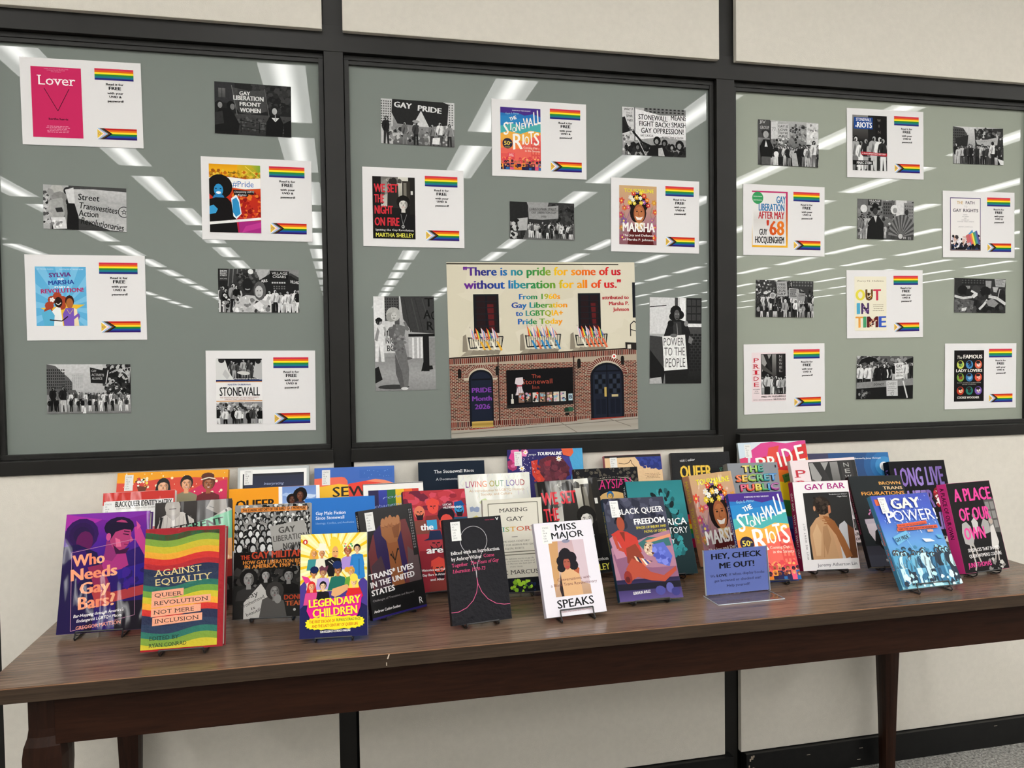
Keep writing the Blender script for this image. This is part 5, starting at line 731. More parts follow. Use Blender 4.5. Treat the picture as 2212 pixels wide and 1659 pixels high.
def bk_come(a):
    a.r(0, 0, 100, 100, '15141a'); a.k += 1; L = []
    for i in range(29): t0 = PI*.62+i*(2*PI-.24*PI)/28; L.append((49+24*math.cos(t0-.0), 21.5+24*a.asp()*math.sin(t0)))
    cx, cy, r = 49, 22, 23
    L = [(cx+r*math.cos(math.radians(d)), cy-r*a.asp()*math.sin(math.radians(d))) for d in range(-55, 236, 10)]; a.l(L, .7, 'c8c4c8')
    a.l([(cx+r*math.cos(math.radians(-55)), cy+r*a.asp()*.819), (52, 44), (48.6, 52), (48, 60)], .7, 'c8c4c8'); a.l([(cx-r*.574, cy+r*a.asp()*.819), (44, 44), (47.6, 52), (48, 60)], .7, 'c8c4c8')
    a.l([(48, 58), (48.4, 64), (45, 72), (38, 79), (26, 85), (12, 88), (0, 88)], .9, 'd8608c'); a.l([(48, 58), (49, 64), (54, 72), (63, 79), (76, 84), (90, 86), (100, 86)], .9, 'd8608c')
    a.t('Edited with an Introduction', 8, 92, 34.5, 3.2, 'f0eeee', 's', 1); a.t('by Aubrey Walter', 8, 60, 40.2, 3.2, 'f0eeee', 's', 1); a.t('Come', 63, 82, 39.4, 3.2, 'd84a7c', 's', 1); a.t('Together', 8, 35, 46, 3.2, 'd84a7c', 's', 1); a.t('The Years of Gay', 39, 88, 45.2, 3.2, 'd84a7c', 's', 1, .25); a.t('Liberation 1970-73', 8, 64, 51.8, 3.2, 'd84a7c', 's', 1, .25); a.t('RADICAL THINKERS', 72, 89, 3.6, 1, 'b04060', 'n'); a.t('V', 91, 96, 4, 2.6, 'e8e8e8', 'x')
def bk_major(a):
    a.r(0, 0, 100, 100, 'e4e0e8'); a.grad(20, 21, 80, 80, ['c0a2a8', 'cdb0b0', 'c8a890', 'b89478']); a.p([(20, 21), (36, 21), (30, 60), (20, 74)], 'c89a6a'); a.p([(60, 21), (80, 21), (80, 70), (66, 66)], 'd0bcc4'); a.e(50, 21.6, 7, 2, '8a8aa0'); a.p([(30, 80), (34, 56), (44, 50), (56, 50), (64, 58), (66, 80)], 'd8ac80'); a.p([(33, 56), (28, 72), (30, 80), (34, 80)], '2c2224'); a.p([(58, 48), (66, 52), (64, 58), (56, 54)], 'b05a3c')
    for x, y, r in ((44, 37, 10), (38, 43, 9), (54, 40, 10), (36, 50, 7), (57, 48, 8), (46, 35, 9)): a.c(x, y, r, '1e1a20', 12)
    a.e(46, 46, 5.8, 6.6, 'a85a48', 12); a.l([(42, 44), (45, 44)], .9, '221'); a.l([(47.6, 44), (50.6, 44)], .9, '221'); a.l([(44, 49.6), (49, 49.6)], 1.2, 'c03048'); a.p([(38, 37), (46, 35), (54, 38), (52, 41), (40, 41)], '1e1a20')
    K = '1a1a1e'; a.t('MISS', 34, 72, 9.6, 7, K, 'b', 1); a.t('MAJOR', 26, 82, 18.6, 7, K, 'b', 1); a.t('Conversations with', 26, 82, 64, 3, '6a3c3c', 'n', 1); a.t('a Black Trans Revolutionary', 14, 92, 69.4, 3, '6a3c3c', 'n', 1); a.t('SPEAKS', 20, 82, 92, 8.4, K, 'b', 2); a.t('Toshio Meronek and Miss Major', 24, 76, 96.6, 1.7, 'a85a60', 'n', 1)
def bk_floral(a):
    a.r(0, 0, 100, 100, '17161a'); R = random.Random(5)
    for i in range(150):
        x, y, r = R.uniform(0, 100), R.uniform(0, 30), R.uniform(1.2, 2.8); a.c(x, y, r, '6a6458', 7); a.c(x, y, r*.7, '1c1a1c', 7, 0); a.c(x, y, r*.3, '8a8474', 6, 0)
    a.p([(12, 17), (20, 12), (34, 10), (50, 9), (66, 9), (84, 11), (94, 17), (96, 60), (10, 60)], '17161a'); a.l([(14, 18), (24, 12.6), (38, 11.6), (50, 10.4), (66, 10.4), (84, 12), (94, 18)], 1, 'b0aa98'); a.l([(20, 18), (28, 14), (52, 12.6), (80, 13.6), (90, 19)], .6, 'b0aa98')
    a.t('MALAYSIAN', 8, 88, 24.6, 10, 'd0307c', 'n', 3, .15); a.t('QUEER', 30, 70, 12, 3, '17161a', 'b'); a.e(57, 34, 22, 8, 'e0b878', 16); a.head(53, 31, 5, 'e0b04a', '2a70b0', '14100e', 0, True, '2a70b0')
def bk_cloud(a):
    a.r(0, 0, 100, 100, 'dfbe94'); a.r(0, 0, 100, 2.4, '2a2426'); a.p([(54, 2.4), (100, 2.4), (100, 16), (94, 17), (88, 14.4), (80, 15.4), (78, 12), (70, 11.6), (68, 8.4), (60, 7.4)], '2a3a86'); a.blobs(64, 4, 97, 13.6, 34, 3, 6, ['2e4090', '243278'], 3); a.l([(24, 8), (34, 9.2), (42, 8), (46, 5)], 1, '3a2a20'); a.l([(46, 5), (47, 8.6), (54, 13.6)], 1, '3a2a20'); a.lines(68, 96, 20, 26, 4, '8a6a50', .3, .3, 'c')
def bk_queer(a):
    a.r(0, 0, 100, 100, '1a1a1c'); a.t('vicki l. eaklor', 14, 40, 9.6, 2.6, 'e8e8ea', 'n', 3, .3); a.t('QUEER', 13, 67, 27, 13, 'eec64a', 'x', 0); a.t('STATE', 82, 96, 20.5, 3.4, '4a9a7a', 'n', 8)
    for i, c in enumerate(RB): a.p([(0, 66+i*5), (100, 62+i*5), (100, 68+i*5), (0, 72+i*5)], c)
    a.r(0, 90, 100, 100, 'b01c4a')
def bk_teal(a):
    a.r(0, 0, 100, 100, '1f3438'); a.grad(0, 0, 100, 46, ['2a7a80', '2f8288', '27666c']); R = random.Random(4)
    for i in range(70):
        t0 = R.uniform(-.6, 3.6); d = R.uniform(12, 34); x, y = 62+d*math.cos(t0)*.9, 40-d*math.sin(t0)*.85; a.e(x, y, R.uniform(4, 8), R.uniform(1.6, 3), R.choice(['2a8086', '12282c', '1f5a60', '3a9096', '0f1f22']), 8, -t0+R.uniform(-.5, .5))
    a.e(58, 44, 15, 18, '14282b', 14); a.p([(48, 32), (58, 28), (70, 32), (66, 46), (52, 46)], '22383b')
    for i in range(26): x, y = R.uniform(54, 92), R.uniform(58, 80); a.e(x, y, R.uniform(3, 6), R.uniform(2, 4), R.choice(['2f8a90', '3a979c', '266a70']), 8, R.uniform(-1.6, -.6))
    a.r(0, 42, 30, 100, '1f3438'); a.t('TRANS', 20, 60, 32, 6, 'f2f4f4', 'b'); a.t('AMERICA', 30, 96, 49, 7, 'f4f6f6', 'b', 1); a.t('A HISTORY', 30, 96, 58, 6.4, 'f4f6f6', 'n', 1); a.t('BARRY', 40, 70, 67.5, 4.4, 'f0f2f2', 'n')
def bk_freedom(a):
    a.r(0, 0, 100, 100, '3b3d4e'); a.blobs(0, 0, 100, 30, 50, 4, 9, ['2c2e3c', '4a4c5e', '1f2130', '55566a'], 4); a.grad(0, 78, 100, 100, ['1d1a30', '3a3060', '5a4a84']); a.p([(0, 50), (16, 40), (30, 46), (60, 40), (100, 34), (100, 80), (0, 80)], 'a8788c'); a.p([(2, 56), (20, 48), (28, 66), (60, 70), (100, 70), (100, 80), (8, 80)], '8a5c78')
    a.p([(0, 40), (14, 34), (24, 44), (24, 58), (6, 60)], 'b8849a'); a.e(22, 20, 8, 5.6, '1a1418', 12); a.e(22, 26, 6.4, 7.4, 'a04a34', 12); a.p([(4, 36), (16, 32), (30, 34), (44, 40), (48, 54), (36, 62), (22, 58), (14, 44)], 'c03c32'); a.p([(24, 50), (40, 46), (50, 60), (34, 70), (22, 64)], '8a3c2a'); a.l([(8, 38), (12, 50), (20, 52)], 5, 'b84a38'); a.p([(18, 34), (26, 34), (24, 44)], '7a3428')
    a.p([(44, 46), (62, 40), (96, 42), (98, 50), (70, 50), (56, 56)], '3a6c6c'); a.p([(56, 44), (100, 38), (100, 41), (62, 46)], 'd8906c'); a.e(62, 52, 10, 7, 'c0a48a', 12); a.blobs(54, 47, 70, 57, 16, 1.5, 3, ['7a4a3a', 'e0cab0', '5a3a30'], 3); a.p([(66, 48), (86, 46), (96, 60), (88, 70), (70, 66)], '5a68c0'); a.blobs(68, 50, 90, 66, 14, 3, 6, ['6a78d0', '4a56b0', '7a84d8'], 6)
    for i in range(7): a.p([(36+i*3.4, 60+i*1.2), (38.4+i*3.4, 59+i*1.2), (46+i*2.6, 72-i*.4), (43+i*2.6, 73-i*.4)] if False else [(34+i*3.6, 58+i*.8), (37+i*3.6, 58.6+i*.8), (45+i*3, 70-i*1.0), (42+i*3, 70.4-i*1.0)], ['e8d0b0', '2a2a44', 'd87a5a', 'f0e4cc', '3a4a8a', 'e8b08a', '22223a'][i])
    a.p([(18, 70), (30, 60), (46, 66), (56, 74), (76, 78), (98, 70), (98, 74), (76, 84), (54, 82), (34, 78), (22, 82)], 'b04c38'); a.e(19, 78, 6.4, 6.4, '8a2e28', 12); a.e(18, 80, 3.6, 3, '5a1c1c'); a.r(0, 84, 100, 90, '191726'); a.e(66, 92, 8, 4.4, '4a4a90'); a.e(82, 90, 6, 5, '5a5aa0'); a.e(90, 94, 7, 4, '3a3a7a')
    W = 'f2f0f0'; a.t('BLACK QUEER', 20, 96, 17, 5.6, W, 'b', 2); a.t('FREEDOM', 44, 96, 27.4, 5.6, W, 'x', 2); a.t('SPACES OF INJURY AND', 46, 96, 32, 2.4, 'd8c848', 'b', 2); a.t('PATHS OF DESIRE', 58, 95, 36.2, 2.4, 'd8c848', 'b', 2); a.t('GERSHUN AVILEZ', 22, 50, 94.4, 2.6, W, 'b', 3)
def bk_secret(a):
    a.r(0, 0, 100, 100, '8c9096'); cs = ['e8784a', 'e8c040', '8ab83a', '2f9a6a', '2f8ac0', 'c83a8a']
    for tx, x0, x1, y, c in (('THE', 29, 71, 10.6, ['e8d060', '8ac04a', '2f9a8a']), ('SECRET', 14, 96, 21.4, ['e8683a', 'e8c840', '6ab04a', '2f9aa0', '3a8ad8']), ('PUBLIC', 20, 98, 32.2, ['d83a6a', 'e8503a', 'd8c040', '4aa05a', '2f8ac0', 'a84a9a'])):
        for d in (2.4, 1.6, .8): a.t(tx, x0-d, x1-d, y+d*.5, 7.8, '1a1a1e', 'x', 1)
        a.t(tx, x0, x1, y, 7.8, lambda q, c=c: ramp(c, q), 'x', 1); a.t(tx, x0+.4, x1-.4, y-1.6, 5.4, lambda q, c=c: mixc(ramp(c, q), 'f8f4e0', .4), 'n', 1)
    a.blobs(84, 44, 100, 70, 14, 2, 5, ['2a2a30', '6a6a70', 'c0c0c4'], 3); a.r(94, 3, 97, 6, '3a3a40')
def bk_pride(a):
    a.r(0, 0, 100, 100, 'd8e0e8')
    for i, (c, y0, y1) in enumerate((('d8408c', 0, -2), ('d8282c', 14, 3), ('ec7a24', 28, 17), ('f4d424', 40, 32), ('3a7a3a', 58, 46), ('3a62b0', 74, 60), ('3a2c86', 86, 76))): a.p([(-2 if i > 1 else 14-i*0, y0+(22 if i < 2 else 12)), (18, y0+8), (34, y0+1), (50, y0), (70, y0+2), (84, y1+3), (100, y1), (100, 100), (0, 100)], c)
    a.p([(0, 0), (20, 0), (14, 12), (12, 22), (0, 26)], 'ccdbe6'); a.p([(0, 16), (12, 14), (10, 34), (0, 36)], 'd83a6a'); a.p([(44, 6), (60, 4), (52, 20), (36, 26)], 'e04a3a')
    for d, c in ((.8, '7a4a2a'), (0, 'f8f6f0')):
        for ch, x0, x1, y, cap, ro in (('P', 22, 38, 29, 13, 4), ('R', 39, 54, 28, 13, 4), ('I', 56, 62, 26, 15, 8), ('D', 64, 80, 25, 17, 8), ('E', 83, 97, 21.6, 16.5, 8)): a.t(ch, x0+d, x1+d, y+d*.5, cap, c, 'b', ro)
    a.p([(58, 34), (100, 26), (100, 32), (60, 42)], '4a7a3a'); a.t('and the History of', 62, 98, 36, 2.6, '16301a', 'b', 8)
def bk_gaybar(a):
    a.r(0, 0, 100, 100, 'ece9ea'); a.t('GAY BAR', 20, 93, 9.6, 6.4, 'a82a7c', 'b', 1); a.grad(16, 13, 99, 88, ['2a2a2a', '343332', '242322']); a.t('"An absolute tour de force."', 62, 95, 16, 1.2, 'e0e0e0', 'b', 0, .2); a.t('-Maggie Nelson', 76, 95, 18.6, 1.2, 'e0e0e0', 'b', 0, .2); a.clip(16, 13, 99, 88)
    a.p([(74, 50), (84, 46), (92, 54), (96, 88), (60, 88)], 'c8c8cc'); a.p([(88, 50), (100, 56), (100, 88), (86, 88)], '6a4028'); a.p([(20, 88), (19, 62), (21, 52), (34, 42), (42, 40), (56, 42), (66, 52), (72, 60), (70, 88)], 'c49a72'); a.p([(24, 60), (34, 48), (40, 60), (34, 84), (26, 84)], 'd2ac84'); a.p([(44, 52), (52, 50), (56, 66), (46, 84), (42, 70)], 'b08660'); a.p([(50, 44), (60, 44), (70, 62), (72, 88), (66, 88), (60, 60)], 'cc9e76'); a.l([(44, 56), (40, 86)], .8, 'a07850')
    a.p([(40, 32), (56, 32), (58, 44), (40, 44)], 'c09068'); a.e(47, 28, 16, 10.5, '2c241e', 14); a.blobs(34, 18, 60, 36, 30, 2, 4, ['3a3028', '241c18', '463a30'], 4); a.p([(58, 28), (62, 28), (62, 36), (57, 38)], 'b87858'); a.e(33, 31, 2, 3, 'c08a68')
    a.p([(46, 40), (54, 40), (66, 46), (80, 66), (90, 86), (78, 88), (66, 62), (54, 50)], '9a6238'); a.l([(44, 42), (56, 44)], 1.6, 'a86e42'); a.l([(44, 45), (58, 47)], 1.6, 'a06a40'); a.l([(47, 48), (60, 50)], 1.6, '9a6238'); a.clip()
    a.t('WHY WE WENT OUT', 12.4, None, 88, 2.1, '3a3a3c', 'n', 90, 0, 1, None, .35); a.t('Jeremy Atherton Lin', 26, 96, 96, 3.4, '84848a', 'b', .5)
def bk_night(a):
    a.grad(0, 0, 100, 100, ['1c4a80', '1a4478', '143258']); a.r(0, 0, 26, 12, '3a3a5a')
    for r, c in ((26, '1c5a94'), (18, '1f6aa8'), (12, '3a8ac4')): a.c(94, 17, r, c, 18)
    a.c(93, 17, 5.6, 'f0f4f4', 18); a.t('by Rob Sanders', 36, 54, 8.4, 1.8, 'd8e0ec', 'b', 0, .2); a.t('illustrated by Jamey Christoph', 57, 90, 7.6, 1.8, 'e8eef4', 'b', 0, .3)
def bk_long(a):
    a.r(0, 0, 100, 100, '161518'); P = lambda q: ramp(['8a6ab8', 'a08ad0', '7a62a8'], q); a.t('LONG LIVE', 8, 94, 33.6, 24, P, 'x', 1); a.t('QUEER', 8, 70, 63, 23, P, 'x', 1); a.t('NIGHTLIFE', 8, 96, 92, 22, P, 'x', 1); a.e(78, 46, 8, 10, '7a1c22'); a.blobs(72, 40, 86, 62, 20, 2, 4, ['a02428', '4a1014', 'e8d8d8', 'c83a4a'], 4); a.p([(74, 52), (80, 48), (84, 58), (78, 60)], 'f0e8e8')
def bk_brown(a):
    a.r(0, 0, 100, 100, '262a2c'); a.grad(0, 78, 100, 100, ['3a3a44', '4a4a56']); a.t('BROWN', 54, 96, 10.4, 3.4, 'e0a85a', 'b', 0); a.t('TRANS', 60, 97, 16, 3.4, 'e8c89a', 'b'); a.t('FIGURATIONS', 16, 98, 22, 3.8, 'e8a04a', 'b')
    a.blobs(24, 38, 44, 50, 16, 3, 6, ['d888b8', 'e8a8d0', 'b05a90', '3a2a3a'], 3); a.p([(10, 49), (96, 46), (98, 74), (80, 76), (60, 84), (22, 76), (12, 64)], 'd8ccd2'); a.p([(10, 49), (96, 46), (96, 52), (10, 54)], 'c4b8c4'); a.p([(18, 76), (24, 62), (38, 56), (54, 58), (62, 70), (60, 84)], '17181a'); a.c(40, 75, 15, '0f1011', 22); a.c(41, 75, 11.4, 'd8d4cc', 22); a.c(41, 75, 10, '1a1b1d', 22); a.c(41, 75, 4, '3a3c40', 14); a.r(0, 88, 100, 100, '474854'); a.t('FRANCISCO J. GALARTE', 30, 92, 95, 2.6, 'e8e4e0', 'b')
def bk_power2(a):
    a.grad(0, 0, 100, 100, ['3a4ab0', '3a5cc0', '5a94d4', '5aa8cc', '8ac8d8']); R = random.Random(12)
    for i in range(90): x, y = R.uniform(10, 98), R.uniform(2, 42); a.l([(x, y), (x+.8, y+R.uniform(1, 2.4))], .8, R.choice(['c8d8f4', '9ab4e8', 'e8f0fa']), 0 if i % 9 else 1)
    a.r(4, 4, 22, 11, 'd8643a'); a.blobs(8, 58, 100, 78, 60, 2.4, 5, ['1a4a6a', '0f3048', '3a80a8', '8ac8e0'], 5); a.crowd(4, 93, 102, 97, 3, 12, 34, 6, ['1a4a6a', '2a7098', '6ab0d0', '0f2438', 'c8e8f0', '4a98c0'], ['8ac8e0', 'b8e0f0', '3a80a8']); a.blobs(4, 86, 100, 100, 50, 2, 5, ['d8f0f4', 'b8e4ec', '14283c', '2a6a90'], 9)
    a.t('GAY', 28, 79, 16, 11.4, 'f4f2e0', 'x'); a.t('POWER!', 12, 102, 30, 12, 'f4f6fc', 'n', 0)
    a.t('P', 12, 28, 31, 13, 'f4f6fc', 'n'); a.p([(26, 33), (78, 31), (78, 34.6), (26, 36.6)], 'd8552c'); a.p([(24, 37), (94, 36.4), (94, 39.8), (24, 40.4)], 'd8552c'); a.t('THE RISE OF THE GAY MOVEMENT', 28, 76, 35.4, 1.6, '5a1c10', 'b', 1); a.t('AND THE GAY RIGHTS MOVEMENT IN', 26, 92, 39.4, 1.8, '4a140c', 'x'); a.r(74, 41, 84, 43.6, 'e0a080')
    a.p([(12, 46), (38, 40), (42, 47), (16, 55)], '6ab0d8'); a.t('GAY PRIDE', 15, 39, 52, 4, '12243a', 'x', 12); a.p([(60, 50), (74, 51), (80, 54), (64, 54)], 'e8f2f4'); a.p([(86, 47), (96, 48), (96, 52), (88, 51)], '5aa8cc'); a.l([(34, 50), (48, 78)], .7, '8ac8e0')
def bk_place(a):
    a.r(0, 0, 100, 100, '1c1a1b'); a.p([(76, 22), (100, 20), (100, 60), (82, 58)], '5a5856'); wins(a, 78, 24, 100, 56, 2, 3, '8a8886', .8); P = 'e84a9c'
    a.p([(12, 56), (16, 46), (26, 44), (34, 50), (36, 64), (30, 72), (14, 68)], 'b0aeac'); a.c(22, 40, 5, '3a3634'); a.p([(38, 44), (46, 40), (52, 46), (50, 56), (40, 58)], 'c8c6c4'); a.c(46, 38, 4, '8a8684'); a.p([(58, 50), (66, 42), (76, 46), (78, 58), (62, 60)], 'a8a6a4'); a.c(68, 40, 4.6, '4a4644'); a.p([(72, 74), (78, 52), (86, 50), (90, 70), (84, 78)], 'd4d0cc'); a.c(82, 46, 5, 'b8a89c'); a.l([(80, 76), (72, 92)], 2.6, 'b8b0a8'); a.l([(84, 76), (80, 96)], 2.6, 'c0b8b0'); a.l([(24, 70), (28, 92), (24, 98)], 3, 'c4beb8'); a.l([(30, 68), (40, 90)], 3, 'b8b2ac')
    a.t('A PLACE', 12, 96, 21, 14, P, 'x', 0); a.t('OF OUR', 14, 84, 43, 14, P, 'x'); a.t('OWN', 16, 64, 64, 13, P, 'x'); a.t('SIX SPACES THAT SHAPED', 16, 88, 77.6, 3.6, 'f0eeee', 'b'); a.t("QUEER WOMEN'S CULTURE", 16, 90, 84, 3.6, 'f0eeee', 'b'); a.blobs(50, 88, 92, 100, 18, 3, 6, ['c8c4c0', '1a1819', '8a8684'], 4); a.t('JUNE THOMAS', 10, 62, 94.4, 5, P, 'b')
# ================================================================== materials
M_wall = mat('wall_fabric', (.715, .675, .60), .8, spec=.25, noise=(60, .965, 3), bump=(420, .25, .002, 3))
M_dark = mat('black_painted_steel', (.015, .0142, .0128), .42, spec=.25, noise=(7, .8, 3), bump=(16, .12, .004, 3))
M_bead = mat('black_glazing_bead', (.016, .0155, .014), .45, spec=.3, noise=(30, .75, 3), bump=(60, .3, .003, 3))
M_base = mat('black_rubber_skirting', (.008, .008, .008), .4, spec=.3, noise=(40, .7, 4), bump=(30, .15, .002, 2))
M_pane = mat('grey_backed_glass', (.208, .234, .215), .6, spec=.1, coat=1, coat_r=.0, coat_ior=1.44)
M_pane3 = mat('painted_reflection_glass', (.335, .365, .305), .6, spec=.1, coat=1, coat_r=.0, coat_ior=1.46)  # right pane: broad bright reflection put into a paler base colour
M_floor = mat('grey_carpet', (.48, .47, .44), .95, spec=.1, noise=(120, .35, 6), bump=(160, 1, .012, 4))
M_ceil = mat('ceiling_tile', (.84, .84, .81), .9, spec=.1, noise=(90, .93, 4))
M_room = mat('room_wall', (.36, .35, .32), .8, spec=.2, noise=(4, .96, 2))
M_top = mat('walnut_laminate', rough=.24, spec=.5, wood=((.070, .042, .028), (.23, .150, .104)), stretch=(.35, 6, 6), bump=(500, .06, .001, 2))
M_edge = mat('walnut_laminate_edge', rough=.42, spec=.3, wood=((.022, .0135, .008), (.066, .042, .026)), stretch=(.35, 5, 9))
M_apron = mat('mahogany_stain', rough=.45, spec=.15, wood=((.011, .0036, .0018), (.030, .0105, .0052)), stretch=(.4, 3, 6))
M_leg = mat('mahogany_leg', rough=.42, spec=.2, wood=((.011, .0036, .0018), (.030, .0105, .0052)), stretch=(4, 4, .4))
M_line = mat('bare_edge_line', (.33, .17, .09), .5, noise=(50, .6, 3), stretch=(.3, 1, 1))
M_chip = mat('bare_chip', (.6, .5, .4), .7)
M_wire = mat('black_wire', (.012, .012, .013), .35)
M_paper = mat('white_paper', (.80, .785, .785), .75, spec=.25, bump=(9, .15, .003, 2))
M_ink = mat('printed_ink', rough=.7, spec=.12, attr=True)
M_photo = mat('photo_ink', rough=.6, spec=.12, attr=True, noise=(150, .84, 4))
M_gloss = mat('gloss_cover', rough=.42, spec=.25, attr=True, bump=(10, .1, .002, 2))
M_satin = mat('satin_cover', rough=.6, spec=.12, attr=True)
M_wrap = mat('plastic_wrapped_cover', rough=.6, spec=.1, attr=True, coat=.12, coat_r=.03, coat_ior=1.5, bump=(110, .8, .0018, 4))
M_jack = mat('clear_jacket_cover', rough=.6, spec=.1, attr=True, coat=.32, coat_r=.03, coat_ior=1.45, bump=(5, .45, .006, 2), stretch=(3, .7, 1))
M_page = mat('page_edges', (.72, .68, .60), .85, noise=(700, .7, 2), stretch=(.05, .05, 3))
M_acr = glassmat('clear_acrylic')
def plain(col, rough=.45):
    k = ('c', col, rough)
    if k not in plain.c: plain.c[k] = mat('board_'+col, hx(col), rough, noise=(40, .9, 2))
    return plain.c[k]
plain.c = {}
def emitter():
    m = bpy.data.materials.new('lamp_diffuser'); m.use_nodes = True; N = m.node_tree.nodes; L = m.node_tree.links
    for n in list(N): N.remove(n)
    o = N.new('ShaderNodeOutputMaterial'); e = N.new('ShaderNodeEmission'); tc = N.new('ShaderNodeTexCoord'); sx = N.new('ShaderNodeSeparateXYZ')
    L.new(tc.outputs['Object'], sx.inputs[0]); ab = N.new('ShaderNodeMath'); ab.operation = 'ABSOLUTE'; L.new(sx.outputs[0], ab.inputs[0])
    r = N.new('ShaderNodeMapRange'); r.interpolation_type = 'SMOOTHSTEP'; r.inputs[1].default_value = 0; r.inputs[2].default_value = .10; r.inputs[3].default_value = LAMP*1.75; r.inputs[4].default_value = LAMP*.62
    L.new(ab.outputs[0], r.inputs[0]); L.new(r.outputs[0], e.inputs[1]); e.inputs[0].default_value = (1, .985, .95, 1); L.new(e.outputs[0], o.inputs[0]); return m
M_lamp = emitter()

# ================================================================== the room
ST = dict(kind='structure')
X0, X1, Y0, Y1, ZC = -6.2, 16.0, -26.2, .03, 3.17
MB().box(X0-.2, X1+.2, Y0-.2, Y1+.2, -.1, 0).build('floor', M_floor, **ST)
ceil = MB().box(X0-.2, X1+.2, Y0-.2, Y1+.2, ZC, ZC+.1).build('ceiling', M_ceil, **ST)
MB().box(X0-.1, X0, Y0, Y1, 0, ZC).build('wall_left', M_room, **ST)
MB().box(X1, X1+.1, Y0, Y1, 0, ZC).build('wall_right', M_room, **ST)
MB().box(X0, X1, Y0-.1, Y0, 0, ZC).build('wall_front', M_room, **ST)
MB().box(-5.4, 15.2, -4.75, -4.4, 0, 1.72).build('added_light_blocker', mat('light_blocker_dark', (.10, .085, .07), .7, noise=(3, .8, 2)), bevel=.01, **ST)  # unseen block added behind the camera to shade the wall under the table
dm = None; n = 0
for i in range(-3, 11):
    for j in range(-1, 14):
        x, y = -.333+1.515*i, -2.89-.61-1.60*j
        if dm is None:
            d = MB().box(-.146, .146, -.60, .60, -.004, .0).build('light_diffuser', M_lamp, ceil)
            f = MB()
            for q in ((-.165, -.146, -.62, .62), (.146, .165, -.62, .62), (-.146, .146, -.62, -.60), (-.146, .146, .60, .62)): f.box(*q, -.008, 0)
            f = f.build('light_frame', M_ceil, ceil); dm, fm = d, f
        else:
            d = dm.copy(); C.objects.link(d); f = fm.copy(); C.objects.link(f); d.parent = f.parent = ceil
        d.location = f.location = (x, y, ZC)

wall = MB().box(X0, X1, .012, .1, 0, ZC).build('wall_back', M_dark, **ST)
def panel(x0, x1, z0, z1): MB().box(x0, x1, -.045, -.026, z0, z1).build('wall_panel', M_wall, wall, bevel=.003)
TZ, LZ = 2.172, 1.026
tops = [(-2.2, -.895), (-.84, -.0335), (.0195, 1.1055), (1.160, 2.25), (2.305, 3.4), (3.455, 4.55)]
for x0, x1 in tops: panel(x0, x1, TZ, ZC)
for x0, x1 in [(-2.2, -.893), (-.8365, -.0265), (.0262, 1.1125), (1.1655, 2.25), (2.305, 3.4), (3.455, 4.55)]: panel(x0, x1, .088, LZ)
# black posts and the head rail
k = 1
for x0, x1 in [(-.89, -.838), (-.031, .0195), (1.105, 1.1625), (2.247, 2.302), (3.40, 3.455)]:
    MB().box(x0, x1, -.028, .012, 0, 2.122).build('trim_%d' % k, M_dark, bevel=.0012, **ST); k += 1
    MB().box(x0-.002, x1+.002, -.022, .012, TZ-.004, ZC).build('trim_%d' % k, M_dark, **ST); k += 1
rail = MB().box(-2.2, 4.5, -.0285, .012, 2.1222, TZ+.02).build('trim_%d' % k, M_dark, bevel=.0012, **ST)
MB().box(X0, -2.2, -.045, .012, 0, ZC).build('trim_%d' % (k+1), M_room, **ST)
MB().box(4.5, X1, -.045, .012, 0, ZC).build('trim_%d' % (k+2), M_room, **ST)
# glazed bays
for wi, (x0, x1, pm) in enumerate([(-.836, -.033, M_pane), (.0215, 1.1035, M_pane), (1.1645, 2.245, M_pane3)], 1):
    w = empty('window_%d' % wi, ((x0+x1)/2, 0, 1.06), kind='structure'); cx, cz = (x0+x1)/2, 1.06
    g = .010; t = .0125
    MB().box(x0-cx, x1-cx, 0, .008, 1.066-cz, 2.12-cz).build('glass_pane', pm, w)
    def bead(a, b, c, d, y=-.012): MB().box(a-cx, b-cx, y, -.0004, c-cz, d-cz).build('glazing_bead', M_bead, w, bevel=.001)
    bead(x0, x1, 2.1085, 2.1215); bead(x0, x0+t, 1.074, 2.1084); bead(x1-t, x1, 1.074, 2.1084); bead(x0, x1, 1.0615, 1.0739, -.016)
    MB().box(x0+.004-cx, x1-.004-cx, -.009, -.0004, 2.098-cz, 2.1083-cz).build('glazing_seal', M_bead, w)
    e0, e1 = (x0-.002, x1+.006)
    MB().box(e0-cx, e1-cx, -.052, .0, LZ+.0005-cz, 1.0612-cz).build('sill', M_dark, w, bevel=.0015)
# skirting, one length per bay
bb = MB().box(-2.2, -.9, -.060, -.026, 0, .086).build('baseboard_back', M_base, bevel=.002, **ST)
for x0, x1 in ((-.899, -.03), (-.029, 1.133), (1.175, 4.4)): MB().box(x0, x1, -.060, -.026, 0, .086).build('skirting_length', M_base, bb, bevel=.002)
ch = MB()
R = random.Random(3)
for i in range(16): x, z = 1.177+R.random()*.022, .008+R.random()*.07; ch.box(x, x+R.uniform(.002, .006), -.0603, -.0599, z, z+R.uniform(.002, .009))
for i in range(5): x, z = R.uniform(1.3, 2.2), R.uniform(.02, .07); ch.box(x, x+.012, -.0603, -.0599, z, z+.0012)
ch.build('scuff', M_chip, bb, kind='stuff')

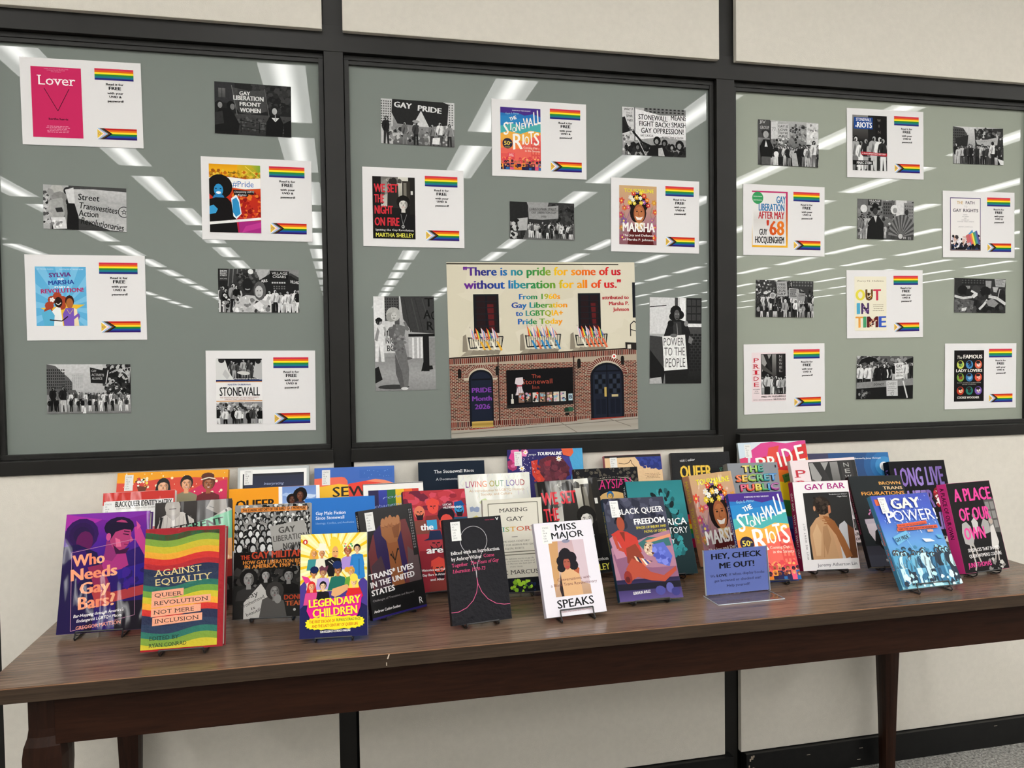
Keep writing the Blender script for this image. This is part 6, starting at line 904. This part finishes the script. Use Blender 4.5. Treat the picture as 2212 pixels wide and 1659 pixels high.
# ================================================================== the table
ZT = .740; TX0, TX1, TY0, TY1 = -.617, 1.737, -.689, -.064
T = empty('table', ((TX0+TX1)/2, (TY0+TY1)/2, 0), label='long dark walnut laminate table against the wall holding the book display', category='table')
T.rotation_euler.z = math.radians(-.24)
tx, ty = T.location.x, T.location.y
def tb(x0, x1, y0, y1, z0, z1): return MB().box(x0-tx, x1-tx, y0-ty, y1-ty, z0, z1)
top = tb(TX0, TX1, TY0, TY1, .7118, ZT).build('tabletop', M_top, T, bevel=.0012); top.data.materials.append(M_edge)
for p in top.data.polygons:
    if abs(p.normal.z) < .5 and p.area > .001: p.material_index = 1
tb(TX0+.001, TX1-.001, TY0-.0006, TY0+.0005, .7376, .7394).build('edge_line', M_line, top)
tb(TX0-.0006, TX0+.0005, TY0+.001, TY1, .7376, .7394).build('edge_line', M_line, top)
cm = tb(.074, .0765, TY0-.0008, TY0, .729, .7372); cm.v = [(x+(z-.73)*.35, y, z) for x, y, z in cm.v]; cm.build('chip', M_chip, top)
cm = tb(.072, .0735, TY0-.0008, TY0, .716, .722); cm.build('chip', M_chip, top)
ax0, ax1 = TX0+.062, TX1-.062
tb(ax0+.045, ax1-.045, -.664, -.642, .6225, .7118).build('apron', M_apron, T, bevel=.001)
tb(ax0+.045, ax1-.045, -.116, -.098, .6225, .7118).build('apron', M_apron, T)
tb(ax0+.004, ax0+.022, -.625, -.13, .6225, .7118).build('apron', M_apron, T)
tb(ax1-.022, ax1-.004, -.625, -.13, .6225, .7118).build('apron', M_apron, T)
def leg(cx, cy, sx, sy):
    sec = [(.7117, .052, 0), (.650, .052, 0), (.636, .056, .002), (.620, .067, .005), (.600, .072, .006), (.570, .072, .005), (.52, .066, .003), (.44, .058, 0), (.36, .052, 0), (.2, .043, 0), (.06, .037, 0), (0, .036, 0)]
    m = MB(); nn = 12
    for z, w2, off in sec:
        for q in range(nn):
            t0 = 2*PI*(q+.5)/nn; c, s = math.cos(t0), math.sin(t0); rr = (abs(c)**6+abs(s)**6)**(-1/6)*w2/2
            m.v.append((c*rr+off*sx*0, s*rr+off*sy*0, z))
    for i in range(len(sec)-1):
        for q in range(nn): r = (q+1) % nn; m.f.append((i*nn+q, i*nn+r, (i+1)*nn+r, (i+1)*nn+q))
    m.f += [tuple(range(nn)), tuple(range(len(m.v)-1, len(m.v)-nn-1, -1))]
    o = m.build('leg', M_leg, T); o.location = (cx-tx, cy-ty, 0)
leg(TX0+.085, TY0+.055, -1, -1); leg(TX1-.085, TY0+.055, 1, -1); leg(TX0+.082, TY1-.04, -1, 1); leg(TX1-.112, TY1-.04, 1, 1)

# ================================================================== flyers and photographs on the glass
FL = [ # key, art, x, z, tilt, cover rect(x0,y0,x1,y1 in %), label, curl
 (art_lover, -.627, 1.958, .447, (8.8, 10, 49.8, 91), 'white flyer with a plain crimson cover marked by a thin V shape'),
 (art_hashpride, -.210, 1.729, -.3, (7, 8.5, 53, 91), 'white flyer picturing a blue-faced woman with a big afro on an orange cover'),
 (art_sylvia, -.631, 1.468, 0, (8.2, 14, 50, 83), 'white flyer with a sky blue cover of two cartoon women hugging before a star'),
 (art_stonebook, -.211, 1.221, -.589, (9, 10, 50.5, 90), 'white flyer whose cover puts grey photos above and below a black title'),
 (art_fire, .204, 1.719, -.209, (9.5, 11.5, 51, 90), 'white flyer with bold red title words over a grey photo of a smiling woman'),
 (art_riots, .566, 1.924, -.159, (9, 10, 51, 91), 'white flyer with a purple, blue and orange cover in the centre window'),
 (art_marsha, .919, 1.716, -.537, (9, 10, 51, 90), 'white flyer showing a smiling face crowned with flowers under a yellow name'),
 (art_doc, 1.703, 1.964, .467, (7, 9.5, 51.5, 89.5), 'white flyer with a blue title box over a grey group photo'),
 (art_may68, 1.344, 1.713, -.195, (10.5, 9, 54, 88.5), 'white flyer with a pink-to-orange framed cover and a green dot'),
 (art_path, 2.056, 1.718, .408, (10, 10, 52, 89.5), 'white flyer with a thin-framed pale cover and small rainbow flag at its foot'),
 (art_outintime, 1.702, 1.457, .6, (10, 9.5, 51.5, 89), 'white flyer with a cream cover of large multicoloured block letters'),
 (art_pridebook, 1.344, 1.225, .318, (9.5, 12, 51, 82), 'white flyer with red letters stacked down the left of a dark street photo'),
 (art_lovers, 2.066, 1.220, -.235, (12.5, 10.5, 54, 88.5), 'white flyer with a black cover of nine round coloured portraits'),
]
FW, FH = .2794, .2159
def flyer(fn, x, z, tilt, rc, label, i):
    root = empty('flyer', (x, -.0025, z), label=label, category='flyer'); root.rotation_euler = (PI/2, 0, 0)
    root.rotation_euler = Matrix.Rotation(-math.radians(tilt), 3, 'Y').to_4x4().to_3x3().__matmul__(Matrix.Rotation(PI/2, 3, 'X')).to_euler()
    R = random.Random(i); m = MB(); N1, N2 = 10, 8
    dx = [R.uniform(-.0012, .0012) for _ in range(4)]
    for b in range(N2+1):
        for a_ in range(N1+1):
            u, v = a_/N1, b/N2; e = max(abs(u-.5), abs(v-.5))*2
            m.v.append(((u-.5)*FW, (v-.5)*FH, -.0002-max(0, e-.93)*R.uniform(0, .01)))
    for b in range(N2):
        for a_ in range(N1): q = b*(N1+1)+a_; m.f.append((q, q+1, q+N1+2, q+N1+1))
    m.build('paper', M_paper, root)
    def sub(x0, y0, x1, y1, z=.0002): return Art(FW*(x1-x0)/100, FH*(y1-y0)/100, FW*(x0/100-.5), FH*(.5-y1/100), z)
    a = sub(*rc); fn(a); a.mesh('cover_picture', M_ink, root)
    a = sub(61, 8.5, 93.6, 21.8)
    for j, c in enumerate(RB): a.r(0, j*100/6, 100, (j+1)*100/6, c)
    a.mesh('rainbow_strip', M_ink, root)
    a = sub(60, 22, 96, 50); K = '141416'
    for tx, x0, x1, y, cap, st in (('Read it for', 28, 69, 20.5, 8.6, 'x'), ('FREE', 34, 63, 39, 13, 'x'), ('with your', 31, 68, 57, 8.6, 'x'), ('UVID &', 35, 63.5, 72, 8.6, 'x'), ('password!', 31, 68.6, 90, 8.6, 'x')): a.t(tx, x0, x1, y, cap, K, st)
    a.mesh('lettering', M_ink, root)
    a = sub(61.6, 78, 94.8, 91); a.clip(0, 0, 100, 100)
    for j, c in enumerate(PR): a.r(0, j*100/6, 100, (j+1)*100/6, c)
    for q, c in ((38, '1a1a1c'), (32, '6a4426'), (27, '8fc4e4'), (22, 'f0b8c8'), (17, 'f4f2f2')): a.p([(0, -38*q/38+0), (0, 50-50*q/38-0), (q, 50), (0, 50+50*q/38)], c) if False else a.p([(0, 0), (max(0, q-22), 0), (q, 50), (max(0, q-22), 100), (0, 100)], c)
    a.p([(0, 10), (14, 50), (0, 90)], 'ecc440'); a.c(5, 50, 3.2, '7a3f8a', 12); a.c(5, 50, 2.2, 'ecc440', 12)
    a.mesh('progress_flag', M_ink, root)
for i, f in enumerate(FL): flyer(*f, i)

PH = [
 (ph_women, -.2152, 1.9653, -.0122, .1928, .1341, 'dark grey photograph of women beside a lettered banner hung between poles'),
 (ph_street, -.6281, 1.6943, -.0209, .1927, .1105, 'grey photograph of a crumpled pale banner with four stacked words'),
 (ph_village, -.2116, 1.4878, -.005, .2051, .1148, 'grey photograph of a big-haired person close up before a cigar shop'),
 (ph_alliance, -.6319, 1.2358, -.0143, .1958, .1252, 'grey photograph of marchers filling a wide street, low in the left window'),
 (ph_gaypride, .2193, 1.9531, -.0118, .2026, .122, 'grey photograph of people before a black banner with a white triangle'),
 (ph_smash, .9173, 1.9627, .0014, .2005, .1391, 'grey photograph of a large white hand-lettered banner above dark heads'),
 (ph_march1970, .571, 1.6926, -.0036, .1913, .1061, 'grey photograph of a banner over a crowd, mid centre window'),
 (ph_dancer, .172, 1.3445, .0057, .167, .2609, 'upright grey photograph of a striding dancer, left of the big poster'),
 (ph_power, .9806, 1.3455, -.0121, .167, .2578, 'upright grey photograph of a person holding a placard, right of the poster'),
 (ph_group, 1.359, 1.9498, -.0037, .2064, .1372, 'grey photograph of a young man in a dark jacket beside a placard crowd'),
 (ph_banner, 2.0524, 1.9749, .009, .1935, .1202, 'grey photograph of marchers seen from behind under two banners'),
 (ph_fan, 1.7041, 1.7255, -.0059, .2057, .1256, 'grey photograph of a person in a black hat beside a pleated fan'),
 (ph_signs, 1.3446, 1.4719, -.0158, .1976, .1136, 'grey photograph of a packed march with several hand-written signs'),
 (ph_arms, 2.062, 1.4852, -.0102, .1998, .1124, 'grey photograph of a close line of people with linked bare arms'),
 (ph_umbrella, 1.7015, 1.2218, -.0159, .2075, .1375, 'grey photograph of people behind a street barrier with a black umbrella'),
]
def onglass(fn, name, x, z, t, w, h, label, cat, edge):
    mw = Matrix.Translation((x, -.0012, z)) @ Matrix.Rotation(-t, 4, 'Y') @ Matrix.Rotation(PI/2, 4, 'X')
    o = MB().box(-w/2, w/2, -h/2, h/2, -.0004, 0).build(name, edge, label=label, category=cat); o.matrix_world = mw
    a = Art(w, h, None, -h/2, .0001); a.clip(0, 0, 100, 100); fn(a)
    a.mesh('printed_picture', M_photo if cat == 'photograph' else M_ink, o)
for fn, x, z, t, w, h, lb in PH: onglass(fn, 'photograph', x, z, t, w, h, lb, 'photograph', M_paper)
onglass(art_poster, 'poster', .5744, 1.327, .0138, .5597, .4953, 'large colour poster of a brick tavern front under a rainbow-coloured quotation', 'poster', M_paper)

# ================================================================== books on wire stands
FIT = {'bars': [-0.4921, -0.4585, -0.0639, 0.3133, 0.0073, 0.1665, 0.2418, 0.022],
 'equality': [-0.308, -0.6074, -0.0462, 0.2814, 0.0065, 0.1485, 0.2289, 0.03],
 'family': [-0.432, -0.149, -0.1786, 0.2717, 0.0167, 0.2759, 0.2862, 0.012],
 'identity': [-0.4801, -0.2349, 0.0065, 0.2925, 0.002, 0.1602, 0.25, 0.02],
 'suspenders': [-0.3341, -0.3483, 0.0743, 0.3717, 0.0019, 0.1658, 0.241, 0.022],
 'interpreting': [-0.1814, -0.1495, -0.0336, 0.2759, 0.0004, 0.1781, 0.2856, 0.02],
 'orange': [-0.1677, -0.2252, 0.0278, 0.2949, 0.0004, 0.2172, 0.2437, 0.02],
 'sewing': [0.0239, -0.1447, -0.0431, 0.2814, -0.0003, 0.2089, 0.2776, 0.01],
 'militants': [-0.158, -0.4517, -0.0894, 0.2274, 0.0037, 0.1612, 0.2404, 0.022],
 'bluefiction': [-0.0126, -0.2906, -0.0205, 0.2953, -0.0002, 0.1672, 0.222, 0.018],
 'framed': [0.1257, -0.2204, 0.0322, 0.2983, 0.0001, 0.1547, 0.2402, 0.018],
 'legendary': [-0.027, -0.6062, -0.0796, 0.2503, -0.0025, 0.1324, 0.2025, 0.02],
 'translives': [0.1137, -0.4885, 0.539, 0.2405, -0.0086, 0.1421, 0.2309, 0.012],
 'navy': [0.2821, -0.1498, -0.0571, 0.2757, 0.0005, 0.1804, 0.28, 0.018],
 'red': [0.2205, -0.3743, 0.1138, 0.4185, -0.0199, 0.156, 0.2438, 0.022],
 'loud': [0.3875, -0.22, -0.0336, 0.2854, 0.0016, 0.1921, 0.2512, 0.02],
 'tourmaline': [0.5448, -0.1448, -0.1031, 0.2706, 0.0003, 0.2148, 0.3053, 0.01],
 'making': [0.3889, -0.4185, -0.0524, 0.2201, 0.0117, 0.1426, 0.2177, 0.025],
 'come': [0.274, -0.5978, 0.1454, 0.3217, -0.0078, 0.1301, 0.2164, 0.018],
 'major': [0.4767, -0.6031, 0.0923, 0.4064, -0.0025, 0.1384, 0.2, 0.015],
 'fire': [0.5772, -0.3279, 0.1131, 0.359, 0.0125, 0.1692, 0.244, 0.022],
 'floral': [0.704, -0.2099, -0.0389, 0.2827, 0.0032, 0.1825, 0.2507, 0.02],
 'cloud': [0.8096, -0.1497, -0.0291, 0.2772, 0.0036, 0.1706, 0.276, 0.02],
 'queer': [1.0107, -0.1498, -0.1299, 0.2788, 0.0023, 0.1753, 0.2744, 0.022],
 'teal': [0.781, -0.3909, 0.0391, 0.4155, -0.0212, 0.158, 0.2408, 0.025],
 'freedom': [0.6686, -0.5512, 0.0624, 0.4798, -0.0242, 0.1557, 0.2382, 0.014],
 'marsha': [0.9867, -0.3099, 0.3017, 0.2867, 0.0078, 0.154, 0.2368, 0.028],
 'secret': [1.1246, -0.2451, -0.0951, 0.2919, -0.0037, 0.149, 0.2474, 0.035],
 'pride': [1.259, -0.1447, -0.0263, 0.2745, 0.0025, 0.2229, 0.2994, 0.012],
 'riots': [1.0038, -0.4957, -0.1315, 0.4853, 0.0201, 0.1415, 0.2213, 0.018],
 'photoriot': [1.3855, -0.2105, 0.0322, 0.2955, 0.0087, 0.2198, 0.2488, 0.018],
 'gaybar': [1.1986, -0.4446, -0.1248, 0.2681, 0.0052, 0.1503, 0.2243, 0.026],
 'night': [1.5014, -0.1452, -0.1665, 0.2959, 0.0009, 0.2566, 0.2565, 0.01],
 'longlive': [1.689, -0.2108, -0.1185, 0.2875, 0.0062, 0.1795, 0.2266, 0.03],
 'brown': [1.379, -0.4628, -0.1144, 0.4893, -0.0068, 0.1496, 0.2434, 0.018],
 'power': [1.3344, -0.629, 0.0431, 0.5021, -0.0019, 0.167, 0.226, 0.014],
 'place': [1.5573, -0.5561, 0.1203, 0.2694, -0.0026, 0.1481, 0.2211, 0.03]}
# key: art, finish, hard?, board/spine colour, spine text (text, colour, x0 frac), call-number label?, label text
BK = {
'bars': (bk_bars, 'jack', 1, '4a1a70', None, 0, 'glossy purple book with a bearded man and orange title words, first at the left end'),
'equality': (bk_equality, 'wrap', 1, '8a1a24', None, 0, 'book with wavy green, yellow, red and navy stripes and a dark red border'),
'family': (bk_family, 'gloss', 1, 'd8901c', None, 1, 'wide orange and red picture book of smiling illustrated faces in the back row'),
'identity': (bk_identity, 'jack', 1, 'd8d0cc', None, 1, 'white book with a red border and black title, behind the purple book'),
'suspenders': (bk_suspenders, 'jack', 1, '2a2625', None, 0, 'book with a grey photo of men in braces over mint and orange bands'),
'interpreting': (bk_interp, 'gloss', 1, 'aab0b0', None, 1, 'dark blue book with a pale grey border in the back row'),
'orange': (bk_orange, 'satin', 0, 'e89a24', None, 0, 'book half plain orange and half blue sky with two dark-haired figures'),
'sewing': (bk_sewing, 'gloss', 1, '3a66b8', None, 1, 'blue, coral and yellow picture book with thin black capitals in the back row'),
'militants': (bk_militants, 'jack', 1, 'b8b6b4', None, 0, 'book covered in black-and-white crowd photos with orange title lettering'),
'bluefiction': (bk_bluefic, 'satin', 1, '2f74c4', None, 0, 'plain bright blue book with small white lettering'),
'framed': (bk_framed, 'gloss', 1, '24211f', None, 0, 'white-bordered book with dark rainbow stripes covered in handwriting'),
'legendary': (bk_legendary, 'satin', 0, '24265c', None, 0, 'yellow and navy cartoon book crowded with glamorous performers, front row'),
'translives': (bk_trans, 'gloss', 1, '17151a', ("TRANS* LIVES IN THE UNITED STATES", 'e8e8e8', .03, .62), 1, 'black book showing a raised fist gripping a flag, turned to the right'),
'navy': (bk_navy, 'satin', 1, '101a28', None, 0, 'plain dark navy book with one small white serif title line'),
'red': (bk_red, 'satin', 1, '2a1418', None, 0, 'red book painted with overlapping bearded and capped men'),
'loud': (bk_loud, 'jack', 1, 'd8d8d0', None, 0, 'pale book with thin multicoloured capitals over faint line art'),
'tourmaline': (bk_tourm, 'wrap', 1, '2a2464', None, 1, 'painted purple and blue picture book with pink flowers and white daisies'),
'making': (bk_making, 'satin', 0, 'd0ccbe', None, 0, 'cream book with a thin grey frame and widely spaced serif title'),
'come': (bk_come, 'wrap', 1, '101014', None, 1, 'black plastic-wrapped book with one looping white-to-pink line'),
'major': (bk_major, 'satin', 0, 'c8c4d0', None, 1, 'white book with a centred photo of a woman with dark curls, front row'),
'fire': (art_fire, 'jack', 1, '131112', None, 0, 'black-and-white book with big red title words, standing behind the white front-row book'),
'floral': (bk_floral, 'satin', 0, '3a3630', None, 0, 'black book with dense tan flower ornament and pink script'),
'cloud': (bk_cloud, 'wrap', 1, 'b04a5a', None, 1, 'tan book with a drawn profile line and navy cloud shape'),
'queer': (bk_queer, 'wrap', 1, '17171a', None, 0, 'black wrinkled book with tall yellow capitals in the back row'),
'teal': (bk_teal, 'satin', 1, '1a3036', ("THROUGH THE PRISM", 'e8ecec', .04, .5), 0, 'dark teal book with a leafy floral head and white title'),
'freedom': (bk_freedom, 'satin', 0, '1f3a50', ("BLACK QUEER FREEDOM", 'c8b848', .12, .42), 1, 'book with a painting of a figure in red reclining on a pink sofa'),
'marsha': (art_marsha, 'jack', 1, 'c08a6a', ("MARSHA   TOURMALINE", 'd8c040', .05, .7), 0, 'glossy book with a flower-crowned smiling face, turned beside the teal book'),
'secret': (bk_secret, 'satin', 1, '7a7e84', None, 0, 'thick grey book with puffy rainbow block lettering'),
'pride': (bk_pride, 'gloss', 1, 'a8b0b0', None, 1, 'large picture book of painted rainbow bands, tallest in the back row'),
'riots': (art_riots, 'satin', 1, '2f4a9c', ("THE STONEWALL RIOTS", 'f0ece4', .12, .7), 0, 'purple, blue and orange book with white brush lettering and a round badge'),
'photoriot': (art_pridebook, 'gloss', 1, 'c8c4c4', None, 0, 'white book with red stacked letters beside a framed dark street photo'),
'gaybar': (bk_gaybar, 'satin', 1, 'a01c50', ("GAY BAR   WHY WE WENT OUT", 'f0e8ec', .12, .74), 0, 'white book showing a bare back with a hand on the neck'),
'night': (bk_night, 'gloss', 1, '1c3a60', None, 0, 'deep blue picture book with a glowing moon in the back row'),
'longlive': (bk_long, 'satin', 1, '111013', ("LONG LIVE", '8a6ab8', .1, .5), 0, 'black book with huge purple capitals near the right end'),
'brown': (bk_brown, 'satin', 0, '1e1a1e', ("BROWN TRANS FIGURATIONS", 'b04a6a', .14, .5), 0, 'dark grey book with a white van wheel and orange title'),
'power': (bk_power2, 'gloss', 0, '3a7a9c', ("GAY POWER!   THE STREETS", 'e8642c', .3, .5), 1, 'blue book with white title over a teal-tinted marching crowd, tilted in front'),
'place': (bk_place, 'satin', 1, 'e03c90', ("A PLACE OF OUR OWN", '1c1218', .04, .58), 0, 'black and hot pink book with a pink spine, last at the right end'),
}
FIN = {'jack': M_jack, 'wrap': M_wrap, 'gloss': M_gloss, 'satin': M_satin}
def book(key):
    fn, fin, hard, bc, sp, stick, label = BK[key]; x, y, yaw, lean, roll, w, h, t = FIT[key]
    z = ZT+.006+t*math.sin(lean)
    u = Vector((math.cos(yaw), math.sin(yaw), 0)); nh = Vector((-math.sin(yaw), math.cos(yaw), 0)); v = Vector((0, 0, 1))*math.cos(lean)+nh*math.sin(lean)
    u2 = u*math.cos(roll)+v*math.sin(roll); v2 = v*math.cos(roll)-u*math.sin(roll); n = u2.cross(v2)
    mw = Matrix(((u2.x, v2.x, n.x, x), (u2.y, v2.y, n.y, y), (u2.z, v2.z, n.z, z), (0, 0, 0, 1)))
    root = empty('book', mw=mw, label=label, category='book')
    bt = .0024 if hard else .0006; hw = w/2; q = .0022 if hard else .0008
    m = MB()                                   # cover: front board, rounded spine, back board in one wrapped shell
    prof = [(hw, 0), (hw, -bt), (-hw+bt, -bt), (-hw+bt, -t+bt), (hw, -t+bt), (hw, -t), (-hw+q, -t), (-hw, -t+q*1.4), (-hw, -q*1.4), (-hw+q*.8, 0)]
    m.v = [(px, yy, pz) for yy in (0, h) for px, pz in prof]; k = len(prof)
    m.f = [(i, (i+1) % k, k+(i+1) % k, k+i) for i in range(k)]
    for b in (0, k): m.f += [(b+9, b+0, b+1, b+2), (b+9, b+2, b+3, b+7), (b+9, b+7, b+8), (b+3, b+4, b+5, b+6), (b+3, b+6, b+7)]
    m.build('cover', plain(bc, .4), root)
    ov = .003 if hard else .0004
    MB().box(-hw+bt+.0003, hw-ov, ov, h-ov, -t+bt+.0002, -bt-.0002).build('pages', M_page, root)
    a = Art(w-.001, h-.0008, None, .0004, .00012); a.clip(0, 0, 100, 100); fn(a); zz = a.z+a.k*STEP
    a.mesh('cover_print', FIN[fin], root)
    if sp:
        a = Art(t-.003, h-.002, 0, .001, .0001); a.clip(0, 0, 100, 100); a.r(0, 0, 100, 100, bc); tx, col, f0, ln = sp
        a.t(tx, 28, 28+ln*h/(t-.003)*100, f0*100, (t-.003)/h*44, col, 'b', -90)
        o = a.mesh('spine_print', FIN[fin], root); o.matrix_local = Matrix(((0, 0, -1, -hw), (0, 1, 0, 0), (1, 0, 0, -t+.0015), (0, 0, 0, 1)))
    if stick:
        sw, sh = .021, .040; o0 = -hw+.016 if w < .2 else -hw+.020; dn = .006
        if key == 'identity': o0 = -hw+.003; dn = .022
        a = Art(sw, sh, o0, h-dn-sh, zz+.00008); a.r(0, 0, 100, 100, 'e6e6e4')
        for i, tx in enumerate(('STACKS', 'HQ', '76.8', '.U5', 'C36', '2019')): a.t(tx, 14, 14+len(tx)*11, 18+i*14.4, 8, '6a6a6c', 'n')
        a.mesh('call_number_label', M_satin, root, label='white call-number sticker')
    # its wire stand
    st = empty('book_stand', mw=Matrix.Translation((x, y, ZT)) @ Matrix.Rotation(yaw, 4, 'Z'), label=None, category='stand')
    st['label'] = SL[key]; g = w*.27; zb = z-ZT; sl, cl = math.sin(lean), math.cos(lean); r = .0016
    lip = key in ('major', 'power', 'bars')
    A0 = Vector((0, 0, zb)); B0 = Vector((0, t*cl, zb-t*sl)); V = Vector((0, sl, cl)); Nn = Vector((0, -cl, sl))
    up = {'power': .009, 'bars': .003}.get(key, .013) if lip else .0005
    gp = .0028+abs(roll)*g; f1 = A0+Nn*.0034+V*up; f2 = A0+Nn*.0034-V*gp; b1 = B0-Nn*.0036-V*gp; b2 = B0-Nn*.0036+V*min(h*.5, .105)
    m = MB()
    for s in (-1, 1):
        e = Vector((s*g, 0, 0)); foot = Vector((s*g, f2.y+(-.004 if lip else .012), .0018))
        m.tube([f1+e, f2+e, b1+e, b2+e], r, 5)
        m.tube([f2+e, Vector((s*g, f2.y-(.006 if lip else -.004), max(.004, f2.z*.5))), foot, Vector((s*g, b1.y+.02, .0018))], r, 5)
    m.tube([f1+Vector((-g, 0, 0)), f1+Vector((g, 0, 0))], r, 5); m.tube([b2+Vector((-g, 0, 0)), b2+Vector((g, 0, 0))], r, 5)
    m.build('cradle', M_wire, st)
    m = MB(); back = max(min(b1.y+.04, -.068-y), b1.y+.012)
    m.tube([b2+Vector((-g*.5, .004, 0)), Vector((-g*.5, back, .0018)), Vector((g*.5, back, .0018)), b2+Vector((g*.5, .004, 0))], r, 5)
    m.build('rear_leg', M_wire, st)
SL = {'bars': 'black wire stand under the glossy purple book at the left end', 'equality': 'black wire stand under the wavy striped red-bordered book', 'family': 'black wire stand under the orange picture book of smiling faces', 'identity': 'black wire stand under the white red-bordered book', 'suspenders': 'black wire stand under the grey book of men in braces', 'interpreting': 'black wire stand under the pale-bordered dark blue back-row book', 'orange': 'black wire stand under the half orange, half sky book', 'sewing': 'black wire stand under the blue and coral picture book', 'militants': 'black wire stand under the black-and-white crowd photo book', 'bluefiction': 'black wire stand under the plain bright blue book', 'framed': 'black wire stand under the white-bordered rainbow stripe book', 'legendary': 'black wire stand under the yellow and navy cartoon book', 'translives': 'black wire stand under the black raised-fist book', 'navy': 'black wire stand under the plain navy book', 'red': 'black wire stand under the red book of painted men', 'loud': 'black wire stand under the pale book with thin multicoloured capitals', 'tourmaline': 'black wire stand under the painted flower and daisy picture book', 'making': 'black wire stand under the cream thin-framed book', 'come': 'black wire stand under the black book with a looping line', 'major': 'black wire stand under the white front-row book of a dark-curled woman', 'fire': 'black wire stand under the big red title book', 'floral': 'black wire stand under the black flower-ornament book', 'cloud': 'black wire stand under the tan and navy cloud book', 'queer': 'black wire stand under the black wrinkled yellow-title book', 'teal': 'black wire stand under the dark teal leafy-head book', 'freedom': 'black wire stand under the reclining figure on pink sofa book', 'marsha': 'black wire stand under the flower-crowned smiling face book', 'secret': 'black wire stand under the thick grey rainbow-letter book', 'pride': 'black wire stand under the large rainbow-band picture book', 'riots': 'black wire stand under the white brush lettering book with round badge', 'photoriot': 'black wire stand under the stacked red letter street photo book', 'gaybar': 'black wire stand under the white bare back book', 'night': 'black wire stand under the deep blue moon picture book', 'longlive': 'black wire stand under the huge purple capitals book', 'brown': 'black wire stand under the dark grey van wheel book', 'power': 'black wire stand under the blue tilted marching crowd book', 'place': 'black wire stand under the pink-spined book at the right end'}
for key in BK: book(key)

# ================================================================== the small sign in its acrylic holder
S = empty('sign_holder', (.8925, -.5255, ZT), label='clear acrylic holder with a periwinkle blue card inviting people to take books', category='sign')
S.rotation_euler.z = math.radians(1.2)
lean = math.radians(8); W2 = .0825
MB().box(-W2-.002, W2, -.064, .006, .0, .0025).build('base', M_acr, S, bevel=.0008)
def tilt(o, dy=0): o.matrix_local = Matrix.Translation((.002, dy, .0028)) @ Matrix.Rotation(PI/2-lean, 4, 'X'); return o
PHH = .1035
M_ed = mat('polished_acrylic_edge', (.62, .68, .74), .2, spec=.6)
MB().box(-W2-.002, W2, -.0645, -.064, .0004, .0021).build('polished_edge', M_ed, S); MB().box(-W2-.0024, -W2-.002, -.064, .006, .0004, .0021).build('polished_edge', M_ed, S); MB().box(W2, W2+.0004, -.064, .006, .0004, .0021).build('polished_edge', M_ed, S)
tilt(MB().box(-W2-.0004, -W2, 0, PHH, -.003, .0026).build('polished_edge', M_ed, S)); tilt(MB().box(W2, W2+.0004, 0, PHH, -.003, .0026).build('polished_edge', M_ed, S))
tilt(MB().box(-W2, W2, 0, PHH, .0008, .0026).build('front_sheet', M_acr, S, bevel=.0006))
tilt(MB().box(-W2, W2, 0, PHH, -.0030, -.0012).build('back_sheet', M_acr, S, bevel=.0006))
c = tilt(MB().box(-W2+.002, W2-.002, .001, PHH-.001, -.0008, .0).build('card', plain('7f8cc8', .7), S))
a = Art(2*W2-.005, PHH-.003, None, .0015, .0001); a.r(0, 0, 100, 100, '7480c0'); K = '17171e'
a.t('HEY, CHECK', 10, 92, 21, 12.5, K, 'x'); a.t('ME OUT!', 22, 80, 43, 12.5, K, 'x')
a.t('We', 7, 15, 62, 5.6, '2c2c44', 's'); a.t('LOVE', 17, 34, 61.6, 5.8, K, 'x'); a.t('it when display books', 37, 95, 60.4, 5.6, '2c2c44', 's'); a.t('get browsed or checked out!', 13, 89, 73, 5.6, '2c2c44', 's'); a.t('Help yourself!', 32, 70, 85.5, 5.6, '2c2c44', 's')
tilt(a.mesh('card_lettering', M_ink, S))
